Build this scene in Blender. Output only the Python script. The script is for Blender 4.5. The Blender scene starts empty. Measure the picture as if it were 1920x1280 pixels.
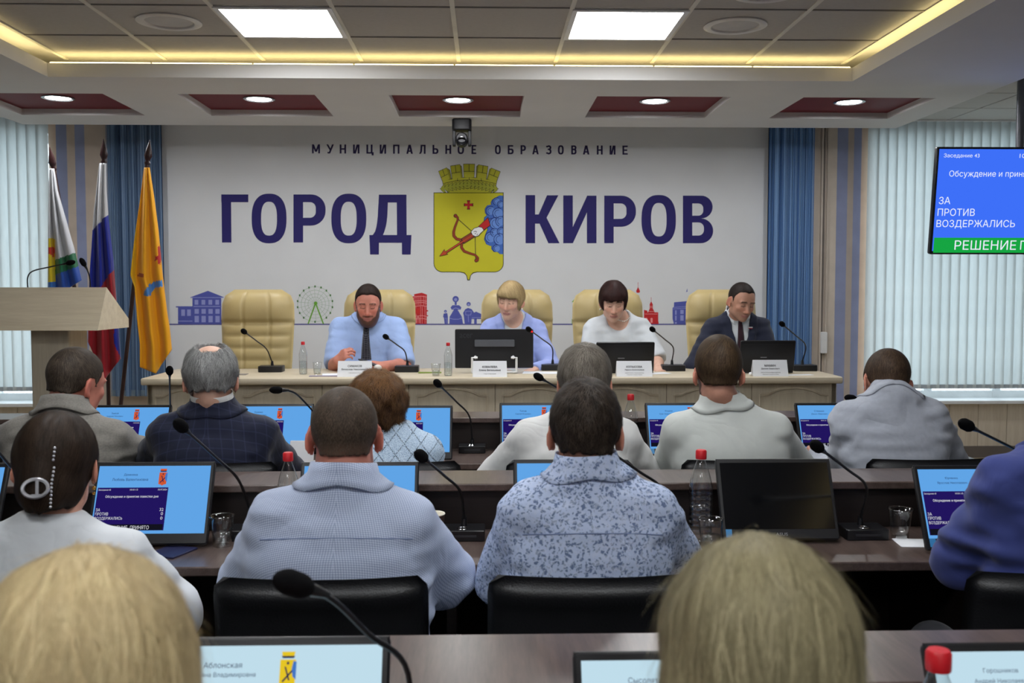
import bpy, bmesh, math, random
import numpy as np
from mathutils import Matrix, Vector, Euler

random.seed(7)
rng = np.random.default_rng(7)
PI = math.pi
R = math.radians
S = bpy.context.scene
COL = S.collection

# ------------------------------------------------------------------ camera
FPX = 1850.0
CAM = Vector((0.0, 0.0, 1.55))
CROT = Euler((R(90.0 - 3.09), 0.0, R(-1.55)), 'XYZ').to_matrix()
cd = bpy.data.cameras.new('camera')
cd.sensor_width = 36.0
cd.lens = 36.0 * FPX / 1920.0
cd.clip_start = 0.05
cd.dof.use_dof = True
cd.dof.focus_distance = 4.2
cd.dof.aperture_fstop = 6.3
cam = bpy.data.objects.new('camera', cd)
cam.location = CAM
cam.rotation_euler = CROT.to_euler()
COL.objects.link(cam)
S.camera = cam


def at(px, py, Y):
    """world point at depth Y seen at photo pixel (px, py)"""
    d = CROT @ Vector(((px - 960.0) / FPX, -(py - 640.0) / FPX, -1.0))
    return CAM + d * ((Y - CAM.y) / d.y)


# ------------------------------------------------------------------ world and exposure
w = bpy.data.worlds.new('sky')
S.world = w
w.use_nodes = True
bg = w.node_tree.nodes['Background']
bg.inputs[0].default_value = (0.80, 0.91, 1.0, 1)
bg.inputs[1].default_value = 3.6
S.view_settings.view_transform = 'Standard'
S.view_settings.look = 'None'
S.view_settings.exposure = 0.0
S.view_settings.gamma = 1.0
S.view_settings.use_curve_mapping = False
S.cycles.max_bounces = 7
S.cycles.diffuse_bounces = 4
S.cycles.glossy_bounces = 3
S.cycles.transmission_bounces = 4
S.cycles.transparent_max_bounces = 16
S.cycles.caustics_reflective = False
S.cycles.caustics_refractive = False
S.cycles.sample_clamp_indirect = 6.0
LED = 26.0        # radiance of the square ceiling lights
SPOT = 170.0
COVE = 9.0

# ------------------------------------------------------------------ materials
MATS = {}


def srgb(r, g, b):
    f = lambda c: (c / 255 / 12.92) if c / 255 <= 0.04045 else ((c / 255 + 0.055) / 1.055) ** 2.4
    return (f(r), f(g), f(b), 1.0)


class NT:
    """small helper around a node tree"""
    def __init__(s, name):
        s.m = bpy.data.materials.new(name)
        s.m.use_nodes = True
        s.t = s.m.node_tree
        s.b = s.t.nodes['Principled BSDF']
        s.out = s.t.nodes['Material Output']

    def n(s, typ, **kw):
        nd = s.t.nodes.new(typ)
        for k, v in kw.items():
            setattr(nd, k, v)
        return nd

    def l(s, a, b):
        s.t.links.new(a, b)

    def math(s, op, a, b=None, c=None):
        nd = s.n('ShaderNodeMath', operation=op)
        for i, v in enumerate((a, b, c)):
            if v is None:
                continue
            if isinstance(v, (int, float)):
                nd.inputs[i].default_value = v
            else:
                s.l(v, nd.inputs[i])
        return nd.outputs[0]

    def mix(s, fac, a, b, blend='MIX'):
        nd = s.n('ShaderNodeMix', data_type='RGBA', blend_type=blend)
        if isinstance(fac, (int, float)):
            nd.inputs[0].default_value = fac
        else:
            s.l(fac, nd.inputs[0])
        for i, v in ((6, a), (7, b)):
            if isinstance(v, tuple):
                nd.inputs[i].default_value = v
            else:
                s.l(v, nd.inputs[i])
        return nd.outputs[2]

    def coords(s, scale=(1, 1, 1), kind='Object'):
        tc = s.n('ShaderNodeTexCoord')
        mp = s.n('ShaderNodeMapping')
        mp.inputs['Scale'].default_value = scale
        s.l(tc.outputs[kind], mp.inputs[0])
        return mp.outputs[0]

    def noise(s, vec, scale, detail=3, rough=0.5, out=0):
        nd = s.n('ShaderNodeTexNoise')
        nd.inputs['Scale'].default_value = scale
        nd.inputs['Detail'].default_value = detail
        nd.inputs['Roughness'].default_value = rough
        s.l(vec, nd.inputs['Vector'])
        return nd.outputs[out]

    def ramp(s, fac, stops):
        nd = s.n('ShaderNodeValToRGB')
        cr = nd.color_ramp
        while len(cr.elements) < len(stops):
            cr.elements.new(0.5)
        for e, (p, c) in zip(cr.elements, stops):
            e.position = p
            e.color = c if len(c) == 4 else (*c, 1)
        s.l(fac, nd.inputs[0])
        return nd.outputs[0]

    def bump(s, h, strength=0.3, dist=0.01):
        nd = s.n('ShaderNodeBump')
        nd.inputs['Strength'].default_value = strength
        nd.inputs['Distance'].default_value = dist
        s.l(h, nd.inputs['Height'])
        s.l(nd.outputs[0], s.b.inputs['Normal'])

    def set(s, rough=0.6, spec=0.4, metal=0.0):
        s.b.inputs['Roughness'].default_value = rough
        s.b.inputs['Specular IOR Level'].default_value = spec
        s.b.inputs['Metallic'].default_value = metal

    def base(s, c):
        if isinstance(c, tuple):
            s.b.inputs['Base Color'].default_value = c
        else:
            s.l(c, s.b.inputs['Base Color'])


def mat(name, rgb, rough=0.6, spec=0.4, metal=0.0, vary=0.06, vscale=8.0, bump=0.0, bscale=60.0, stretch=(1, 1, 1)):
    """plain procedural material: a colour with soft noise variation and fine relief"""
    if name in MATS:
        return MATS[name]
    t = NT(name)
    c = srgb(*rgb)
    v = t.coords(stretch)
    f = t.noise(v, vscale, 4)
    d = tuple(max(0, x * (1 - vary)) for x in c[:3]) + (1,)
    u = tuple(min(1, x * (1 + vary)) for x in c[:3]) + (1,)
    t.base(t.ramp(f, [(0.3, d), (0.7, u)]))
    t.set(rough, spec, metal)
    if bump:
        t.bump(t.noise(v, bscale, 3), bump, 0.004)
    MATS[name] = t.m
    return t.m


def emit(name, rgb, strength, lin=False):
    if name in MATS:
        return MATS[name]
    t = NT(name)
    e = t.n('ShaderNodeEmission')
    e.inputs[0].default_value = (*rgb, 1) if lin else srgb(*rgb)
    e.inputs[1].default_value = strength
    t.l(e.outputs[0], t.out.inputs[0])
    MATS[name] = t.m
    return t.m


def clear_mat(name, tint=(0.97, 0.98, 0.98), gloss=0.06, fres=1.25):
    t = NT(name)
    tr = t.n('ShaderNodeBsdfTransparent')
    tr.inputs[0].default_value = (*tint, 1)
    gl = t.n('ShaderNodeBsdfGlossy')
    gl.inputs['Roughness'].default_value = gloss
    fr = t.n('ShaderNodeLayerWeight')
    fr.inputs[0].default_value = 0.5
    mx = t.n('ShaderNodeMixShader')
    fc = t.math('POWER', fr.outputs['Facing'], 2.6)
    t.l(t.math('MINIMUM', t.math('ADD', t.math('MULTIPLY', fc, 0.6 * fres), 0.09), 0.9), mx.inputs[0])
    t.l(tr.outputs[0], mx.inputs[1])
    t.l(gl.outputs[0], mx.inputs[2])
    t.l(mx.outputs[0], t.out.inputs[0])
    MATS[name] = t.m
    return t.m


def wood_mat(name, c1, c2, rough=0.35, axis=0, scale=1.0, spec=0.5):
    t = NT(name)
    st = [9.0, 9.0, 9.0]
    st[axis] = 0.7
    v = t.coords(tuple(x * scale for x in st))
    f = t.noise(v, 3.0, 6, 0.65)
    f2 = t.noise(v, 16.0, 3, 0.6)
    g = t.math('ADD', t.math('MULTIPLY', f, 0.7), t.math('MULTIPLY', f2, 0.3))
    t.base(t.ramp(g, [(0.36, srgb(*c1)), (0.62, srgb(*c2))]))
    t.set(rough, spec)
    t.bump(g, 0.12, 0.002)
    MATS[name] = t.m
    return t.m


# ------------------------------------------------------------------ mesh helpers
class MB:
    """collects shapes, build() links them as one mesh object"""
    def __init__(s):
        s.v, s.f = [], []

    def add(s, vs, fs):
        o = len(s.v)
        s.v += [tuple(p) for p in vs]
        s.f += [tuple(i + o for i in f) for f in fs]
        return s

    def box(s, lo, hi):
        (a, b, c), (d, e, f) = lo, hi
        return s.add([(a, b, c), (d, b, c), (d, e, c), (a, e, c), (a, b, f), (d, b, f), (d, e, f), (a, e, f)],
                     [(3, 2, 1, 0), (4, 5, 6, 7), (0, 1, 5, 4), (1, 2, 6, 5), (2, 3, 7, 6), (3, 0, 4, 7)])

    def cbox(s, c, size):
        return s.box([c[i] - size[i] / 2 for i in range(3)], [c[i] + size[i] / 2 for i in range(3)])

    def rbox(s, lo, hi, r, seg=3, axis=2):
        """box with rounded edges: rounded outline in the plane across `axis`, small bevel along it"""
        ax = [i for i in range(3) if i != axis]
        a0, a1 = lo[ax[0]], hi[ax[0]]
        b0, b1 = lo[ax[1]], hi[ax[1]]
        rr = min(r, (a1 - a0) / 2.001, (b1 - b0) / 2.001)
        e = min(rr * 0.4, (hi[axis] - lo[axis]) * 0.45)

        def outl(off):
            q = []
            for (cx, cy, st) in ((a1 - rr, b1 - rr, 0), (a0 + rr, b1 - rr, 1), (a0 + rr, b0 + rr, 2), (a1 - rr, b0 + rr, 3)):
                for k in range(seg + 1):
                    an = (st + k / seg) * PI / 2
                    q.append((cx + (rr - off) * math.cos(an), cy + (rr - off) * math.sin(an)))
            return q
        rows = [(lo[axis], e), (lo[axis] + e, 0), (hi[axis] - e, 0), (hi[axis], e)]
        vs = []
        for (h, off) in rows:
            for (x, y) in outl(off):
                p = [0, 0, 0]
                p[ax[0]], p[ax[1]], p[axis] = x, y, h
                vs.append(p)
        n = 4 * (seg + 1)
        fs = []
        for k in range(3):
            for i in range(n):
                j = (i + 1) % n
                fs.append((k * n + i, k * n + j, k * n + n + j, k * n + n + i))
        fs.append(tuple(range(n - 1, -1, -1)))
        fs.append(tuple(range(3 * n, 4 * n)))
        if axis == 1:
            fs = [f[::-1] for f in fs]
        return s.add(vs, fs)

    def tube(s, path, r, n=8, cap=True):
        path = [Vector(p) for p in path]
        rs = r if isinstance(r, (list, tuple)) else [r] * len(path)
        vs, fs = [], []
        t0 = (path[1] - path[0]).normalized()
        u = t0.orthogonal().normalized()
        for i, p in enumerate(path):
            a = path[max(i - 1, 0)]
            b = path[min(i + 1, len(path) - 1)]
            t = (b - a).normalized()
            u = (u - t * u.dot(t))
            u = u.normalized() if u.length > 1e-6 else t.orthogonal().normalized()
            v = t.cross(u)
            for k in range(n):
                an = 2 * PI * k / n
                vs.append(p + (u * math.cos(an) + v * math.sin(an)) * rs[i])
        m = len(path)
        for i in range(m - 1):
            for k in range(n):
                j = (k + 1) % n
                fs.append((i * n + k, i * n + j, i * n + n + j, i * n + n + k))
        if cap:
            fs.append(tuple(range(n - 1, -1, -1)))
            fs.append(tuple(range((m - 1) * n, m * n)))
        return s.add(vs, fs)

    def lathe(s, prof, n=24, c=(0, 0, 0), cap=(False, False)):
        vs, fs = [], []
        for (r, z) in prof:
            for k in range(n):
                an = 2 * PI * k / n
                vs.append((c[0] + r * math.cos(an), c[1] + r * math.sin(an), c[2] + z))
        for i in range(len(prof) - 1):
            for k in range(n):
                j = (k + 1) % n
                fs.append((i * n + k, i * n + j, i * n + n + j, i * n + n + k))
        if cap[0]:
            fs.append(tuple(range(n - 1, -1, -1)))
        if cap[1]:
            fs.append(tuple(range((len(prof) - 1) * n, len(prof) * n)))
        return s.add(vs, fs)

    def prism(s, poly, axis, h0, h1):
        """polygon (list of 2D) extruded along axis between h0 and h1"""
        ax = [i for i in range(3) if i != axis]
        n = len(poly)
        vs = []
        for h in (h0, h1):
            for (a, b) in poly:
                p = [0, 0, 0]
                p[ax[0]], p[ax[1]], p[axis] = a, b, h
                vs.append(p)
        fs = [tuple(range(n - 1, -1, -1)), tuple(range(n, 2 * n))]
        for i in range(n):
            j = (i + 1) % n
            fs.append((i, j, n + j, n + i))
        return s.add(vs, fs)

    def sphere(s, c, r, nu=10, nv=7):
        rr = r if isinstance(r, (tuple, list)) else (r, r, r)
        vs, fs = [], []
        for i in range(nv + 1):
            th = PI * i / nv
            for k in range(nu):
                ph = 2 * PI * k / nu
                vs.append((c[0] + rr[0] * math.sin(th) * math.cos(ph), c[1] + rr[1] * math.sin(th) * math.sin(ph), c[2] + rr[2] * math.cos(th)))
        for i in range(nv):
            for k in range(nu):
                j = (k + 1) % nu
                fs.append((i * nu + j, i * nu + k, i * nu + nu + k, i * nu + nu + j))
        return s.add(vs, fs)

    def xf(s, M):
        s.v = [tuple(M @ Vector(p)) for p in s.v]
        return s

    def mesh(s, name):
        me = bpy.data.meshes.new(name)
        me.from_pydata(s.v, [], s.f)
        bm = bmesh.new()
        bm.from_mesh(me)
        bmesh.ops.recalc_face_normals(bm, faces=bm.faces)
        bm.to_mesh(me)
        bm.free()
        return me

    def build(s, name, m, parent=None, smooth=False, loc=None):
        return link(name, s.mesh(name), m, parent, smooth, loc)


def link(name, me, m, parent=None, smooth=False, loc=None):
    o = bpy.data.objects.new(name, me)
    COL.objects.link(o)
    if m is not None and not me.materials:
        me.materials.append(m)
    if smooth:
        me.polygons.foreach_set('use_smooth', [True] * len(me.polygons))
        if smooth != 'full':
            me.set_sharp_from_angle(angle=R(38))
    if parent is not None:
        o.parent = parent
    if loc is not None:
        o.location = loc
    return o


def tag(o, label, cat, group=None):
    o['label'] = label
    o['category'] = cat
    if group:
        o['group'] = group
    return o


def thing(name, label, cat, loc=(0, 0, 0), rotz=0.0, group=None):
    o = bpy.data.objects.new(name, None)
    o.empty_display_size = 0.05
    COL.objects.link(o)
    o.location = loc
    o.rotation_euler = (0, 0, rotz)
    return tag(o, label, cat, group)


def struct(name, mb, m, smooth=False):
    o = mb.build(name, m, None, smooth)
    o['kind'] = 'structure'
    return o


def copy_tree(o, parent=None):
    c = o.copy()
    COL.objects.link(c)
    c.parent = parent
    for ch in list(o.children):
        copy_tree(ch, c)
    return c


def text_mesh(txt):
    """outline font text, filled by winding number"""
    cu = bpy.data.curves.new('text', 'FONT')
    cu.body = txt
    cu.resolution_u = 2
    cu.fill_mode = 'NONE'
    cu.size = 10.0
    o = bpy.data.objects.new('text', cu)
    COL.objects.link(o)
    dg = bpy.context.evaluated_depsgraph_get()
    dg.update()
    src = bpy.data.meshes.new_from_object(o.evaluated_get(dg))
    bpy.data.objects.remove(o)
    bpy.data.curves.remove(cu)
    nxt = {}
    for e in src.edges:
        a_, b_ = e.vertices
        nxt.setdefault(a_, []).append(b_)
        nxt.setdefault(b_, []).append(a_)
    seen, loops = set(), []
    for v in range(len(src.vertices)):
        if v in seen or v not in nxt:
            continue
        lp, cur, prev = [], v, None
        while cur not in seen:
            seen.add(cur)
            lp.append(cur)
            k = [q for q in nxt[cur] if q not in seen]
            if not k:
                break
            cur = min(k) if len(lp) == 1 else k[0]
        if len(lp) > 2:
            loops.append([src.vertices[i].co.to_2d() for i in lp])
    bpy.data.meshes.remove(src)
    # group contours that share columns, then fill each group by winding number in bands
    boxes = sorted(((min(p.x for p in L), max(p.x for p in L), i) for i, L in enumerate(loops)))
    groups, end = [], -1e9
    for x0, x1, i in boxes:
        if x0 > end - 1e-4:
            groups.append([])
        groups[-1].append(i)
        end = max(end, x1)
    vs, fs = [], []
    for G in groups:
        ed = []
        for i in G:
            L = loops[i]
            for k in range(len(L)):
                p, q = L[k], L[(k + 1) % len(L)]
                if abs(p.y - q.y) > 1e-6:
                    ed.append((p.y, q.y, p.x, q.x, 1) if p.y < q.y else (q.y, p.y, q.x, p.x, -1))
        ys = sorted({round(e[0], 4) for e in ed} | {round(e[1], 4) for e in ed})
        for y0, y1 in zip(ys, ys[1:]):
            if y1 - y0 < 1e-3:
                continue
            ym = (y0 + y1) / 2
            cr = []
            for (a0, a1, xa, xb, sg) in ed:
                if a0 < ym < a1:
                    f = lambda y: xa + (xb - xa) * (y - a0) / (a1 - a0)
                    cr.append((f(ym), f(y0), f(y1), sg))
            cr.sort()
            wn = 0
            for c, d in zip(cr, cr[1:]):
                wn += c[3]
                if wn != 0 and d[0] - c[0] > 1e-4:
                    o_ = len(vs)
                    vs += [(c[1], y0, 0), (d[1], y0, 0), (d[2], y1, 0), (c[2], y1, 0)]
                    fs.append((o_, o_ + 1, o_ + 2, o_ + 3))
    me = bpy.data.meshes.new('text')
    me.from_pydata(vs, [], fs)
    return me


def text_fit(txt, rect, y, bold=0.0, keep=False, align='L'):
    """text fitted into rect (x0, z0, x1, z1) of the XZ plane at depth y, read from -Y"""
    me = text_mesh(txt)
    bold = bold * 10.0
    if bold:
        bm = bmesh.new()
        for ci, (dx, dy) in enumerate(((-bold, 0), (bold, 0), (0, bold * 0.7), (0, -bold * 0.7))):
            k0 = len(bm.verts)
            bm.from_mesh(me)
            bm.verts.ensure_lookup_table()
            for v_ in bm.verts[k0:]:
                v_.co.x += dx
                v_.co.y += dy
                v_.co.z += 2 * ci
        bm.to_mesh(me)
        bm.free()
    n = len(me.vertices)
    co = np.empty(n * 3, np.float32)
    me.vertices.foreach_get('co', co)
    co = co.reshape(-1, 3)
    lo, hi = co.min(0), co.max(0)
    x0, z0, x1, z1 = rect
    sx, sz = (x1 - x0) / max(hi[0] - lo[0], 1e-6), (z1 - z0) / max(hi[1] - lo[1], 1e-6)
    ox = 0.0
    if keep:
        sx = min(sx, sz)
        if align == 'C':
            ox = ((x1 - x0) - sx * (hi[0] - lo[0])) / 2
        elif align == 'R':
            ox = (x1 - x0) - sx * (hi[0] - lo[0])
    out = np.empty_like(co)
    out[:, 0] = x0 + ox + (co[:, 0] - lo[0]) * sx
    out[:, 1] = y - co[:, 2] * 4e-5
    out[:, 2] = z0 + (co[:, 1] - lo[1]) * sz
    me.vertices.foreach_set('co', out.ravel())
    return me


def spline(pts, n=24):
    """smooth path through points (Catmull-Rom)"""
    P = [Vector(p) for p in pts]
    P = [P[0] * 2 - P[1]] + P + [P[-1] * 2 - P[-2]]
    out = []
    m = len(P) - 3
    for i in range(m):
        for k in range(n // m + 1):
            t = k / (n // m + 1)
            a, b, c, d = P[i:i + 4]
            out.append(0.5 * ((2 * b) + (c - a) * t + (2 * a - 5 * b + 4 * c - d) * t * t + (3 * b - a - 3 * c + d) * t ** 3))
    out.append(P[-2])
    return out

# ================================================================== THE ROOM
WB = 8.30                      # back wall
ZC = 2.95                      # tile ceiling
ZS = 2.81                      # soffit underside
XL, XR = -5.4, 5.2
YF = -3.5
wall_white = mat('wall_white_paint', (222, 224, 226), 0.75, 0.25, vary=0.02, vscale=3, bump=0.05, bscale=120)
soffit_white = mat('soffit_white_paint', (224, 222, 220), 0.7, 0.3, vary=0.02, vscale=3)
beige_panel = wood_mat('beige_panel', (206, 192, 172), (222, 210, 192), 0.55, 2, 1.0, 0.3)
dark_board = mat('dark_baseboard', (112, 104, 98), 0.5, 0.4)
laminate = wood_mat('beige_laminate', (176, 158, 132), (196, 180, 152), 0.35, 0, 0.6)
tile_mat = mat('ceiling_tile', (196, 192, 186), 0.9, 0.1, vary=0.03, vscale=40, bump=0.25, bscale=500)
bar_mat = mat('white_grid_bar', (226, 222, 210), 0.5, 0.4)
win_white = mat('white_window_frame', (235, 236, 236), 0.35, 0.5)
glass_pane = clear_mat('window_glass', (0.95, 0.97, 0.97), 0.02, 0.5)

xw0, xw1 = at(305, 500, WB).x, at(1437, 500, WB).x     # printed wall
wl1 = at(97, 500, WB).x                                # right edge of the left window
wr0 = at(1626, 500, WB).x                              # left edge of the right window
ZSILL = 0.60
m = MB()
m.box((wl1, WB, 0), (wr0, WB + 0.25, 3.2))
for (a, b) in ((XL - 0.2, wl1), (wr0, XR + 0.2)):
    m.box((a, WB, 0), (b, WB + 0.25, ZSILL - 0.03))
    m.box((a, WB, 2.82), (b, WB + 0.25, 3.2))
m.box((XL - 0.2, WB, ZSILL - 0.03), (XL + 0.15, WB + 0.25, 2.82))
m.box((XR - 0.15, WB, ZSILL - 0.03), (XR + 0.2, WB + 0.25, 2.82))
wall_back = struct('wall_back', m, wall_white)
wall_left = struct('wall_left', MB().box((XL - 0.2, YF, 0), (XL, WB, 3.2)), wall_white)
wall_right = struct('wall_right', MB().box((XR, YF, 0), (XR + 0.2, WB, 3.2)), wall_white)
wall_front = struct('wall_front', MB().box((XL - 0.2, YF - 0.2, 0), (XR + 0.2, YF, 3.2)), wall_white)
floor = struct('floor', MB().box((XL - 0.2, YF - 0.2, -0.1), (XR + 0.2, WB + 0.25, 0)), mat('dark_carpet', (62, 56, 54), 0.95, 0.05, vary=0.2, vscale=90, bump=0.5, bscale=400))
ceiling = struct('ceiling', MB().box((XL - 0.2, YF - 0.2, ZC + 0.025), (XR + 0.2, WB + 0.25, ZC + 0.2)), soffit_white)
dais = struct('floor_dais', MB().box((XL, 5.65, 0), (XR, WB, 0.10)).box((-3.35, 5.85, 0.10), (2.75, WB - 0.02, 0.20)), laminate)

# wall panels below the windows, dark baseboard above the dais, window sills
pan = MB().box((0.002, -0.012, 0), (0.248, 0, ZSILL - 0.03 - 0.20)).mesh('panel')
for (a, b) in ((XL, wl1), (wr0 - 0.02, XR)):
    k = 0
    while a + 0.25 * k < b - 0.05:
        o = link('panel', pan, beige_panel, wall_back, loc=(a + 0.25 * k, WB, 0.20))
        if a + 0.25 * (k + 1) > b:
            o.scale.x = (b - a - 0.25 * k) / 0.25
        k += 1
MB().box((wr0 - 0.02, WB - 0.02, 0.10), (XR, WB, 0.20)).box((XL, WB - 0.02, 0.10), (wl1, WB, 0.20)).build('baseboard_back', dark_board)['kind'] = 'structure'
struct('trim_1', MB().rbox((wr0 - 0.03, WB - 0.10, ZSILL - 0.03), (XR, WB + 0.24, ZSILL), 0.012), win_white)
struct('trim_2', MB().rbox((XL, WB - 0.10, ZSILL - 0.03), (wl1 + 0.03, WB + 0.24, ZSILL), 0.012), win_white)


def window(n, a, b):
    root = bpy.data.objects.new('window_%d' % n, None)
    COL.objects.link(root)
    root['kind'] = 'structure'
    root.location = ((a + b) / 2, WB + 0.17, ZSILL)
    hw, hh = (b - a) / 2, 2.82 - ZSILL
    f = MB()
    f.box((-hw, -0.03, 0), (hw, 0.03, 0.06)).box((-hw, -0.03, hh - 0.06), (hw, 0.03, hh))
    xs = [-hw, -hw / 3, hw / 3, hw]
    for x in xs:
        f.box((x - 0.035, -0.035, 0), (x + 0.035, 0.035, hh))
    f.build('window_frame', win_white, root)
    for i in range(3):
        MB().box((xs[i] + 0.035, -0.006, 0.06), (xs[i + 1] - 0.035, 0.006, hh - 0.06)).build('pane', glass_pane, root)
    return root


window(1, XL + 0.15, wl1)
window(2, wr0, XR - 0.15)

# striped wallpaper beside the windows
stripe_cols = {'beige': mat('paper_beige', (205, 190, 175), 0.7, 0.2), 'peach': mat('paper_peach', (226, 200, 178), 0.7, 0.2),
               'lilac': mat('paper_lilac', (150, 158, 190), 0.7, 0.2), 'sand': mat('paper_sand', (190, 178, 168), 0.7, 0.2),
               'cream': mat('paper_cream', (214, 202, 188), 0.7, 0.2)}
for (p0, p1, c) in ((97, 111, 'peach'), (111, 131, 'lilac'), (131, 146, 'beige'), (146, 164, 'lilac'), (164, 305, 'beige'),
                    (1437, 1527, 'cream'), (1527, 1566, 'cream'), (1566, 1586, 'lilac'), (1586, 1597, 'sand'), (1597, 1611, 'lilac'), (1611, 1626, 'peach')):
    MB().box((at(p0, 500, WB).x, WB - 0.004, 0.2), (at(p1, 500, WB).x, WB, ZC + 0.02)).build('wallpaper_stripe', stripe_cols[c], wall_back)

# vertical cable trunking and switch box beside the right curtain
tr = thing('cable_trunking', 'beige vertical cable trunking with white junction box beside blue string curtain', 'trunking', (at(1543, 500, WB).x, WB - 0.004, 0.2))
MB().box((-0.035, -0.03, 0), (-0.02, 0, ZC - 0.2)).box((0.018, -0.02, 0), (0.03, 0, ZC - 0.2)).build('rail', mat('trunking_beige', (208, 196, 182), 0.5), tr)
MB().box((-0.02, -0.006, 0), (0.0, 0, ZC - 0.2)).build('cable_slot', mat('slot_grey', (120, 112, 108), 0.7), tr)
MB().rbox((-0.025, -0.05, 0.80), (0.03, -0.004, 0.98), 0.008, axis=1).build('junction_box', win_white, tr, True)
MB().tube([(-0.005, -0.014, 0.97), (0.0, -0.014, 1.5), (-0.004, -0.014, 2.7)], 0.005).build('cable', mat('cable_grey', (150, 140, 132), 0.5), tr, True)

# ------------------------------------------------------------------ vertical blinds
t = NT('blind_fabric')
co = t.coords((1, 1, 0.2))
f = t.noise(co, 30, 4)
colr = t.ramp(f, [(0.3, srgb(208, 214, 214)), (0.7, srgb(222, 227, 226))])
df = t.n('ShaderNodeBsdfDiffuse')
tl = t.n('ShaderNodeBsdfTranslucent')
t.l(colr, df.inputs[0])
t.l(t.mix(0.5, colr, srgb(222, 232, 232)), tl.inputs[0])
mx = t.n('ShaderNodeMixShader')
mx.inputs[0].default_value = 0.36
t.l(df.outputs[0], mx.inputs[1])
t.l(tl.outputs[0], mx.inputs[2])
t.l(mx.outputs[0], t.out.inputs[0])
blind_fab = t.m
weight_mat = mat('blind_weight_pocket', (196, 206, 214), 0.7, 0.2)
chain_mat = mat('white_bead_chain', (225, 228, 230), 0.4, 0.5)


def blinds(a, b, label, z0, tl_=1.0):
    root = thing('vertical_blind', label, 'blind', ((a + b) / 2, WB - 0.06, ZSILL))
    hw = (b - a) / 2
    MB().rbox((-hw, -0.025, 2.36 - 0.02), (hw, 0.02, 2.36 + 0.02), 0.01).build('headrail', win_white, root)
    pitch = 0.0788
    H = 2.34 - z0
    prof = []
    for k in range(7):
        u = k / 6 - 0.5
        prof.append((u * 0.089, 0.010 * math.cos(u * PI) - 0.006 + u * 0.024 * tl_))
    vs, fs = [], []
    for z in (z0, z0 + H):
        for off in (0, 0.0009):
            for (x, y) in prof:
                vs.append((x, y + off, z))
    n = 7
    for i in range(n - 1):
        fs += [(i, i + 1, 2 * n + i + 1, 2 * n + i)]
    slat = bpy.data.meshes.new('slat')
    slat.from_pydata(vs, [], fs)
    slat.materials.append(blind_fab)
    wt = MB().box((-0.040, -0.005, z0 + 0.0), (0.040, 0.007, z0 + 0.035)).mesh('weight_pocket')
    k = 0
    xs = []
    while -hw + 0.045 + k * pitch < hw - 0.03:
        x = -hw + 0.045 + k * pitch
        o = link('slat', slat, None, root, 'full', (x, random.uniform(-0.002, 0.002), 0))
        o.rotation_euler.z = R(random.uniform(-2.5, 2.5))
        link('weight_pocket', wt, weight_mat, o)
        xs.append(x)
        k += 1
    ch = MB()
    for i in range(len(xs) - 1):
        ch.tube([(xs[i], -0.006, z0 + 0.012), ((xs[i] + xs[i + 1]) / 2 + 0.012, -0.008, z0 - 0.028), (xs[i + 1], -0.006, z0 + 0.012)], 0.0016, 4)
    ch.build('bead_chain', chain_mat, root)


blinds(XL + 0.16, wl1 + 0.05, 'pale vertical blind behind the white, green and blue flag', 0.10)
blinds(wr0 - 0.035, XR - 0.16, 'pale vertical blind behind the blue wall television', 0.10, -1.0)

# ------------------------------------------------------------------ string curtains
t = NT('string_curtain')
at_ = t.n('ShaderNodeAttribute', attribute_name='Col')
t.base(at_.outputs['Color'])
t.set(0.6, 0.3)
string_mat = t.m


def set_col(me, cols, domain='CORNER'):
    a = me.color_attributes.new('Col', 'FLOAT_COLOR', domain)
    a.data.foreach_set('color', np.asarray(cols, np.float32).ravel())


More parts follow.
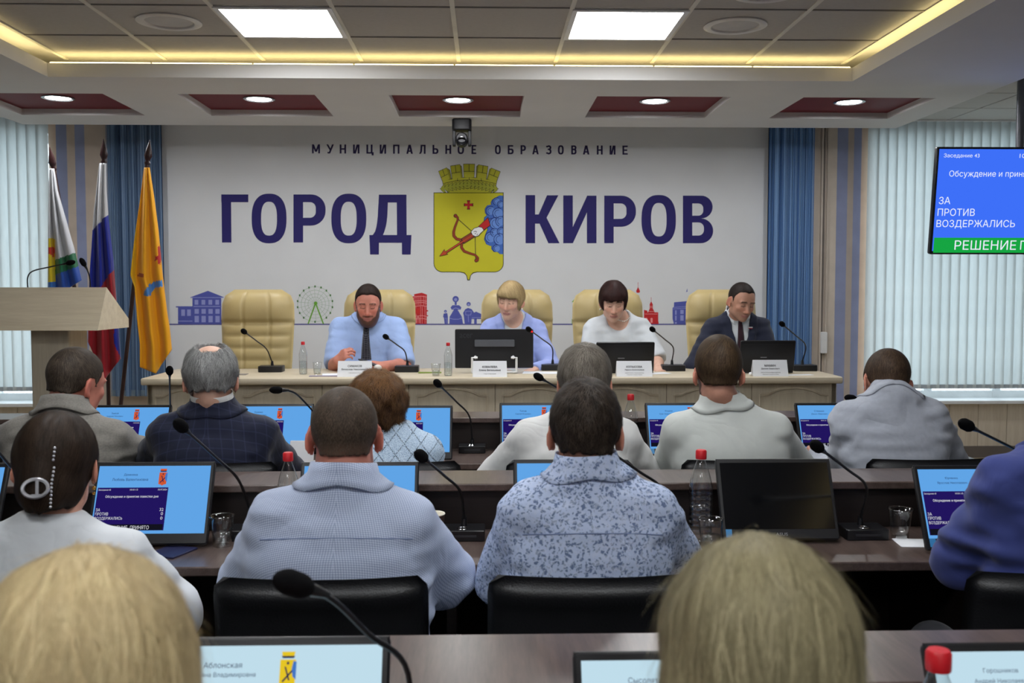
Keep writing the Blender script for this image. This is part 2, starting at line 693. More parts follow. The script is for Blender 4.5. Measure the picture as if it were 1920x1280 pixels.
def string_curtain(p0, p1, zb, label, dark, light, seed):
    rr = random.Random(seed)
    a, b = at(p0, 500, WB - 0.1).x, at(p1, 500, WB - 0.1).x
    root = thing('string_curtain', label, 'curtain', ((a + b) / 2, WB - 0.10, zb))
    W = b - a
    n = 150
    vs, fs, cols = [], [], []
    for i in range(n):
        x = (i + 0.5) / n * W - W / 2 + rr.uniform(-0.002, 0.002)
        y = 0.022 * math.sin(i / n * 5.5 * 2 * PI) + rr.uniform(-0.008, 0.008)
        wd = rr.uniform(0.0018, 0.0034)
        tw = rr.uniform(-0.6, 0.6)
        tt = rr.random() ** 1.6
        c = tuple(dark[k] + (light[k] - dark[k]) * tt for k in range(3))
        dx, dy = math.cos(tw) * wd, math.sin(tw) * wd
        o = len(vs)
        for z in (0.0, 0.7, 1.4, ZC - zb - 0.01):
            j = rr.uniform(-0.0015, 0.0015)
            vs += [(x - dx + j, y - dy, z), (x + dx + j, y - dy + 2 * dy, z)]
        for k in range(3):
            fs.append((o + 2 * k, o + 2 * k + 1, o + 2 * k + 3, o + 2 * k + 2))
            cols += [(*c, 1)] * 4
    me = bpy.data.meshes.new('strings')
    me.from_pydata(vs, [], fs)
    set_col(me, cols)
    link('strings', me, string_mat, root)
    # woven backing ribs and heading
    MB().box((-W / 2, -0.02, ZC - zb - 0.06), (W / 2, 0.02, ZC - zb - 0.01)).build('heading_tape', mat('curtain_blue', (70, 105, 150), 0.7), root)
    vs, fs = [], []
    m = 60
    for i in range(m + 1):
        x = i / m * W - W / 2
        y = 0.035 + 0.02 * math.sin(i / m * 5.5 * 2 * PI)
        vs += [(x, y, 0.02), (x, y, ZC - zb - 0.02)]
    for i in range(m):
        fs.append((2 * i, 2 * i + 2, 2 * i + 3, 2 * i + 1))
    me = bpy.data.meshes.new('lining')
    me.from_pydata(vs, [], fs)
    link('lining', me, mat('curtain_lining', (92, 128, 172), 0.7, 0.2), root, 'full')
    fr = MB()
    for i in range(90):
        x = (i + 0.5) / 90 * W - W / 2
        fr.tube([(x, 0, 0.05), (x + rr.uniform(-0.003, 0.003), 0, 0.0)], 0.0022, 4)
    fr.build('fringe', mat('curtain_fringe', (130, 150, 165), 0.8), root)


string_curtain(204, 305, 0.66, 'steel blue string curtain behind the flags', srgb(84, 110, 146), srgb(134, 160, 190), 3)
string_curtain(1440, 1524, 0.66, 'bright blue striped string curtain beside the navy suited man', srgb(66, 108, 168), srgb(150, 190, 234), 4)

# ------------------------------------------------------------------ soffit, recesses, cove
XI0, XI1, YI = -2.61, 2.24, 6.04       # inner edge of the soffit
XO0, XO1, YO = -3.56, 3.24, 7.78       # outer edge
RX = [-0.187 + 1.37 * k for k in (-2, -1, 0, 1, 2)]
RY0, RY1, RHW = 6.55, 7.36, 0.445
RT = 0.045
m = MB()
m.box((XO0, YI, ZS), (XO1, RY0, ZS + RT))
m.box((XO0, RY1, ZS), (XO1, YO, ZS + RT))
e = XO0
for x in RX:
    m.box((e, RY0, ZS), (x - RHW, RY1, ZS + RT))
    e = x + RHW
m.box((e, RY0, ZS), (XO1, RY1, ZS + RT))
m.box((XO0, YF, ZS), (XI0, YI, ZS + RT)).box((XI1, YF, ZS), (XO1, YI, ZS + RT))
m.box((XI0 - 0.012, YI, ZS + RT), (XI1 + 0.012, YI + 0.012, ZS + 0.082))
m.box((XI0 - 0.012, YF, ZS + RT), (XI0, YI, ZS + 0.082)).box((XI1, YF, ZS + RT), (XI1 + 0.012, YI, ZS + 0.082))
m.box((XO0, YF, ZS + RT), (XO0 + 0.02, YO, ZC + 0.02)).box((XO1 - 0.02, YF, ZS + RT), (XO1, YO, ZC + 0.02))
m.box((XO0, YO - 0.02, ZS + RT), (XO1, YO, ZC + 0.02))
soffit = struct('trim_3', m, soffit_white)
red = mat('dark_red_paint', (112, 14, 22), 0.6, 0.3, vary=0.04)
for x in RX:
    MB().box((x - RHW - 0.01, RY0 - 0.01, ZS + RT), (x + RHW + 0.01, RY1 + 0.01, ZS + RT + 0.02)).build('red_recess_panel', red, soffit)

warm = (1.0, 0.80, 0.36)
cove_m = emit('cove_light', warm, COVE, True)
ORD = ['first', 'second', 'third', 'fourth', 'fifth', 'sixth', 'seventh', 'eighth']
x = XI0 + 0.02
seg_l = 0.60
n_seg = 8
L = (XI1 - XI0) / n_seg
for k in range(n_seg):
    o = MB().rbox((XI0 + k * L + 0.006, YI + 0.018, ZS + RT + 0.002), (XI0 + (k + 1) * L - 0.006, YI + 0.034, ZS + 0.0925), 0.005, 2, 0).build('cove_light', cove_m)
    tag(o, 'warm glowing strip light on the far soffit edge, %s from the flags' % ORD[k], 'light', 'cove strip lights along the far soffit')
for sx, xx in ((-1, XI0 - 0.05), (1, XI1 + 0.05)):
    for k in range(8):
        y0 = YI - 0.02 - (k + 1) * 1.1
        o = MB().rbox((xx - 0.008, y0 + 0.01, ZS + RT + 0.002), (xx + 0.008, y0 + 1.09, ZS + 0.075), 0.005, 2, 1).build('cove_light', cove_m)
        tag(o, 'warm strip light in the %s side cove, %s from the far soffit' % ('flags' if sx < 0 else 'television', ORD[k]), 'light', 'cove strip lights along the side soffits')

# tiles and grid of the suspended ceiling
TX = [-0.162 + 0.6 * k for k in range(-4, 5)]
TY = [5.625 - 0.6 * k for k in range(-1, 15)]
tile = MB().rbox((0.008, 0.008, 0.0), (0.592, 0.592, 0.02), 0.006, 1).mesh('ceiling_tile')
LIGHT_CELLS = {(i, j) for i in (2, 5) for j in (2, 6, 10, 14)}  # rows after the first are out of view, added to light the hall
SPK = {(1, 2), (6, 2), (6, 3)}
for i in range(8):
    for j in range(1, 16):
        if (i, j) in LIGHT_CELLS:
            continue
        y0 = 5.625 + 0.6 - 0.6 * j
        link('ceiling_tile', tile, tile_mat, ceiling, loc=(TX[i], y0, ZC + 0.004))
for i in range(4):
    for j in range(19):
        link('ceiling_tile', tile, tile_mat, ceiling, loc=(XO1 + 0.03 + 0.6 * i - (0.0 if i < 3 else 0.2), 7.7 - 0.6 * j, ZC + 0.004))
        if j < 6 and i < 3:
            link('ceiling_tile', tile, tile_mat, ceiling, loc=(XO0 - 0.62 - 0.6 * i, 7.7 - 0.6 * j, ZC + 0.004))
gb = MB().box((-0.012, -2.8, ZC - 0.002), (0.012, 6.2, ZC + 0.006)).mesh('grid_bar')
for x in TX:
    link('grid_bar', gb, bar_mat, ceiling, loc=(x, 0, 0))
gb2 = MB().box((TX[0], -0.005, ZC - 0.001), (TX[-1], 0.005, ZC + 0.006)).mesh('grid_bar_cross')
for y in TY:
    link('grid_bar', gb2, mat('grid_cross', (150, 146, 140), 0.6), ceiling, loc=(0, y, 0))

# ceiling light panels
led_m = emit('led_diffuser', (0.96, 0.98, 1.0), LED, True)
fr_me = MB().box((0.004, 0.004, -0.008), (0.03, 0.596, 0.012)).box((0.57, 0.004, -0.008), (0.596, 0.596, 0.012)).box((0.03, 0.004, -0.008), (0.57, 0.03, 0.012)).box((0.03, 0.57, -0.008), (0.57, 0.596, 0.012)).mesh('light_frame')
di_me = MB().box((0.03, 0.03, 0.0), (0.57, 0.57, 0.01)).mesh('diffuser')
for (i, j) in sorted(LIGHT_CELLS):
    lab = 'bright square ceiling light panel on the %s side, %s row from the far soffit' % ('flags' if i == 2 else 'television', ORD[(j - 2) // 4])
    o = thing('ceiling_light', lab, 'light', (TX[i], 5.625 + 0.6 - 0.6 * j, ZC), 0, 'square ceiling light panels on the flags side' if i == 2 else 'square ceiling light panels on the television side')
    link('light_frame', fr_me, win_white, o)
    link('diffuser', di_me, led_m, o)

# round ceiling speakers
sp_ring = MB().lathe([(0.165, 0.0), (0.168, -0.008), (0.15, -0.014), (0.128, -0.010), (0.122, 0.004)], 40).mesh('rim')
sp_gr = MB().lathe([(0.122, -0.002), (0.06, -0.006), (0.002, -0.007)], 40).mesh('grille')
spk_m = mat('speaker_white', (205, 202, 198), 0.6, 0.3)
for (i, j), where in zip(sorted(SPK), ('round white ceiling speaker on the flags side', 'round white ceiling speaker beside the right light panel', 'round white ceiling speaker one tile nearer than the light panel row')):
    o = thing('ceiling_speaker', where, 'speaker', (TX[i] + 0.3, 5.625 + 0.6 - 0.6 * j + 0.3, ZC + 0.004), 0, 'round ceiling speakers')
    link('rim', sp_ring, mat('speaker_rim', (225, 222, 216), 0.35, 0.5), o, True)
    link('grille', sp_gr, spk_m, o, True)

# downlights in the red recesses
dl_ring = MB().lathe([(0.105, 0.0), (0.108, -0.006), (0.095, -0.010), (0.082, -0.004), (0.080, 0.0)], 32).mesh('trim_ring')
dl_lens = MB().lathe([(0.081, -0.003), (0.04, -0.005), (0.001, -0.006)], 32).mesh('lens')
spot_m = emit('downlight_lens', (0.97, 0.98, 1.0), SPOT, True)
for k, x in enumerate(RX):
    o = thing('downlight', ['round downlight in the red recess above the flags', 'round downlight in the red recess above the empty chair', 'round downlight in the red recess above the dome camera',
                            'round downlight in the red recess above the dark haired woman', 'round downlight in the red recess nearest the television'][k], 'light', (x, 6.93, ZS + RT), 0, 'downlights in red recesses')
    link('trim_ring', dl_ring, mat('chrome_ring', (150, 150, 150), 0.25, 0.5, 0.8), o, True)
    link('lens', dl_lens, spot_m, o, True)

# ceiling camera
cp = at(866, 228, 7.47)
o = thing('ceiling_camera', 'black pan and tilt conference camera hanging from the soffit', 'camera', (cp.x, 7.47, ZS))
blk = mat('black_plastic', (18, 18, 21), 0.5, 0.3)
MB().rbox((-0.072, -0.06, -0.085), (0.072, 0.07, 0.0), 0.02).build('base', blk, o, True)
MB().rbox((-0.07, -0.03, -0.20), (-0.046, 0.03, -0.08), 0.01, axis=0).build('yoke_arm', blk, o, True)
MB().rbox((0.046, -0.03, -0.20), (0.07, 0.03, -0.08), 0.01, axis=0).build('yoke_arm', blk, o, True)
MB().lathe([(0.002, -0.05), (0.043, -0.05), (0.045, -0.035), (0.045, 0.05), (0.035, 0.06), (0.001, 0.06)], 24).xf(Matrix.Translation((0, -0.01, -0.155)) @ Matrix.Rotation(R(80), 4, 'X')).build('camera_head', mat('dark_grey_plastic', (24, 24, 28), 0.5, 0.3), o, True)
MB().lathe([(0.034, 0.0), (0.034, 0.03), (0.028, 0.032), (0.027, 0.012), (0.001, 0.008)], 24).xf(Matrix.Translation((0, -0.06, -0.165)) @ Matrix.Rotation(R(90 + 12), 4, 'X')).build('lens', mat('black_lens', (8, 8, 12), 0.25, 0.4), o, True)

# ================================================================== WALL PRINT
indigo = mat('print_indigo', (42, 36, 104), 0.6, 0.25, vary=0.02)
dark_ind = mat('print_dark_indigo', (44, 36, 78), 0.6, 0.25, vary=0.02)
icon_v = mat('print_violet', (84, 92, 172), 0.6, 0.25, vary=0.03)
icon_vl = mat('print_violet_light', (150, 156, 214), 0.6, 0.25, vary=0.03)
icon_r = mat('print_red', (196, 44, 48), 0.6, 0.25, vary=0.03)
icon_rl = mat('print_red_light', (236, 150, 150), 0.6, 0.25, vary=0.03)
icon_g = mat('print_green', (112, 172, 60), 0.6, 0.25, vary=0.03)
icon_gl = mat('print_green_light', (176, 196, 178), 0.6, 0.25, vary=0.03)
ink = mat('print_ink', (30, 34, 40), 0.6, 0.25, vary=0.02)
shield_y = mat('print_shield_yellow', (206, 200, 44), 0.6, 0.25, vary=0.02)
crown_y = mat('print_crown_yellow', (190, 188, 52), 0.6, 0.25, vary=0.02)
crown_d = mat('print_crown_dark', (150, 148, 44), 0.6, 0.25, vary=0.02)
cloud_b = mat('print_cloud_blue', (72, 112, 196), 0.6, 0.25, vary=0.02)
cloud_l = mat('print_cloud_light', (108, 148, 222), 0.6, 0.25, vary=0.02)
cloud_d = mat('print_cloud_line', (28, 48, 118), 0.6, 0.25, vary=0.02)
arm_red = mat('print_arm_red', (198, 40, 40), 0.6, 0.25, vary=0.02)
bow_br = mat('print_bow_brown', (150, 62, 34), 0.6, 0.25, vary=0.02)
pr_white = mat('print_white', (240, 240, 240), 0.6, 0.25, vary=0.01)


def wp(px, py, layer):
    p = at(px, py, WB)
    return (p.x, WB - 0.0012 - 0.0007 * layer, p.z)


def decal(name, polys, m, layer=0, parent=None, conv=None):
    b = MB()
    for pi, poly in enumerate(polys):
        pts = [conv(*q) if conv else q for q in poly]
        vs = [wp(x, y, layer + 0.03 * (pi % 13)) for (x, y) in pts]
        b.add(vs, [tuple(range(len(vs)))])
    me = bpy.data.meshes.new(name)
    me.from_pydata(b.v, [], b.f)
    return link(name, me, m, parent if parent is not None else wall_back)


def ringpoly(outer, inner):
    n = len(outer)
    return [[outer[i], outer[(i + 1) % n], inner[(i + 1) % n], inner[i]] for i in range(n)]


def supell(cx, cy, rx, ry, e=2.5, n=48):
    out = []
    for k in range(n):
        a = 2 * PI * k / n
        c, s_ = math.cos(a), math.sin(a)
        out.append((cx + rx * abs(c) ** (2 / e) * (1 if c > 0 else -1), cy + ry * abs(s_) ** (2 / e) * (1 if s_ > 0 else -1)))
    return out


def dcurve(x0, xr, t, b, rad, n=9):
    ry = min(rad, (b - t) / 2)
    out = [(x0, t), (xr - rad, t)]
    for k in range(1, n):
        a = -PI / 2 + PI / 2 * k / n
        out.append((xr - rad + rad * math.cos(a), t + ry + ry * math.sin(a)))
    out.append((xr, t + ry))
    out.append((xr, b - ry))
    for k in range(1, n):
        a = PI / 2 * k / n
        out.append((xr - rad + rad * math.cos(a), b - ry + ry * math.sin(a)))
    out += [(xr - rad, b), (x0, b)]
    return out


def strip(a, b):
    return [[a[i], a[i + 1], b[i + 1], b[i]] for i in range(len(a) - 1)]


def rect(x0, y0, x1, y1):
    return [(x0, y0), (x1, y0), (x1, y1), (x0, y1)]


def let_O(x0, x1, y0, y1, ix0, ix1, iy0, iy1):
    return ringpoly(supell((x0 + x1) / 2, (y0 + y1) / 2, (x1 - x0) / 2, (y1 - y0) / 2, 2.45), supell((ix0 + ix1) / 2, (iy0 + iy1) / 2, (ix1 - ix0) / 2, (iy1 - iy0) / 2, 2.6))


def let_P(x0, xs, xr, yt, yb, bt, ixr, it, ib):
    return [rect(x0, yt, xs, yb)] + strip(dcurve(xs, xr, yt, bt, 130), dcurve(xs, ixr, it, ib, 52))


cl = lambda x, y: (400 + x / 4.8, 340 + y / 4.8)
cr_ = lambda x, y: (960 + x / 4.8, 340 + y / 4.8)
big = [
    (cl, [rect(72, 117, 161, 187) + [], [(161, 117), (315, 117), (315, 187), (161, 187)], [(74, 187), (160, 187), (163, 550), (78, 550)]]),
    (cl, let_O(345, 659, 110, 557, 430, 573, 183, 487)),
    (cl, let_P(721, 808, 1010, 117, 550, 398, 922, 187, 327)),
    (cl, let_O(1062, 1377, 110, 557, 1147, 1290, 183, 487)),
    (cl, [[(1490, 119), (1738, 119), (1738, 190), (1487, 190)], [(1651, 190), (1738, 190), (1740, 482), (1653, 482)],
          [(1487, 190), (1571, 190), (1569, 250), (1483, 250)], [(1483, 250), (1569, 250), (1566, 310), (1480, 310)], [(1480, 310), (1566, 310), (1560, 370), (1474, 370)],
          [(1474, 370), (1560, 370), (1552, 410), (1467, 410)], [(1467, 410), (1552, 410), (1540, 450), (1456, 450)], [(1456, 450), (1540, 450), (1527, 482), (1435, 482)],
          [(1404, 482), (1783, 482), (1780, 552), (1407, 552)], [(1407, 552), (1491, 552), (1490, 658), (1411, 658)], [(1697, 552), (1780, 552), (1776, 658), (1698, 658)]]),
    (cr_, [rect(122, 123, 208, 556), [(208, 297), (240, 297), (311, 327), (248, 380), (208, 380)], [(240, 297), (315, 125), (417, 125), (311, 327)], [(311, 327), (428, 556), (327, 556), (248, 380)]]),
    (cr_, [rect(461, 126, 547, 556), rect(674, 128, 760, 556), [(547, 410), (674, 134), (674, 280), (548, 556), (547, 556)]]),
    (cr_, let_P(830, 915, 1115, 128, 556, 408, 1030, 198, 337)),
    (cr_, let_O(1165, 1475, 122, 566, 1251, 1391, 194, 495)),
    (cr_, [rect(1538, 128, 1622, 556)] + strip(dcurve(1622, 1805, 128, 333, 102), dcurve(1622, 1721, 198, 308, 45)) + strip(dcurve(1622, 1810, 333, 556, 111), dcurve(1622, 1727, 369, 487, 50))),
]
for conv, polys in big:
    decal('letter', polys, indigo, 0, None, conv)

# small spaced heading above
head = [('М', 585, 600), ('У', 612, 626), ('Н', 637, 649), ('И', 662, 674), ('Ц', 687, 700), ('И', 712, 724), ('П', 737, 749), ('А', 762, 774), ('Л', 786, 798), ('Ь', 811, 822), ('Н', 835, 846), ('О', 858, 870), ('Е', 884, 893),
        ('О', 928, 939), ('Б', 952, 963), ('Р', 976, 986), ('А', 998, 1010), ('З', 1024, 1034), ('О', 1046, 1057), ('В', 1071, 1081), ('А', 1093, 1105), ('Н', 1119, 1130), ('И', 1143, 1154), ('Е', 1167, 1177)]


def small_glyph(ch, x0, x1, y0, y1, t=3.3):
    """strokes of one heading letter in pixel space"""
    V_ = lambda x, a=y0, b=y1: rect(x, a, x + t, b)
    H_ = lambda y, a=x0, b=x1: rect(a, y, b, y + t * 0.85)
    ym = (y0 + y1) / 2 - t * 0.42
    xr = x1 - t
    bowl = lambda a, b: strip(dcurve(x0 + t, x1, a, b, min(4.5, (b - a) / 2)), dcurve(x0 + t, x1 - t, a + t * 0.85, b - t * 0.85, min(2.2, (b - a) / 2 - t * 0.85)))
    xm = (x0 + x1) / 2
    sl = lambda a, b, c, d, w=t * 1.05: [(a - w / 2, b), (a + w / 2, b), (c + w / 2, d), (c - w / 2, d)]
    if ch == 'М':
        return [V_(x0), V_(xr), sl(x0 + t * 0.6, y0, xm, y1 - 3), sl(xr + t * 0.4, y0, xm, y1 - 3)]
    if ch == 'У':
        return [sl(x0 + t * 0.5, y0, xm + 0.6, y0 + 10.5), sl(x1 - t * 0.5, y0, xm - 1.6, y1), rect(x0 + 2, y1 - t * 0.85, xm - 0.6, y1)]
    if ch == 'Н':
        return [V_(x0), V_(xr), H_(ym, x0 + t, xr)]
    if ch == 'И':
        return [V_(x0), V_(xr), sl(xr - 0.2, y0, x0 + t + 0.2, y1)]
    if ch == 'Ц':
        return [V_(x0), V_(xr - 1.5, y0, y1), H_(y1 - t * 0.85, x0 + t, xr - 1.5), rect(xr + 0.2, y1 - t * 0.85, x1 + 0.6, y1 + 3.4)]
    if ch == 'П':
        return [V_(x0), V_(xr), H_(y0, x0 + t, xr)]
    if ch == 'А':
        return [sl(xm - 0.4, y0, x0 + t * 0.5, y1), sl(xm + 0.4, y0, x1 - t * 0.5, y1), rect(x0 + 3.4, y1 - 6.2, x1 - 3.4, y1 - 3.6)]
    if ch == 'Л':
        return [V_(xr), H_(y0, x0 + 3, xr), sl(x0 + 4.4, y0, x0 + 3.6, y1 - 4), sl(x0 + 3.6, y1 - 4, x0 + 1.4, y1)]
    if ch == 'Ь':
        return [V_(x0)] + bowl(y0 + 6.4, y1)
    if ch == 'О':
        return ringpoly(supell(xm, (y0 + y1) / 2, (x1 - x0) / 2, (y1 - y0) / 2 + 0.2, 2.6, 28), supell(xm, (y0 + y1) / 2, (x1 - x0) / 2 - t, (y1 - y0) / 2 - t * 0.85, 2.6, 28))
    if ch == 'Е':
        return [V_(x0), H_(y0, x0 + t, x1), H_(ym, x0 + t, x1 - 1), H_(y1 - t * 0.85, x0 + t, x1)]
    if ch == 'Б':
        return [V_(x0), H_(y0, x0 + t, x1 - 0.8)] + bowl(y0 + 6.4, y1)
    if ch == 'Р':
        return [V_(x0)] + bowl(y0, y1 - 6.2)
    if ch == 'В':
        return [V_(x0)] + bowl(y0, y0 + 8.8) + bowl(y0 + 8.8 - t * 0.8, y1)
    if ch == 'З':
        c1 = strip(dcurve(xm - 2, x1 - 0.3, y0, y0 + 9.0, 4.4), dcurve(xm - 2, x1 - t - 0.3, y0 + t * 0.85, y0 + 9.0 - t * 0.85, 2.0))
        c2 = strip(dcurve(xm - 2, x1, y0 + 9.0 - t * 0.8, y1, 4.8), dcurve(xm - 2, x1 - t, y0 + 9.0, y1 - t * 0.85, 2.3))
        return c1 + c2 + [rect(x0, y0 + 1.0, xm - 1, y0 + 1.0 + t * 0.85), rect(x0, y1 - 1.0 - t * 0.85, xm - 1, y1 - 1.0)]
    return [rect(x0, y0, x1, y1)]


for ch, x0, x1 in head:
    yt = 270.5 + (x0 - 585) * 0.0042
    decal('letter', small_glyph(ch, x0, x1, yt, yt + 17.0), dark_ind, 0)

# ------------------------------------------------------------------ coat of arms
em = lambda x, y: (800 + x / 5.333, 295 + y / 5.333)
emb = MB()
emblem = bpy.data.objects.new('emblem', None)
COL.objects.link(emblem)
emblem.parent = wall_back
emblem['label'] = 'yellow city coat of arms with bow, blue cloud and brick crown'


def shield(g):
    pts = [(76 - g, 357 - g), (763 + g, 357 - g), (763 + g, 1060)]
    for k in range(1, 9):
        a = PI / 2 * k / 8
        pts.append((678 + (85 + g) * math.cos(a), 1060 + (82 + g) * math.sin(a)))
    pts += [(500 + g, 1142 + g), (460 + g, 1152 + g), (436 + g, 1180), (425 + g, 1222 + g * 1.2), (413 - g, 1222 + g * 1.2), (402 - g, 1180), (380 - g, 1152 + g), (340 - g, 1142 + g)]
    for k in range(9):
        a = PI / 2 + PI / 2 * k / 8
        pts.append((160 + (84 + g) * math.cos(a), 1060 + (82 + g) * math.sin(a)))
    return pts


decal('shield_outline', [shield(6.5)], ink, 0, emblem, em)
decal('shield', [shield(0)], shield_y, 1, emblem, em)


def polyline(pts, wd):
    out = []
    for i in range(len(pts) - 1):
        (x0, y0), (x1, y1) = pts[i], pts[i + 1]
        L_ = math.hypot(x1 - x0, y1 - y0) or 1
        w0 = wd[i] if isinstance(wd, list) else wd
        w1 = wd[i + 1] if isinstance(wd, list) else wd
        nx, ny = -(y1 - y0) / L_, (x1 - x0) / L_
        out.append([(x0 + nx * w0, y0 + ny * w0), (x1 + nx * w1, y1 + ny * w1), (x1 - nx * w1, y1 - ny * w1), (x0 - nx * w0, y0 - ny * w0)])
    return out


def disc(cx, cy, r, n=18, a0=0, a1=2 * PI):
    return [(cx + r * math.cos(a0 + (a1 - a0) * k / n), cy + r * math.sin(a0 + (a1 - a0) * k / n)) for k in range(n)]


# crown: wall with five merlons and a leaf wreath
cr_poly = [(160, 240), (225, 222), (330, 207), (425, 200), (520, 207), (625, 225), (700, 245), (686, 300), (640, 352), (220, 352), (172, 300)]
cxm = 427


def grow(poly, g):
    mx_ = sum(p[0] for p in poly) / len(poly)
    my_ = sum(p[1] for p in poly) / len(poly)
    return [(p[0] + (g if p[0] > mx_ else -g), p[1] + (g if p[1] > my_ else -g)) for p in poly]


merl = [[(120, 142), (198, 104), (232, 215), (165, 250)], [(240, 88), (330, 72), (342, 205), (258, 218)], [(370, 68), (478, 68), (474, 200), (374, 200)], [(518, 74), (612, 92), (594, 220), (505, 205)], [(650, 108), (735, 145), (694, 250), (612, 218)]]
side = [[(198, 104), (228, 128), (248, 212), (232, 218)], [(330, 72), (346, 92), (358, 204), (342, 205)], [(518, 74), (502, 92), (495, 206), (505, 206)], [(650, 108), (626, 118), (603, 218), (612, 218)]]
decal('crown_outline', [grow(cr_poly, 4)] + [grow(q, 4) for q in merl + side], ink, 0, emblem, em)
crown = decal('crown', [cr_poly] + merl, crown_y, 1, emblem, em)
decal('crown_shade', side, crown_d, 2, crown, em)
lines = []
for q in merl:
    mid = lambda i, j, t_: (q[i][0] + (q[j][0] - q[i][0]) * t_, q[i][1] + (q[j][1] - q[i][1]) * t_)
    lines += polyline([mid(0, 3, 0.55), mid(1, 2, 0.55)], 2.2) + polyline([mid(0, 1, 0.5), ((mid(0, 3, 0.55)[0] + mid(1, 2, 0.55)[0]) / 2, (mid(0, 3, 0.55)[1] + mid(1, 2, 0.55)[1]) / 2)], 2.2)
lines += polyline([(165, 262), (300, 232), (425, 224), (560, 234), (692, 262)], 2.2) + polyline([(425, 200), (425, 224)], 2.2) + polyline([(310, 210), (308, 240)], 2.2) + polyline([(545, 210), (547, 240)], 2.2)
decal('brick_line', lines, ink, 3, crown, em)
leaf, leafo = [], []
for k in range(15):
    t_ = k / 14
    x = 165 + 520 * t_
    for dy, an in ((-16, -0.9), (18, 0.7), (0, -0.1)):
        y = 312 - 38 * math.sin(PI * t_) + dy
        a = an * (1 if t_ < 0.5 else -1) + (0 if t_ < 0.5 else PI)
        for lst, sc, in ((leafo, 1.18), (leaf, 1.0)):
            pts = []
            for u, v in ((-30, 0), (-10, -11), (14, -9), (32, 0), (14, 9), (-10, 11)):
                u, v = u * sc, v * sc * 1.1
                pts.append((x + u * math.cos(a) - v * math.sin(a), y + u * math.sin(a) + v * math.cos(a)))
            lst.append(pts)
decal('wreath_outline', leafo, ink, 4, crown, em)
decal('wreath', leaf, mat('print_wreath', (172, 176, 58), 0.6, 0.25), 5, crown, em)

# red cross
cro = [(402, 428), (436, 428), (430, 462), (466, 458), (466, 490), (430, 486), (436, 522), (402, 522), (408, 486), (372, 490), (372, 458), (408, 462)]
decal('cross_outline', [cro], mat('print_cross_dark', (110, 24, 24), 0.6), 2, emblem, em)
decal('cross', [[(419 + (x - 419) * 0.78, 475 + (y - 475) * 0.78) for x, y in cro]], arm_red, 3, emblem, em)

# cloud
edge = [(763, 384), (735, 380), (705, 395), (692, 408), (660, 420), (645, 450), (648, 472), (610, 480), (585, 515), (588, 555), (605, 578), (580, 600), (575, 630), (600, 660), (612, 720), (590, 770), (578, 820), (600, 868), (640, 885), (652, 885),
        (650, 915), (675, 945), (712, 945), (735, 965), (763, 968)]
decal('cloud_outline', [[(x - 5 if x < 760 else x, y) for x, y in edge]], cloud_d, 2, emblem, em)
cloud = decal('cloud', [edge], cloud_b, 3, emblem, em)
puff, pl = [], []
for (cx, cy, r) in ((700, 440, 38), (740, 470, 34), (640, 535, 46), (715, 560, 55), (690, 660, 60), (740, 640, 50), (640, 800, 55), (730, 820, 58), (700, 910, 38), (745, 740, 40), (640, 640, 30), (680, 750, 42)):
    puff.append([(min(x, 761), y) for x, y in disc(cx, cy, r - 6)])
    arc = [(min(x, 761), y) for x, y in disc(cx, cy, r, 14, PI * 0.6, PI * 1.75)]
    pl += polyline(arc, 3.2)
    pl += polyline([(min(x, 761), y) for x, y in disc(cx, cy, r * 0.62, 10, PI * 0.6, PI * 1.7)], 2.4)
decal('cloud_puff', puff, cloud_l, 4, cloud, em)
decal('cloud_line', pl, cloud_d, 5, cloud, em)

# bow, string, arrow, sleeve and hand
bowp = [(288, 584), (310, 600), (312, 622), (285, 690), (270, 745), (272, 785), (300, 815), (335, 822), (352, 850), (348, 900), (375, 938), (430, 958), (485, 975), (512, 1005), (508, 1030), (492, 1030)]
bw = [13, 8, 7, 9, 11, 12, 11, 10, 11, 11, 11, 9, 8, 9, 9, 12]
decal('bow_outline', polyline(bowp, [q + 3 for q in bw]) + [disc(x_, y_, w_ + 3, 12) for (x_, y_), w_ in zip(bowp, bw)] + [disc(288, 584, 19), disc(495, 1030, 18)], ink, 6, emblem, em)
decal('bow', polyline(bowp, bw) + [disc(x_, y_, w_ * 0.97, 12) for (x_, y_), w_ in zip(bowp, bw)] + [disc(288, 584, 14), disc(495, 1030, 13)], bow_br, 7, emblem, em)
decal('bow_string', polyline([(312, 615), (455, 742), (484, 780), (490, 1020)], 3), ink, 6, emblem, em)
decal('arrow_outline', polyline([(190, 952), (470, 770)], 11) + [[(125, 990), (178, 914), (186, 945), (204, 962), (218, 968)]] + polyline([(355, 840), (470, 768)], 30), ink, 8, emblem, em)
decal('arrow', polyline([(185, 955), (470, 770)], 6) + [[(133, 985), (176, 926), (186, 950), (200, 964), (210, 966)]], mat('print_arrow', (200, 70, 30), 0.6), 10, emblem, em)
decal('arrow_feather', polyline([(362, 836), (470, 768)], 24), bow_br, 9, emblem, em)
decal('sleeve_outline', [[(515, 690), (615, 595), (640, 680), (568, 735)]], ink, 8, emblem, em)
decal('sleeve', [[(522, 690), (612, 606), (633, 678), (568, 726)]], arm_red, 9, emblem, em)
decal('hand_outline', [[(440, 745), (470, 708), (520, 692), (555, 698), (574, 728), (540, 762), (522, 785), (490, 796), (455, 780)]], ink, 10, emblem, em)
hand_e = decal('hand', [[(446, 745), (473, 713), (520, 698), (552, 703), (568, 728), (536, 758), (518, 780), (490, 790), (460, 776)]], pr_white, 11, emblem, em)
decal('finger_line', polyline([(470, 745), (492, 738), (500, 748)], 2.5) + polyline([(480, 765), (495, 760)], 2.5) + polyline([(500, 780), (512, 765)], 2.5), ink, 12, hand_e, em)

# ------------------------------------------------------------------ skyline icons along the violet line
ic = lambda: None


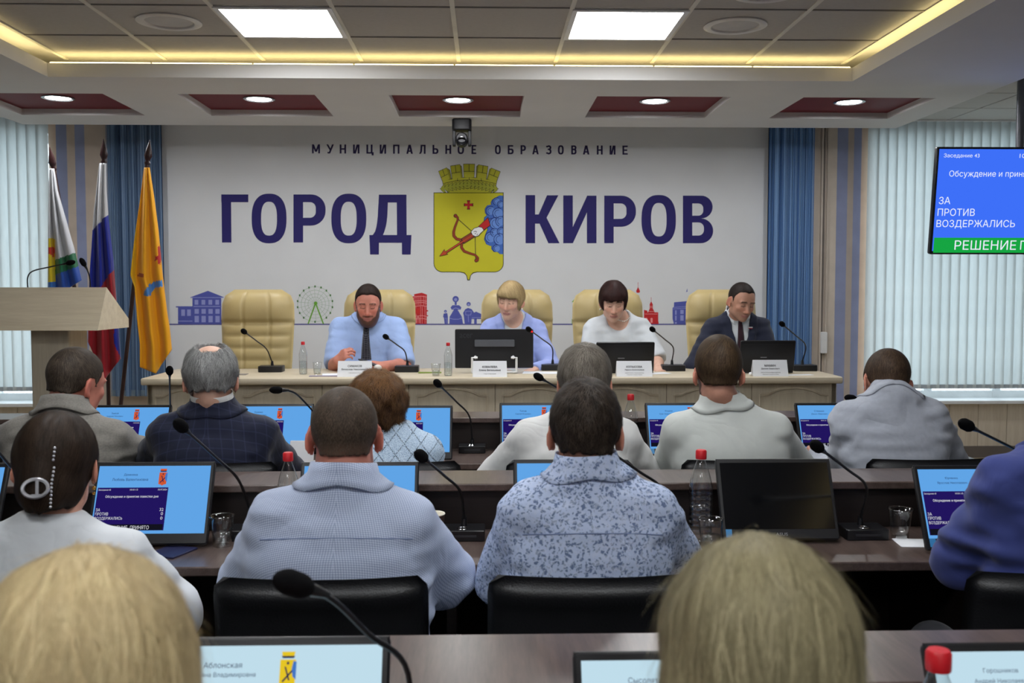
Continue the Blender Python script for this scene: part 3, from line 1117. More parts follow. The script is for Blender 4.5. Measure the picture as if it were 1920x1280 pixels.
def icon(label):
    o = bpy.data.objects.new('icon', None)
    COL.objects.link(o)
    o.parent = wall_back
    o['label'] = label
    return o


decal('ground_line', [rect(315, 606.6, 1300, 609.0)], mat('print_line', (92, 92, 150), 0.6), 0)
I = icon('violet theatre building drawing')
decal('building', [rect(334, 575, 361, 607), rect(361, 557, 415, 607), [(357, 557), (390, 545), (420, 557)], rect(330, 574, 361, 576)], icon_v, 1, I)
ww = [rect(340, 580, 347, 592), rect(351, 580, 358, 592)]
for k in range(4):
    x = 365 + 13 * k
    ww += [rect(x, 562, x + 7, 571), rect(x, 579, x + 8, 588), rect(x, 592, x + 8, 604)]
decal('window_print', ww, icon_vl, 2, I)
decal('cornice_print', [rect(363, 573.5, 413, 575), rect(334, 601, 361, 602.5), rect(357, 557, 419, 558.2)], icon_vl, 3, I)
I = icon('green ferris wheel drawing')
fw = lambda x, y: (540 + x / 12.8, 520 + y / 12.8)
rim = []
for rad, wd in ((420, 5), (335, 5), (250, 4), (170, 4)):
    pts = [(650 + rad * math.cos(2 * PI * k / 48), 640 + rad * math.sin(2 * PI * k / 48)) for k in range(49)]
    rim += polyline(pts, wd)
for k in range(18):
    a = 2 * PI * (k + 0.35) / 18
    rim += polyline([(660, 620), (650 + 415 * math.cos(a), 640 + 415 * math.sin(a))], 3.5)
decal('wheel_rim', rim, icon_gl, 1, I, fw)
cab = []
for k in range(18):
    a = 2 * PI * (k + 0.5) / 18
    if k in (3, 5):
        continue
    x, y = 650 + 424 * math.cos(a), 640 + 424 * math.sin(a)
    cab.append(rect(x - 18, y - 24, x + 18, y + 24))
decal('cabin', cab, mat('print_cabin', (88, 130, 80), 0.6), 2, I, fw)
decal('wheel_leg', polyline([(660, 620), (485, 1110)], 15) + polyline([(665, 620), (850, 1110)], 15) + [disc(665, 618, 42)], icon_g, 3, I, fw)
I = icon('red tower house drawing')
rt = lambda x, y: (750 + x / 11.29, 530 + y / 11.29)
decal('building', [[(200, 290), (300, 285), (300, 870), (200, 870)], [(300, 240), (460, 210), (480, 870), (300, 870)], [(460, 210), (570, 250), (565, 870), (470, 870)], rect(500, 580, 595, 605), rect(500, 685, 595, 708)], icon_r, 1, I, rt)
li = []
for y in (290, 380, 420, 490, 700, 760):
    li += polyline([(300, y + 8), (470, y - 6), (565, y + 12)], 6)
for y in (330, 400, 470, 560, 640, 720, 800):
    li += polyline([(205, y), (298, y)], 5)
for x in (320, 360, 400, 440, 500, 535):
    li += polyline([(x, 270), (x, 480)], 4)
for x in (225, 255, 285):
    li += polyline([(x, 300), (x, 860)], 4)
for x in (310, 340, 435, 470, 530):
    li += polyline([(x, 500), (x, 860)], 4)
li += polyline([(350, 850), (350, 750), (385, 715), (415, 750), (415, 850)], 6) + polyline([(383, 720), (383, 850)], 4)
decal('line_print', li, icon_rl, 2, I, rt)
decal('panel_print', [rect(335, 535, 435, 655)], mat('print_red_panel', (206, 40, 36), 0.6), 3, I, rt)
I = icon('violet folk figures and piano drawing')
decal('figure', [disc(962, 605, 30), [(925, 650), (1000, 640), (1015, 720), (1010, 870), (945, 870), (930, 740), (912, 720)], disc(1178, 345, 66), rect(1158, 400, 1200, 470),
                 [(1070, 520), (1110, 475), (1250, 475), (1300, 520), (1280, 570), (1095, 570)], [(1140, 570), (1220, 570), (1310, 720), (1335, 870), (1045, 870), (1050, 720)],
                 disc(1452, 450, 44), [(1335, 640), (1380, 560), (1440, 530), (1520, 560), (1575, 640), (1520, 680), (1510, 870), (1370, 870), (1350, 700)],
                 [(1510, 660), (1610, 610), (1700, 650), (1780, 690), (1780, 765), (1510, 765)], rect(1570, 765, 1625, 870)], icon_v, 1, I, rt)
fl = []
for cx, cy, r in ((1178, 355, 34), (1452, 460, 26), (962, 612, 17)):
    fl.append(disc(cx, cy, r))
fl += polyline([(1050, 745), (1120, 770), (1240, 770), (1315, 740)], 6) + polyline([(1390, 600), (1510, 600), (1500, 680), (1390, 680), (1390, 600)], 5) + polyline([(1445, 690), (1450, 830)], 5) + polyline([(1520, 740), (1780, 730)], 5)
fl += polyline([(1110, 560), (1180, 530), (1270, 560)], 6) + polyline([(950, 750), (1005, 750)], 4) + polyline([(980, 760), (980, 865)], 4)
decal('line_print', fl, icon_vl, 2, I, rt)
I = icon('green gazebo drawing')
decal('gazebo', [rect(1072, 598, 1084, 607), rect(1076, 567, 1079, 598), rect(1081, 567, 1083, 598), [(1072, 566), (1085, 552), (1085, 566)]], icon_g, 1, I)
I = icon('red church drawing')
chu = lambda x, y: (1070 + x / 6.4, 515 + y / 6.4)
decal('church', [rect(880, 450, 1050, 590), [(880, 420), (920, 430), (920, 460), (880, 460)], [(925, 460), (945, 410), (990, 410), (1010, 460)], rect(948, 360, 985, 412), [(945, 360), (966, 318), (988, 360)], rect(964, 268, 968, 320),
                 [(1020, 470), (1055, 570), (1055, 590), (1020, 590)], [(785, 195), (808, 145), (832, 195), (825, 215), (792, 215)], rect(806, 90, 810, 150)], icon_r, 1, I, chu)
decal('line_print', [disc(908, 530, 14), rect(896, 530, 920, 575), disc(970, 530, 14), rect(958, 530, 982, 575), rect(955, 372, 962, 400), rect(970, 372, 977, 400)] + polyline([(890, 470), (1040, 470)], 3) + polyline([(930, 440), (1005, 440)], 3), icon_rl, 2, I, chu)
I = icon('violet mansion drawing')
decal('building', [[(1240, 330), (1400, 315), (1400, 590), (1235, 590)], [(1222, 400), (1240, 380), (1240, 590), (1222, 530)], [(1385, 205), (1400, 160), (1400, 205)]], icon_v, 1, I, chu)
decal('window_print', [rect(1252, 425, 1270, 480), rect(1252, 490, 1270, 550), rect(1315, 420, 1355, 470), rect(1315, 485, 1355, 550), rect(1250, 565, 1272, 588)] + polyline([(1225, 392), (1400, 378)], 3) + polyline([(1225, 410), (1400, 398)], 3), icon_vl, 2, I, chu)

# ================================================================== FURNITURE
def on(px, py, z):
    """point of the photo pixel on the horizontal plane at height z"""
    d = CROT @ Vector(((px - 960.0) / FPX, -(py - 640.0) / FPX, -1.0))
    return CAM + d * ((z - CAM.z) / d.z)


desk_w = wood_mat('desk_maple', (190, 176, 152), (206, 194, 170), 0.4, 0, 0.8, 0.4)
desk_v = wood_mat('desk_panel_maple', (188, 176, 154), (204, 193, 171), 0.45, 2, 0.8, 0.4)
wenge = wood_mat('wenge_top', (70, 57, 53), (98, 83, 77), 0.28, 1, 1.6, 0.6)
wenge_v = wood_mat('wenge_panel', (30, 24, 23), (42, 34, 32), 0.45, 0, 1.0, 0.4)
black_pl = mat('black_satin_plastic', (22, 22, 25), 0.38, 0.45)
black_matte = mat('black_matte', (16, 16, 18), 0.7, 0.3)
leather_b = mat('black_leather', (24, 25, 28), 0.38, 0.5, vary=0.15, bump=0.25, bscale=240)
chrome = mat('chrome', (190, 192, 196), 0.18, 0.5, 1.0)
white_card = mat('white_card', (236, 238, 242), 0.6, 0.3, vary=0.01)
ink_txt = mat('printed_text', (40, 42, 52), 0.6)

# ---- presidium desk
dx0, dx1 = at(263, 708, 6.05).x, at(1581, 708, 6.05).x
desk = thing('presidium_desk', 'long beige presidium desk with arched front panels', 'desk', ((dx0 + dx1) / 2, 6.05, 0.20))
hw = (dx1 - dx0) / 2
DZ = 0.80
MB().rbox((-hw, 0, DZ - 0.042), (hw, 0.74, DZ), 0.012, 2, 0).build('desktop', desk_w, desk, True)
MB().box((-hw + 0.02, 0.06, 0.0), (-hw + 0.05, 0.70, DZ - 0.042)).build('side_panel', desk_v, desk)
MB().box((hw - 0.05, 0.06, 0.0), (hw - 0.02, 0.70, DZ - 0.042)).build('side_panel', desk_v, desk)
pw = (2 * hw - 0.04) / 8
MB().box((-hw + 0.03, 0.084, 0.01), (hw - 0.03, 0.10, DZ - 0.045)).build('backing_board', desk_v, desk)  # unseen board, added to stop light showing through the panel joints
pane_me = MB().rbox((0.0015, 0, 0.02), (pw - 0.0015, 0.022, DZ - 0.046), 0.004, 1, 1).mesh('front_panel')


def arch_pts(x0, x1, zb, rise, inset):
    pts = [(x0, zb), (x0 + 0.045, zb)]
    n = 12
    for k in range(1, n):
        t_ = k / n
        pts.append((x0 + 0.045 + (x1 - x0 - 0.09) * t_, zb + rise * math.sin(PI * t_) ** 0.75))
    pts += [(x1 - 0.045, zb), (x1, zb)]
    return pts


ar = MB()
a = arch_pts(0.05, pw - 0.05, 0.685, 0.045, 0)
ar.tube([(x, -0.003, z) for x, z in a], 0.010, 6)
ar.tube([(0.05, -0.002, 0.685), (0.05, -0.002, 0.10), (pw - 0.05, -0.002, 0.10), (pw - 0.05, -0.002, 0.685)], 0.007, 6)
ar_me = ar.mesh('arch_moulding')
ar2 = MB()
a2 = arch_pts(0.075, pw - 0.075, 0.655, 0.045, 0)
ar2.prism([(x, z) for x, z in a2] + [(pw - 0.075, 0.13), (0.075, 0.13)], 1, -0.006, 0.006)
ar2_me = ar2.mesh('raised_field')
for k in range(8):
    o = link('front_panel', pane_me, desk_v, desk, True, (-hw + 0.02 + k * pw, 0.06, 0))
    link('arch_moulding', ar_me, desk_v, o, True)
    link('raised_field', ar2_me, desk_v, o)

# ---- cream leather executive chairs
cream = mat('cream_leather', (184, 164, 114), 0.42, 0.45, vary=0.06, vscale=5, bump=0.15, bscale=160)


def exec_chair_meshes():
    nu, nv = 44, 60
    wprof = [(0, 0.215), (0.15, 0.235), (0.4, 0.248), (0.6, 0.256), (0.75, 0.262), (0.88, 0.258), (0.95, 0.235), (1.0, 0.17)]
    Hh, z0 = 0.86, 0.48
    vs, fs = [], []
    for j in range(nv + 1):
        v = j / nv
        hw_ = np.interp(v, [p[0] for p in wprof], [p[1] for p in wprof])
        z = z0 + Hh * v
        lean = 0.10 * v
        for side_ in (0, 1):
            for i in range(nu + 1):
                u = -1 + 2 * i / nu
                x = hw_ * u
                ed = (1 - abs(u) ** 5) * (1 - abs(2 * v - 1) ** 16)
                if side_ == 0:
                    th = 0.055 * ed ** 0.5
                    seam = min(abs(u - 0.36), abs(u + 0.36)) * hw_
                    th -= 0.016 * math.exp(-(seam / 0.007) ** 2) * ed
                    if v > 0.72:
                        th += 0.036 * math.sin(PI * min(1, (v - 0.72) / 0.28)) ** 0.6 * ed
                    else:
                        q = (v / 0.72 * 7) % 1.0
                        th += 0.012 * math.sin(PI * q) ** 0.5 * ed
                    if abs(v - 0.72) < 0.016:
                        th -= 0.012
                    y = lean - th
                else:
                    y = lean + 0.045 * ed ** 0.5
                vs.append((x, y, z))
    n = nu + 1
    for j in range(nv):
        for s_ in (0, 1):
            for i in range(nu):
                a_ = (2 * j + s_) * n + i
                b_ = (2 * (j + 1) + s_) * n + i
                q = (a_, a_ + 1, b_ + 1, b_)
                fs.append(q if s_ == 0 else q[::-1])
        for i in (0, nu):
            a_, b_ = 2 * j * n + i, (2 * j + 1) * n + i
            c_, d_ = 2 * (j + 1) * n + i, (2 * (j + 1) + 1) * n + i
            fs.append((a_, b_, d_, c_))
    me = MB().add(vs, fs).mesh('backrest')
    seat = MB().rbox((-0.26, -0.50, 0.42), (0.26, 0.02, 0.52), 0.05, 4).mesh('seat')
    arm = MB().tube(spline([(0, -0.02, 0.55), (0, -0.05, 0.67), (0, -0.20, 0.70), (0, -0.36, 0.68), (0, -0.42, 0.60), (0, -0.38, 0.48)], 20), 0.022, 8).mesh('armrest')
    col_ = MB().lathe([(0.03, 0.08), (0.03, 0.42)], 16, (0, -0.24, 0)).mesh('gas_column')
    base = MB()
    for k in range(5):
        an = 2 * PI * k / 5 + 0.3
        base.tube([(0, -0.24, 0.10), (0.28 * math.cos(an), -0.24 + 0.28 * math.sin(an), 0.07)], [0.03, 0.018], 8)
        base.sphere((0.28 * math.cos(an), -0.24 + 0.28 * math.sin(an), 0.03), 0.03, 8, 6)
    return me, seat, arm, col_, base.mesh('star_base')


ec = exec_chair_meshes()
for px, top, w_, lab, rz in ((480, 545, 135, 'empty cream leather executive chair behind the presidium desk', 2), (709, 543, 128, 'cream leather executive chair behind the bearded man', -2), (970, 543, 126, 'cream leather executive chair behind the blonde woman in blue blazer', 0),
                             (1143, 541, 133, 'cream leather executive chair behind the dark haired woman', 3), (1357, 543, 130, 'cream leather executive chair behind the navy suited man', 2)):
    p = at(px, 600, 7.12)
    o = thing('executive_chair', lab, 'chair', (p.x, 7.12, 0.20), R(rz), 'cream executive chairs behind the desk')
    link('backrest', ec[0], cream, o, 'full')
    link('seat', ec[1], cream, o, True)
    for sx in (-1, 1):
        link('armrest', ec[2], black_pl, o, True, (sx * 0.30, 0.0, 0.0))
    link('gas_column', ec[3], black_pl, o, True)
    link('star_base', ec[4], black_pl, o, True)

# ---- lectern
lec = thing('lectern', 'beige wooden lectern with sloped top and two gooseneck microphones', 'lectern', (-2.60, 5.95, 0.20))
lx = at(183, 618, 5.76).x + 2.60
prof = [(-0.19, 1.106), (-0.04, 1.355), (0.31, 1.16), (0.31, 1.105)]
MB().prism(prof, 0, -lx - 0.02, lx).build('reading_top', desk_w, lec)
cx0, cx1 = at(58, 680, 5.90).x + 2.60, at(130, 680, 5.90).x + 2.60
MB().rbox((cx0, -0.05, 0.03), (cx1, 0.23, 1.12), 0.01, 2).build('column', desk_v, lec)
MB().rbox((cx0 - 0.15, -0.13, 0.0), (cx1 + 0.15, 0.30, 0.035), 0.02, 2).build('base', desk_v, lec)

# ---- flags
pole_m = wood_mat('dark_pole', (40, 22, 20), (58, 34, 30), 0.35, 2)
brass = mat('brass', (170, 140, 70), 0.3, 0.5, 0.9)
t = NT('flag_cloth')
a_ = t.n('ShaderNodeAttribute', attribute_name='Col')
t.base(a_.outputs['Color'])
t.set(0.55, 0.25)
b_ = t.b.inputs['Sheen Weight']
b_.default_value = 0.2
t.bump(t.noise(t.coords((1, 1, 1)), 900, 2), 0.1, 0.001)
flag_mat = t.m


def flag(label, Y, top, base, rows, color_fn, folds, seed):
    """pole from pixel `base` to `top`; cloth rows = (py, px_left, px_right)"""
    b0, b1 = at(base[0], base[1], Y), at(top[0], top[1], Y)
    root = thing('flag', label, 'flag', (b0.x, Y, b0.z))
    P = lambda p: (p.x - b0.x, p.y - Y, p.z - b0.z)
    d = (b1 - b0).normalized()
    tip = b1 - d * 0.17
    MB().tube([P(b0), P(tip)], 0.014, 10).build('pole', pole_m, root, True)
    q = tip.copy()
    rot = Vector((0, 0, 1)).rotation_difference(d).to_matrix().to_4x4()
    f = MB().lathe([(0.016, 0), (0.022, 0.012), (0.014, 0.025), (0.02, 0.04), (0.028, 0.06), (0.020, 0.10), (0.010, 0.135), (0.002, 0.17)], 12)
    f.v = [(x, y * 0.45, z) for x, y, z in f.v]
    f.xf(Matrix.Translation(P(q)) @ rot).build('finial', mat('dark_finial', (48, 26, 26), 0.3, 0.5), root, True)
    nu, nv = 46, 110
    pys = [r[0] for r in rows]
    vs, fs, cols, uv = [], [], [], []
    for j in range(nv + 1):
        v = j / nv
        for i in range(nu + 1):
            u = i / nu
            # bottom hem and side outline from the rows; row py may slant with u
            py = pys[0] + (pys[-1] - pys[0]) * v
            xl = np.interp(py, pys, [r[1] for r in rows])
            xr = np.interp(py, pys, [r[2] for r in rows])
            if len(rows[-1]) > 3:
                py = pys[0] + (np.interp(u, [0, 0.5, 1], rows[-1][3]) - pys[0]) * v
            px = xl + (xr - xl) * u
            amp = 0.012 + 0.045 * min(1, v * 2.2)
            yy = Y - 0.03 - amp * (0.5 + 0.5 * math.sin(2 * PI * (folds * u + 0.15 * math.sin(3 * v + seed)) + seed)) - 0.02 * math.sin(PI * u)
            p = at(px, py, yy)
            vs.append(P(p))
            uv.append((px, py))
    n = nu + 1
    for j in range(nv):
        for i in range(nu):
            q = (j * n + i, j * n + i + 1, (j + 1) * n + i + 1, (j + 1) * n + i)
            fs.append(q)
            mx_ = sum(uv[k][0] for k in q) / 4
            my_ = sum(uv[k][1] for k in q) / 4
            cols += [color_fn(mx_, my_)] * 4
    me = bpy.data.meshes.new('cloth')
    me.from_pydata(vs, [], fs)
    set_col(me, cols)
    c = link('cloth', me, flag_mat, root, 'full')
    md = c.modifiers.new('thickness', 'SOLIDIFY')
    md.thickness = 0.003
    return root, P


fw_, fb_, fr_ = srgb(206, 208, 212), srgb(22, 38, 150), srgb(158, 26, 40)
fg_, fbl_, fy_ = srgb(30, 110, 70), srgb(40, 84, 176), srgb(226, 200, 40)
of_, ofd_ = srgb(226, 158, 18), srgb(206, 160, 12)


def col1(x, y):
    if x < 104 and y > 447:
        if (x - 97) ** 2 + (y - 470) ** 2 < 60 or (abs((x - 99) * 1.0) < 2.2 and 462 < y < 482):
            return srgb(206, 60, 40)
        return fy_ if y < 528 else srgb(60, 120, 200)
    e = 487 - (x - 104) * 0.37
    if y < e:
        return fw_
    if y < e + 28:
        return fg_
    return fbl_


def col2(x, y):
    wb = 428 - (x - 176) * 0.98
    if y < wb and y < 430:
        return fw_
    br = 540 - (x - 187) * 1.45 if y < 620 else 1e9
    if y < 600:
        return fb_ if y < 540 - (x - 186) * 1.35 + 1 else fr_
    if y < 690 and x > 208 + max(0, (640 - y)) * 0.2 and y < 612 + (x - 200) * 2.3 and x > 214:
        return fb_
    return fr_


def col3(x, y):
    if 291 < x < 303 and y < 495 and y > 462 and (abs(x - 298) < 2.5 or abs(y - 484) < 4):
        return srgb(170, 30, 30)
    # fragment of the bow in blue
    dx, dy = x - 292, y - 552
    rr_ = math.hypot(dx - 8, dy - 4)
    if 24 < rr_ + 6 < 36 and dx < 12 and dy < 2 and y > 526:
        return srgb(70, 130, 200)
    if 258 < x < 270 and 513 < y < 519:
        return srgb(150, 60, 20)
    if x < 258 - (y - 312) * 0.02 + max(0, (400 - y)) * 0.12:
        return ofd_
    return of_


flag('draped white flag with green and blue bands behind the lectern', 7.02, (93, 275), (196, 860),
     [(316, 93, 101), (360, 92, 108), (420, 91, 124), (480, 91, 139), (545, 90, 153, (548, 545, 525))], col1, 2.6, 0.4)
flag('draped white, blue and red tricolour flag beside the lectern', 6.92, (194, 260), (206, 868),
     [(306, 186, 199), (360, 181, 200), (420, 175, 203), (500, 171, 212), (560, 168, 216), (640, 166, 222), (700, 165, 226, (640, 712, 672))], col2, 2.4, 1.7)
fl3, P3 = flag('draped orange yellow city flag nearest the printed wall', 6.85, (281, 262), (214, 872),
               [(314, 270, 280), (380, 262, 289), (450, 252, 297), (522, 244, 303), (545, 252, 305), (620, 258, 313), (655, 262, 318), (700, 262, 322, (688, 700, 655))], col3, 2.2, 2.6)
fb = at(206, 868, 6.93)
o = thing('flag_stand', 'dark three hole flag stand on the dais beside lectern', 'stand', (fb.x, 6.93, 0.20))
MB().lathe([(0.001, 0), (0.19, 0), (0.19, 0.02), (0.06, 0.05), (0.045, 0.16), (0.05, 0.19), (0.001, 0.19)], 24).build('base', pole_m, o, True)

# ---- television on a ceiling pole
TVY = 6.26
tl, br_ = at(1752, 276, TVY), at(1752, 477, TVY)
TW, TH = 1.225, tl.z - br_.z
tv = thing('television', 'large wall television showing blue voting results screen', 'television', (tl.x + TW / 2, TVY, br_.z))
TM = Matrix.Translation((0, 0, TH / 2)) @ Matrix.Rotation(R(6.5), 4, 'X') @ Matrix.Translation((0, 0, -TH / 2))
MB().rbox((-TW / 2, 0.0, 0), (TW / 2, 0.035, TH), 0.012, 2, 1).xf(TM).build('housing', black_pl, tv, True)
MB().rbox((-0.3, 0.03, 0.15), (0.3, 0.08, 0.55), 0.02, 2, 1).xf(TM).build('back_cover', black_pl, tv, True)
sc_m = emit('tv_screen_blue', (62, 112, 248), 1.0)
sc_w = emit('screen_white', (232, 238, 252), 1.0)
scr = MB().box((-TW / 2 + 0.016, -0.002, 0.022), (TW / 2 - 0.016, 0.004, TH - 0.014)).xf(TM).build('screen', sc_m, tv)
k_ = TVY / 1850.0
tvx = lambda c: -TW / 2 + (1700 + c / 4.923 - 1752) * k_
tvz = lambda c: TH - (240 + c / 4.923 - 276) * k_
MB().box((tvx(290), -0.0035, tvz(1150)), (TW / 2 - 0.06, -0.0015, tvz(1010))).xf(TM).build('green_band', emit('screen_green', (24, 172, 70), 0.9), scr)


def tvt(txt, c0, c1, y0, y1, bold=0.0, keep=False):
    me = text_fit(txt, (tvx(c0), tvz(y1), tvx(c1), tvz(y0)), -0.0045, bold, keep)
    me.transform(TM)
    link('screen_text', me, sc_w, scr)


tvt('Заседание 43', 322, 655, 238, 280)
tvt('10:01:13', 1030, 1240, 238, 276)
tvt('10.07.2024', 1500, 1760, 238, 276)
tvt('Обсуждение и принятие повестки дня', 385, 1710, 392, 462)
tvt('ЗА', 307, 415, 633, 700)
tvt('ПРОТИВ', 303, 653, 740, 808)
tvt('ВОЗДЕРЖАЛИСЬ', 300, 1042, 845, 925)
tvt('32', 1650, 1740, 633, 700)
tvt('0', 1695, 1740, 740, 808)
tvt('0', 1695, 1740, 845, 915)
tvt('РЕШЕНИЕ', 487, 1070, 1035, 1122)
tvt('ПРИНЯТО', 1110, 1640, 1035, 1122)
pxp = at(1916, 240, TVY + 0.12).x - tv.location.x
MB().tube([(pxp, 0.14, 0.3), (pxp, 0.14, ZC - br_.z)], 0.025, 14).build('ceiling_pole', mat('grey_pole', (120, 122, 128), 0.35, 0.5, 0.6), tv, True)
MB().cbox((0.0, 0.11, 0.35), (0.4, 0.06, 0.1)).build('mount_bracket', black_pl, tv)

# ---- conference tables, three rows
def conf_table(yn, x0, x1, label):
    o = thing('conference_table', label, 'table', ((x0 + x1) / 2, yn, 0), 0, 'dark conference tables in rows')
    h = (x1 - x0) / 2
    MB().rbox((-h, 0, 0.722), (h, 0.44, 0.75), 0.004, 2, 0).build('tabletop', wenge, o)
    MB().rbox((-h, 0.385, 0.885), (h, 0.63, 0.91), 0.004, 2, 0).build('raised_shelf', wenge, o)
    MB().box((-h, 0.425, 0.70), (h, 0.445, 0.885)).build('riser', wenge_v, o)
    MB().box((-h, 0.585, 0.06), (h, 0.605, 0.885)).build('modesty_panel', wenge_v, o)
    n = 5
    for k in range(n):
        x = -h + 0.015 + (2 * h - 0.03) * k / (n - 1)
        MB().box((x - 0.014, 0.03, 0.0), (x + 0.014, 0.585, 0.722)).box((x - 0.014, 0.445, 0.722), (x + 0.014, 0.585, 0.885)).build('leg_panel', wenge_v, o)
    return o


ROW1, ROW2, ROW3 = 4.47, 2.82, 1.17
conf_table(ROW1, -3.2, 2.3, 'long dark brown table of the front row facing the presidium desk')
conf_table(ROW2, -3.2, 3.0, 'long dark brown table of the middle row with checked shirt man')
conf_table(ROW3, -3.2, 3.0, 'long dark brown table of the last row before the blonde women')

# ---- black conference chairs
cb = MB()
nu, nv = 26, 22
vs, fs = [], []
for j in range(nv + 1):
    v = j / nv
    z = 0.50 + 0.43 * v
    for s_ in (0, 1):
        for i in range(nu + 1):
            u = -1 + 2 * i / nu
            e = max(0.0, (1 - abs(u) ** 8)) ** 0.5 * max(0.0, (1 - abs(2 * v - 1) ** 14)) ** 0.5
            hw_ = 0.232 * (1 - 0.10 * max(0, (v - 0.93) / 0.07) ** 2)
            curve = 0.03 * u * u
            roll = 0.014 * math.exp(-((v - 0.93) / 0.06) ** 2)
            y = 0.05 * (1 - v) + curve + ((-0.026 - roll) * e if s_ == 0 else (0.026 + roll * 0.4) * e)
            vs.append((hw_ * u, y, z))
n = nu + 1
for j in range(nv):
    for s_ in (0, 1):
        for i in range(nu):
            a_ = (2 * j + s_) * n + i
            b_ = (2 * (j + 1) + s_) * n + i
            fs.append((a_, a_ + 1, b_ + 1, b_) if s_ == 0 else (a_, b_, b_ + 1, a_ + 1))
    for i in (0, nu):
        a_, b_, c_, d_ = 2 * j * n + i, (2 * j + 1) * n + i, 2 * (j + 1) * n + i, (2 * (j + 1) + 1) * n + i
        fs.append((a_, b_, d_, c_))
for j in (0, nv):
    for i in range(nu):
        a_, b_ = 2 * j * n + i, (2 * j + 1) * n + i
        fs.append((a_, a_ + 1, b_ + 1, b_))
cb_back = MB().add(vs, fs).mesh('backrest')
cb_seat = MB().rbox((-0.23, 0.05, 0.40), (0.23, 0.50, 0.46), 0.04, 4).mesh('seat')
cb_legs = []
for sx in (-1, 1):
    cb_legs.append(MB().tube([(sx * 0.20, 0.06, 0.40), (sx * 0.22, -0.02, 0.0)], 0.012, 8).mesh('leg'))
    cb_legs.append(MB().tube([(sx * 0.20, 0.46, 0.40), (sx * 0.22, 0.50, 0.0)], 0.012, 8).mesh('leg'))
cb_sup = MB().tube([(-0.16, 0.09, 0.41), (-0.16, 0.07, 0.56)], 0.012, 8).tube([(0.16, 0.09, 0.41), (0.16, 0.07, 0.56)], 0.012, 8).mesh('back_support')


def conf_chair(x, y, label, rz=0):
    o = thing('conference_chair', label, 'chair', (x, y, 0), R(rz), 'black conference chairs')
    link('backrest', cb_back, leather_b, o, 'full')
    link('seat', cb_seat, leather_b, o, True)
    for l in cb_legs:
        link('leg', l, black_pl, o, True)
    link('back_support', cb_sup, black_pl, o, True)
    return o


# ---- monitors on the tables
scr_blue = emit('screen_sky_blue', (104, 176, 246), 0.85)
scr_pale = emit('screen_pale_blue', (196, 226, 240), 0.95)
scr_ind = emit('screen_indigo', (38, 24, 104), 0.8)
scr_off = mat('screen_off', (10, 11, 14), 0.12, 0.6, vary=0.02)
scr_txt = emit('screen_text_white', (226, 226, 236), 0.9)
scr_dtx = emit('screen_text_navy', (32, 40, 96), 0.6)
scr_red = emit('screen_emblem_red', (226, 96, 56), 0.8)
scr_yel = emit('screen_emblem_yellow', (240, 206, 40), 0.9)
scr_cl = emit('screen_emblem_blue', (74, 130, 214), 0.8)
scr_blk = emit('screen_dark_band', (26, 26, 40), 0.6)
sticker = mat('sticker_blue', (70, 150, 210), 0.4)
MW, MT = 0.372, 0.262           # width and slant height
TILT = R(25)
MM = Matrix.Translation((0, -0.055, 0.014)) @ Matrix.Rotation(-TILT, 4, 'X')
mon_body = MB().rbox((-MW / 2, 0.0, 0), (MW / 2, 0.018, MT), 0.010, 3, 1).xf(MM).mesh('housing')
mon_rim = MB().tube([(-MW / 2 + 0.006, 0.004, 0.004), (-MW / 2 + 0.003, 0.004, MT - 0.003), (MW / 2 - 0.003, 0.004, MT - 0.003), (MW / 2 - 0.006, 0.004, 0.004)], 0.0035, 6).xf(MM).mesh('edge_rim')
SX0, SX1, SZ0, SZ1 = -MW / 2 + 0.012, MW / 2 - 0.012, 0.034, MT - 0.014
mon_scr = MB().box((SX0, -0.0012, SZ0), (SX1, 0.002, SZ1)).xf(MM).mesh('screen')
mon_stand = MB().box((-0.06, 0.02, 0.0), (0.06, 0.13, 0.012)).box((-0.04, 0.045, 0.01), (0.04, 0.075, 0.16)).mesh('stand')
sxf = lambda u: SX0 + (SX1 - SX0) * u
szf = lambda v: SZ1 - (SZ1 - SZ0) * v


def srect(u0, v0, u1, v1, lay):
    b = MB().add([(sxf(u0), -0.0016 - 0.0004 * lay, szf(v0)), (sxf(u1), -0.0016 - 0.0004 * lay, szf(v0)), (sxf(u1), -0.0016 - 0.0004 * lay, szf(v1)), (sxf(u0), -0.0016 - 0.0004 * lay, szf(v1))], [(0, 3, 2, 1)])
    return b


def spoly(polys, lay):
    b = MB()
    for p in polys:
        b.add([(sxf(u), -0.0016 - 0.0004 * lay, szf(v)) for u, v in p], [tuple(range(len(p)))])
    return b.xf(MM)


def stext(txt, u0, v0, u1, v1, keep=False, bold=0.0, lay=2):
    me = text_fit(txt, (sxf(u0), szf(v1), sxf(u1), szf(v0)), -0.0016 - 0.0004 * lay, bold, keep, 'C' if keep else 'L')
    me.transform(MM)
    return me


def join_me(mes, name):
    bm = bmesh.new()
    for me in mes:
        bm.from_mesh(me)
    out = bpy.data.meshes.new(name)
    bm.to_mesh(out)
    bm.free()
    return out


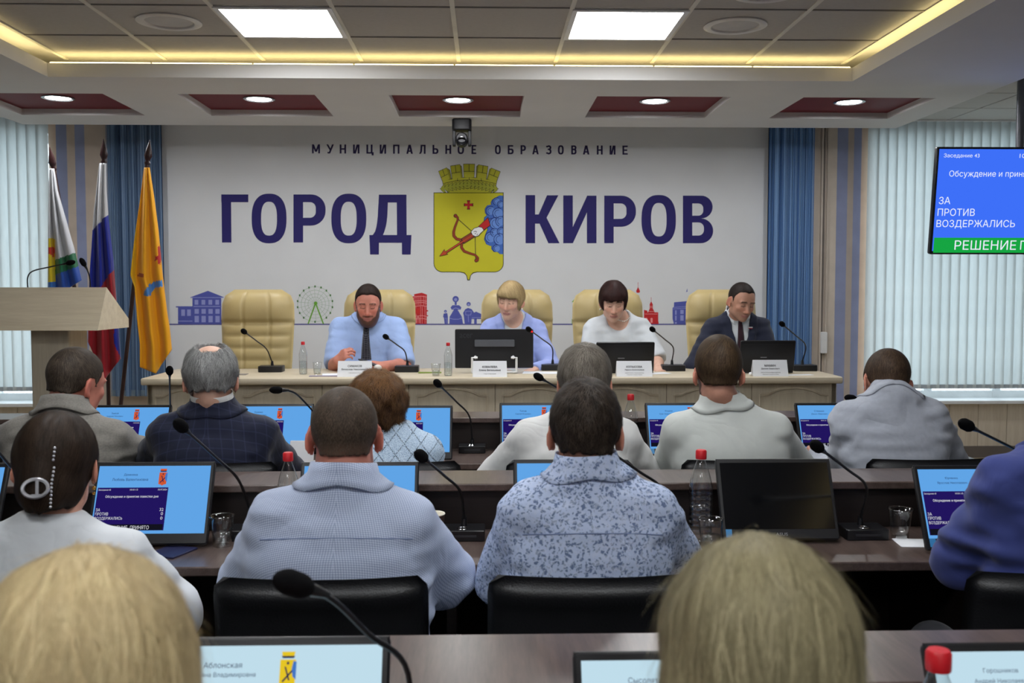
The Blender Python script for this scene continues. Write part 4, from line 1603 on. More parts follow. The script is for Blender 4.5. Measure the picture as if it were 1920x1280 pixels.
panel_me = srect(0.012, 0.325, 0.64, 0.955, 1).xf(MM).mesh('results_panel')
ptext_me = [stext('Заседание 43', 0.02, 0.345, 0.13, 0.375), stext('10:01:13', 0.30, 0.345, 0.37, 0.37), stext('10.07.2024', 0.55, 0.345, 0.63, 0.37),
                    stext('Обсуждение и принятие повестки дня', 0.09, 0.44, 0.56, 0.485, bold=0.012), stext('ЗА', 0.022, 0.63, 0.06, 0.675), stext('ПРОТИВ', 0.022, 0.69, 0.135, 0.735), stext('ВОЗДЕРЖАЛИСЬ', 0.022, 0.755, 0.265, 0.805),
                    stext('32', 0.585, 0.63, 0.62, 0.675), stext('0', 0.60, 0.69, 0.62, 0.735), stext('0', 0.60, 0.755, 0.62, 0.80), stext('РЕШЕНИЕ', 0.15, 0.885, 0.32, 0.94, lay=3), stext('ПРИНЯТО', 0.345, 0.885, 0.51, 0.94, lay=3)]
band_me = srect(0.02, 0.865, 0.63, 0.95, 2).xf(MM).mesh('results_band')
emb_me = spoly([[(0.545, 0.10), (0.615, 0.10), (0.615, 0.275), (0.59, 0.285), (0.58, 0.30), (0.57, 0.285), (0.545, 0.275)], [(0.55, 0.045), (0.61, 0.045), (0.605, 0.09), (0.555, 0.09)]], 1).mesh('emblem')
embd_me = spoly([[(0.55, 0.075), (0.61, 0.075), (0.605, 0.09), (0.555, 0.09)], [(0.556, 0.25), (0.60, 0.17), (0.604, 0.18), (0.562, 0.258)], [(0.565, 0.15), (0.572, 0.15), (0.592, 0.245), (0.585, 0.245)], [(0.575, 0.115), (0.585, 0.115), (0.585, 0.135), (0.575, 0.135)]], 2).mesh('emblem_lines')
embc_me = spoly([[(0.604, 0.11), (0.618, 0.115), (0.618, 0.24), (0.604, 0.22), (0.598, 0.165)]], 2).mesh('emblem_cloud')
logo_me = stext('ASUS', 0.45, 1.055, 0.56, 1.10, bold=0.02)
logo_m = mat('logo_silver', (150, 152, 158), 0.3, 0.5, 0.6)
stick_me = srect(0.0, 1.0, 0.055, 1.12, 1).xf(MM).mesh('sticker')


def monitor(p, label, name1=None, name2=None, kind='blue', rz=0.0, logo=False):
    """p = world point of the middle of the top edge"""
    top = MM @ Vector((0, 0, MT))
    o = thing('desk_monitor', label, 'monitor', (p.x, p.y - top.y, 0.75), R(rz), 'touch monitors on the conference tables')
    link('housing', mon_body, black_pl, o, True)
    link('edge_rim', mon_rim, black_pl, o, True)
    link('stand', mon_stand, black_pl, o)
    s_ = link('screen', mon_scr, None, o)
    s_.material_slots  # shared mesh, material on the object
    mm_ = {'blue': scr_blue, 'pale': scr_pale, 'off': scr_off}[kind]
    if not mon_scr.materials:
        mon_scr.materials.append(mm_)
    s_.material_slots[0].link = 'OBJECT'
    s_.material_slots[0].material = mm_
    if kind != 'off':
        if kind == 'blue':
            link('results_panel', panel_me, scr_ind, s_)
            link('results_band', band_me, scr_blk, s_)
            for q_ in ptext_me:
                link('results_text', q_, scr_txt, s_)
        e_ = link('emblem', emb_me, None, s_)
        if not emb_me.materials:
            emb_me.materials.append(scr_red)
        e_.material_slots[0].link = 'OBJECT'
        e_.material_slots[0].material = scr_red if kind == 'blue' else scr_yel
        link('emblem_lines', embd_me, scr_dtx, s_)
        link('emblem_cloud', embc_me, scr_cl, s_)
        if name1:
            link('name_text', stext(name1, 0.20, 0.115, 0.38, 0.155, True), scr_dtx, s_)
            link('name_text', stext(name2, 0.13, 0.185, 0.45, 0.225, True), scr_dtx, s_)
    link('sticker', stick_me, sticker, o)
    if logo:
        link('logo', logo_me, logo_m, o)
    return o


def mon_at(pl, pr, py, *a, zt=0.995, **k):
    A, B = on(pl, py, zt), on(pr, py, zt)
    return monitor((A + B) / 2, *a, **k)


# ---- gooseneck microphones
foam = mat('black_foam', (14, 14, 16), 0.95, 0.1, bump=0.8, bscale=700)
stem_m = mat('black_stem', (20, 20, 22), 0.35, 0.5)
red_glow = emit('mic_red_ring', (255, 40, 40), 1.2)


def mic_head(mb_, c, d, L_=0.055, r=0.0155):
    prof = [(0.001, 0)] + [(r * (0.6 + 0.4 * math.sin(min(1, k / 3) * PI / 2)), L_ * k / 10) for k in range(0, 6)] + [(r * math.cos((k - 5) / 5 * PI / 2) ** 0.6 + 0.0005, L_ * k / 10) for k in range(6, 11)]
    q = MB().lathe(prof, 14)
    rot = Vector((0, 0, 1)).rotation_difference(Vector(d)).to_matrix().to_4x4()
    q.xf(Matrix.Translation(c) @ rot)
    mb_.add(q.v, q.f)


def microphone(base, head, label, bend=0.0, size=(0.13, 0.10, 0.035), unit=True, lit=False, group='gooseneck microphones', sc=1.0, via=None, nobase=False):
    """base = point on the surface (world), head = middle of the foam head (world)"""
    base, head = Vector(base), Vector(head)
    o = thing('gooseneck_microphone', label, 'microphone', base, 0, group)
    h = head - base
    sx, sy, sz = size
    if not nobase:
        bb = MB().rbox((-sx / 2, -sy / 2, 0), (sx / 2, sy / 2, sz), 0.006, 2).build('base', black_pl, o, True)
        if unit:
            MB().lathe([(0.013, 0.0), (0.0155, 0.002), (0.018, 0.0), (0.0165, -0.001)], 20, (-0.005, -sy * 0.22, sz + 0.001)).build('button_ring', chrome, bb, True)
            MB().box((-sx * 0.3, -sy / 2 - 0.001, sz * 0.4), (sx * 0.3, -sy / 2, sz * 0.6)).build('speaker_slot', mat('slot_dark', (50, 50, 54), 0.5), bb)
        MB().tube([(0, sy * 0.2, sz - 0.004), (0, sy * 0.2, sz + 0.03)], [0.011, 0.007], 10).build('socket', black_pl, o, True)
    st = Vector((0, sy * 0.2, sz + 0.02)) if not nobase else Vector((0, 0, 0))
    if via is None:
        mid = st + (h - st) * 0.30 + Vector((-(h.x) * 0.22, 0, h.z * 0.10 + bend))
        mid2 = st + (h - st) * 0.62 + Vector((-(h.x) * 0.14, 0, h.z * 0.06 + bend))
        pts = [st, mid, mid2, h]
    else:
        pts = [st] + [Vector(q) - base for q in via] + [h]
    path = spline(pts, 26)
    d = (path[-1] - path[-4]).normalized()
    hb = h - d * 0.028 * sc
    path = [p for p in path if (p - h).length > 0.03 * sc] + [hb]
    MB().tube(path, 0.0042 * sc, 8).build('gooseneck', stem_m, o, True)
    MB().tube([hb - d * 0.03 * sc, hb - d * 0.004, hb + d * 0.004], [0.0045 * sc, 0.0085 * sc, 0.0085 * sc], 10).build('collar', red_glow if lit else stem_m, o, True)
    q = MB()
    mic_head(q, hb, d, 0.058 * sc, 0.0165 * sc)
    q.build('foam_head', foam, o, True)
    return o


# ---- bottles, tumblers, cards
pet = clear_mat('clear_plastic', (0.93, 0.95, 0.95), 0.07, 1.5)
water = clear_mat('water', (0.90, 0.93, 0.94), 0.03, 0.9)
cap_red = mat('red_cap', (196, 24, 34), 0.4, 0.5)
bp = []
for k in range(0, 60):
    z = 0.255 * k / 59
    if z < 0.006:
        r = 0.032
    elif z < 0.175:
        r = 0.0365 - 0.0022 * (0.5 + 0.5 * math.cos(z / 0.0165 * 2 * PI)) * (1 if z < 0.15 else 0.5)
    else:
        q = (z - 0.175) / 0.08
        r = 0.0365 * (1 - q) ** 1.0 * (1 + 0.25 * q) + 0.0135 * q
    bp.append((r, z))
bot_body = MB().lathe([(0.001, 0.004)] + bp + [(0.0125, 0.272)], 24).mesh('bottle_body')
bot_cap = MB().lathe([(0.0165, 0.262), (0.0170, 0.266), (0.0168, 0.286), (0.014, 0.290), (0.001, 0.290)], 20).mesh('cap')
wlev = [(r * 0.93, z) for r, z in bp if z < 0.12]
bot_wat = MB().lathe([(0.001, 0.006)] + wlev + [(0.001, 0.12)], 20).mesh('water')
bot_lab = MB().lathe([(0.0372, 0.095), (0.0372, 0.145)], 24).mesh('label_band')


def bottle(p, label, sc=1.0, fill=True):
    o = thing('water_bottle', label, 'bottle', p, random.uniform(0, 6), 'clear water bottles with red caps')
    o.scale = (sc, sc, sc)
    link('bottle_body', bot_body, pet, o, 'full')
    link('cap', bot_cap, cap_red, o, True)
    if fill:
        link('water', bot_wat, water, o, 'full')
    return o


gl_prof = [(0.001, 0.003), (0.026, 0.003), (0.027, 0.0), (0.030, 0.03), (0.0335, 0.055), (0.0335, 0.058), (0.0375, 0.092), (0.0395, 0.093), (0.0395, 0.096), (0.0365, 0.094)]
gl_me = MB().lathe(gl_prof, 28).mesh('tumbler')
gw_me = MB().lathe([(0.001, 0.006), (0.025, 0.006), (0.0295, 0.045), (0.001, 0.045)], 24).mesh('water')


def tumbler(p, label, sc=1.0, fill=True):
    o = thing('plastic_tumbler', label, 'cup', p, 0, 'clear plastic tumblers')
    o.scale = (sc, sc, sc)
    link('tumbler_wall', gl_me, pet, o, 'full')
    if fill:
        link('water', gw_me, water, o, 'full')
    return o


def name_card(pl, pr, pt, pb, Y, lines, label):
    a, b = at(pl, pb, Y), at(pr, pt, Y)
    W_, H_ = b.x - a.x, b.z - 1.0
    o = thing('name_card', label, 'card', ((a.x + b.x) / 2, Y, 1.0), 0, 'white name cards on the presidium desk')
    m_ = MB().add([(-W_ / 2, 0, 0), (W_ / 2, 0, 0), (W_ / 2 * 0.97, 0.03, H_), (-W_ / 2 * 0.97, 0.03, H_), (-W_ / 2, 0.06, 0), (W_ / 2, 0.06, 0)], [(0, 1, 2, 3), (3, 2, 5, 4)])
    me = bpy.data.meshes.new('folded_card')
    me.from_pydata(m_.v, [], m_.f)
    c = link('folded_card', me, white_card, o)
    sl = math.atan2(0.03, H_)
    Mx = Matrix.Translation((0, -0.0008, 0)) @ Matrix.Rotation(-sl, 4, 'X')
    for (txt, v0, v1, w_, bold) in lines:
        me = text_fit(txt, (-W_ * w_ / 2, H_ * (1 - v1), W_ * w_ / 2, H_ * (1 - v0)), 0, bold, True, 'C')
        me.transform(Mx)
        link('card_text', me, ink_txt, c)
    return o

# ================================================================== THINGS ON THE DESKS
tb = 1.0
name_card(632, 697, 677, 708, 6.13, [('СИМАКОВ', 0.22, 0.36, 0.6, 0.03), ('Вячеслав Николаевич', 0.44, 0.56, 0.86, 0.02), ('Глава администрации', 0.70, 0.77, 0.6, 0.0)], 'white name card before the bearded man')
name_card(886, 951, 677, 709, 6.10, [('КОВАЛЕВА', 0.27, 0.41, 0.6, 0.03), ('Елена Витальевна', 0.49, 0.61, 0.86, 0.02), ('Глава города Кирова', 0.76, 0.83, 0.6, 0.0)], 'white name card before the large black monitor')
name_card(1156, 1224, 677, 708, 6.10, [('КОПЫСОВА', 0.27, 0.41, 0.6, 0.03), ('Лариса Анатольевна', 0.49, 0.61, 0.9, 0.02), ('заместитель председателя', 0.73, 0.80, 0.6, 0.0), ('Кировской городской Думы', 0.84, 0.91, 0.6, 0.0)], 'white name card before the dark haired woman')
name_card(1412, 1479, 675, 708, 6.10, [('МАМИН', 0.25, 0.39, 0.5, 0.03), ('Даниил Борисович', 0.46, 0.58, 0.8, 0.02), ('заместитель председателя', 0.73, 0.80, 0.6, 0.0), ('Кировской городской Думы', 0.84, 0.91, 0.6, 0.0)], 'white name card before the navy suited man')

# microphones of the presidium
for (bx, by, hx, hy, hY, lab, lit, via) in (
        (508, 697, 457, 621, 6.10, 'gooseneck microphone before the empty cream chair', False, None),
        (763, 697, 723, 631, 6.15, 'gooseneck microphone before the bearded man', False, None),
        (1037, 694, 991, 617, 6.15, 'gooseneck microphone with red light before the blonde woman', True, None),
        (1262, 695, 1223, 617, 6.15, 'gooseneck microphone before the dark haired woman', False, None),
        (1508, 695, 1466, 607, 6.12, 'gooseneck microphone before the navy suited man', False, None)):
    b = on(bx, by, tb)
    microphone((b.x, b.y + 0.02, tb), at(hx, hy, hY), lab, size=(0.155, 0.11, 0.04), unit=False, lit=lit, group='gooseneck microphones on the presidium desk')
# lectern microphones
for pts, lab in (([(52, 536), (52, 520), (62, 508), (95, 500), (133, 492)], 'long gooseneck microphone arching over the lectern top'), ([(170, 537), (168, 520), (163, 505), (155, 491)], 'short gooseneck microphone at the lectern corner')):
    ws = [at(x, y, 5.93 - 0.02 * i) for i, (x, y) in enumerate(pts)]
    microphone(ws[0] - Vector((0, 0, 0.02)), ws[-1], lab, nobase=True, via=ws[1:-1], group='gooseneck microphones on the lectern', sc=0.95)

# monitors of the presidium, seen from behind
p0, p1 = at(853, 617, 6.42), at(1000, 707, 6.42)
o = thing('desktop_monitor', 'large black monitor back before the blonde woman', 'monitor', ((p0.x + p1.x) / 2, 6.42, 1.0))
hw = (p1.x - p0.x) / 2
zt = p0.z - 1.0
MB().rbox((-hw, 0, 0.03), (hw, 0.022, zt), 0.008, 2, 1).build('housing', black_pl, o, True)
MB().rbox((-hw * 0.5, -0.02, zt * 0.60), (hw * 0.52, 0.004, zt * 0.76), 0.006, 2, 1).build('vent_bar', mat('vent_grey', (86, 88, 94), 0.4), o, True)
lg = text_fit('acer', (-hw * 0.88, zt * 0.80, -hw * 0.55, zt * 0.90), -0.0012, 0.01)
link('logo', lg, mat('logo_dark', (52, 53, 58), 0.3), o)
wl_ = mat('white_metal', (222, 224, 226), 0.3, 0.5)
for sx in (-1, 1):
    x = sx * hw * 0.56
    MB().tube([(x - sx * 0.035, -0.06, zt * 0.36), (x, -0.06, zt * 0.36), (x, -0.06, 0.006)], 0.008, 8).build('stand_leg', wl_, o, True)
    MB().tube([(x - sx * 0.02, -0.06, zt * 0.36), (x - sx * 0.02, 0.0, zt * 0.36)], 0.010, 8).build('stand_hinge', wl_, o, True)
MB().tube([(-hw * 0.56, -0.06, 0.008), (hw * 0.56, -0.06, 0.008)], 0.008, 8).build('stand_foot', wl_, o, True)
MB().tube([(hw * 0.56, -0.06, 0.008), (hw * 0.56, 0.09, 0.008), (-hw * 0.56, 0.09, 0.008), (-hw * 0.56, -0.06, 0.008)], 0.007, 8).build('stand_loop', wl_, o, True)
MB().box((-hw + 0.004, 0.022, 0.035), (hw - 0.004, 0.0235, zt - 0.006)).build('screen', scr_pale, o)


def laptop(pl, pr, pt, Y, label, skew=0.0):
    a, b = at(pl, pt, Y), at(pr, pt, Y)
    hw_ = (b.x - a.x) / 2
    H_ = a.z - 1.0
    o = thing('laptop_computer', label, 'laptop', ((a.x + b.x) / 2, Y, 1.0), 0, 'black laptops on the presidium desk')
    Mx = Matrix.Translation((0, 0.0, 0.012)) @ Matrix.Rotation(R(12), 4, 'X')
    L_ = (H_ - 0.012) / math.cos(R(12))
    MB().rbox((-hw_, 0, 0), (hw_, 0.012, L_), 0.008, 2, 1).xf(Mx).build('lid', black_pl, o, True)
    MB().box((-hw_ + 0.01, 0.0121, 0.015), (hw_ - 0.01, 0.0126, L_ - 0.01)).xf(Mx).build('screen', scr_pale, o)
    MB().box((-hw_ * 0.25, -0.0008, L_ * 0.45), (-hw_ * 0.02, 0, L_ * 0.47)).xf(Mx).build('logo', logo_m, o)
    MB().box((-hw_ * 0.9, -0.0006, L_ * 0.88), (hw_ * 0.9, 0, L_ * 0.885)).xf(Mx).build('lid_groove', mat('slot_dark', (50, 50, 54), 0.5), o)
    MB().rbox((-hw_, 0.01, 0.0), (hw_, 0.25, 0.018), 0.006, 2).build('keyboard_base', black_pl, o, True)
    return o


laptop(1117, 1226, 641, 6.33, 'black laptop lid before the dark haired woman')
laptop(1386, 1489, 638, 6.33, 'black laptop lid before the navy suited man')

b = on(567, 702, tb)
bottle((b.x, b.y + 0.03, tb), 'water bottle beside the empty cream chair', 0.72)
b = on(840, 705, tb)
bottle((b.x, b.y + 0.03, tb), 'water bottle beside the large black monitor', 0.72)
b = on(594, 702, tb)
tumbler((b.x, b.y + 0.02, tb), 'water tumbler beside the bottle near the empty chair', 0.80)
b = on(817, 705, tb)
tumbler((b.x, b.y + 0.02, tb), 'water tumbler standing on the green notebook', 0.80, True)


def slab(name, px, py, z, w_, d_, h_, m_, label, cat, rz=0.0, group=None):
    p = on(px, py, z)
    o = MB().rbox((-w_ / 2, -d_ / 2, 0), (w_ / 2, d_ / 2, h_), 0.003, 2).build(name, m_, None, False, (p.x, p.y, z))
    o.rotation_euler.z = R(rz)
    return tag(o, label, cat, group)


slab('notebook', 806, 699, tb, 0.15, 0.06, 0.006, mat('green_cover', (120, 140, 50), 0.5), 'small green notebook beside the water tumbler', 'notebook', 3)
slab('paper_sheet', 640, 702, tb, 0.24, 0.16, 0.002, white_card, 'white paper sheet under the bearded man name card', 'paper', 10)
slab('paper_sheet', 1018, 699, tb, 0.26, 0.15, 0.003, white_card, 'white papers beside the blonde woman sleeve', 'paper', -6)
slab('paper_sheet', 1232, 700, tb, 0.16, 0.10, 0.002, white_card, 'white paper beside the dark haired woman name card', 'paper', 20)
slab('paper_sheet', 1495, 703, tb, 0.20, 0.06, 0.002, white_card, 'white paper beside the navy suited man name card', 'paper', 8)
slab('document_folder', 425, 702, tb, 0.26, 0.09, 0.003, mat('grey_folder', (130, 122, 116), 0.6), 'thin grey folder before the empty cream chair', 'folder', 2)
slab('document_folder', 610, 705, tb, 0.20, 0.05, 0.003, mat('violet_folder', (120, 112, 140), 0.6), 'thin violet folder beside the water tumbler', 'folder', 4)
p = on(1407, 704, tb)
o = MB().sphere((0, 0, 0.011), (0.012, 0.012, 0.011), 10, 6).tube([(0.0, 0, 0.008), (0.03, -0.01, 0.005)], 0.006, 6).build('computer_plug', white_card, None, True, (p.x, p.y, tb))
tag(o, 'small white plug beside the navy suited man name card', 'plug')

# ------------------------------------------------------------------ front row table things
T = 0.75
for pl, pr, py, lab, n1, n2 in (
        (178, 318, 761, 'lit touch monitor before the grey jacket man', 'Зыков', 'Андрей Петрович'),
        (441, 590, 759, 'lit touch monitor before the navy jacket man', 'Усенко', 'Сергей Иванович'),
        (702, 847, 762, 'lit touch monitor before the curly haired woman', 'Шумихина', 'Елена Ивановна'),
        (934, 1084, 757, 'lit touch monitor before the white shirt man', 'Титов', 'Сергей Игоревич'),
        (1206, 1356, 757, 'lit touch monitor before the white polo man', 'Кощеев', 'Олег Александрович'),
        (1487, 1636, 757, 'lit touch monitor before the light grey jacket man', 'Стяжкин', 'Денис Иванович')):
    mon_at(pl, pr, py, lab, n1, n2)
for bx, by, hx, hy, hY, lab, via in (
        (352, 838, 318, 694, 4.45, 'microphone rising beside the navy jacket man ear', None),
        (612, 838, 517, 731, 4.40, 'microphone bent level before the navy jacket man', [(600, 790, 4.6), (566, 748, 4.5), (545, 733, 4.42)]),
        (886, 838, 820, 718, 4.40, 'microphone between the curly haired woman and white shirt man', None),
        (1120, 838, 1009, 706, 4.40, 'microphone above the monitor of the white shirt man', None),
        (1402, 838, 1330, 735, 4.45, 'microphone hidden before the white polo man', None),
        (1682, 838, 1594, 746, 4.45, 'microphone bent level before the light grey jacket man', [(1672, 790, 4.6), (1640, 758, 4.5), (1612, 749, 4.46)])):
    b = on(bx, by, T)
    microphone((b.x, min(b.y, ROW1 + 0.33), T), at(hx, hy, hY), lab, via=[at(*q) for q in via] if via else None, group='gooseneck microphones on the front row table')
b = on(1177, 845, T)
bottle((b.x, ROW1 + 0.25, T), 'water bottle between the white shirt man and white polo man', 1.0)
# white phone tablet leaning before monitor 2
p = at(563, 832, 4.48)
o = thing('paper_pad', 'white paper pad standing before the navy jacket man monitor', 'paper', (p.x, 4.50, 0.75))
MB().rbox((-0.055, -0.004, 0.002), (0.055, 0.004, 0.105), 0.004, 2, 1).xf(Matrix.Rotation(R(-18), 4, 'X')).build('sheet', white_card, o)
MB().rbox((-0.055, 0.0, 0.0), (0.055, 0.055, 0.006), 0.004, 2).build('foot', white_card, o)

# ------------------------------------------------------------------ middle row table things
mon_at(-205, 16, 872, 'lit touch monitor at the empty seat beside the hair claw woman', 'Козлов', 'Игорь Павлович')
mon_at(183, 403, 869, 'lit touch monitor before the woman with hair claw', 'Домнина', 'Любовь Валентиновна')
mon_at(566, 785, 869, 'lit touch monitor before the checked shirt man', 'Рычков', 'Игорь Владимирович', kind='blue')
mon_at(961, 1180, 864, 'lit touch monitor before the floral shirt man', 'Савиных', 'Дмитрий Олегович')
mon_at(1341, 1556, 863, 'switched off black touch monitor before the empty seat', kind='off', logo=True)
mon_at(1714, 1930, 875, 'lit touch monitor before the blue blazer person', 'Юрченко', 'Ярослав Николаевич')
for bx, by, hx, hy, hY, lab in (
        (80, 1005, -32, 812, 2.85, 'microphone beside the dark haired woman with hair claw'),
        (474, 1005, 338, 797, 2.70, 'microphone between the hair claw woman and checked shirt man'),
        (870, 1008, 789, 854, 2.80, 'microphone beside the paper coffee cup'),
        (1240, 1005, 1140, 845, 2.80, 'microphone hidden before the floral shirt man'),
        (1617, 1006, 1531, 836, 2.80, 'microphone beside the switched off monitor'),
        (1985, 1005, 1811, 796, 2.75, 'microphone rising beside the blue blazer shoulder')):
    b = on(bx, by, T)
    microphone((b.x, min(b.y, ROW2 + 0.33), T), at(hx, hy, hY), lab, size=(0.135, 0.10, 0.035), group='gooseneck microphones on the middle row table', sc=1.05)
b = on(542, 1012, T)
bottle((b.x, b.y, T), 'water bottle behind the checked shirt man shoulder', 0.97)
b = on(1313, 1018, T)
bottle((b.x, b.y, T), 'water bottle beside the switched off monitor', 1.02, True)
b = on(417, 1023, T)
tumbler((b.x, b.y, T), 'half full tumbler beside the hair claw woman monitor', 1.0)
b = on(36, 985, T)
tumbler((b.x, b.y, T), 'tumbler beside the empty seat next to the hair claw woman', 1.0)
slab('document_folder', 322, 1036, T, 0.10, 0.12, 0.006, mat('navy_folder', (34, 36, 72), 0.5), 'navy folder under the hair claw woman monitor', 'folder', -20)
b = on(1329, 1026, T)
tumbler((b.x, b.y - 0.02, T), 'half full tumbler before the switched off monitor bottle', 1.0)
b = on(1687, 1008, T)
tumbler((b.x, b.y, T), 'empty tumbler beside folded white paper', 1.0, False)
b = on(812, 1020, T)
o = thing('paper_cup', 'dark paper coffee cup with white rim beside checked sleeve', 'cup', (b.x, b.y, T))
MB().lathe([(0.001, 0.002), (0.026, 0.002), (0.027, 0.0), (0.037, 0.096), (0.036, 0.097), (0.026, 0.004)], 28).build('cup_wall', mat('cup_dark_print', (52, 34, 30), 0.6, vary=0.5, vscale=40), o, 'full')
MB().lathe([(0.0365, 0.094), (0.0385, 0.0965), (0.0372, 0.099), (0.0355, 0.0965), (0.030, 0.04), (0.001, 0.038)], 28).build('rim', mat('cup_cream', (228, 222, 206), 0.6), o, 'full')
o = slab('paper_sheet', 1733, 1019, T, 0.17, 0.10, 0.003, white_card, 'folded white paper under the blue blazer person monitor', 'paper', -6)

# ------------------------------------------------------------------ last row table things
mon_at(290, 732, 1200, 'pale lit touch monitor beside the blonde woman in the last row', 'Аблонская', 'Татьяна Владимировна', kind='pale')
mon_at(1086, 1520, 1226, 'pale lit touch monitor before the blonde woman with bob', 'Сысолятина', 'Ирина Витальевна', kind='pale')
mon_at(1733, 2170, 1210, 'pale lit touch monitor behind the red capped bottle', 'Горошников', 'Андрей Николаевич', kind='pale')
b = on(790, 1330, T)
microphone((b.x, 1.44, T), at(548, 1093, 1.28), 'large gooseneck microphone in the last row before the checked shirt man chair', group='gooseneck microphones on the last row table', sc=1.05, via=[at(765, 1262, 1.42), at(690, 1188, 1.38), at(620, 1122, 1.32)])
p = at(1760, 1222, 1.33)
bottle((p.x, 1.33, T), 'water bottle with red cap in the last row', 1.03, True)

# ================================================================== PEOPLE: smooth implicit bodies
F32 = np.float32


def vnoise(P, seed, per=64):
    """smooth value noise on points (...,3)"""
    g = np.random.default_rng(seed).random((16, 16, 16), dtype=F32) * 2 - 1
    q = np.floor(P).astype(np.int32)
    f = (P - q).astype(F32)
    f = f * f * (3 - 2 * f)
    a = q & 15
    b = (q + 1) & 15
    fx, fy, fz = f[..., 0], f[..., 1], f[..., 2]
    c = lambda i, j, k: g[(a, b)[i][..., 0], (a, b)[j][..., 1], (a, b)[k][..., 2]]
    x0 = c(0, 0, 0) * (1 - fx) + c(1, 0, 0) * fx
    x1 = c(0, 1, 0) * (1 - fx) + c(1, 1, 0) * fx
    x2 = c(0, 0, 1) * (1 - fx) + c(1, 0, 1) * fx
    x3 = c(0, 1, 1) * (1 - fx) + c(1, 1, 1) * fx
    return (x0 * (1 - fy) + x1 * fy) * (1 - fz) + (x2 * (1 - fy) + x3 * fy) * fz


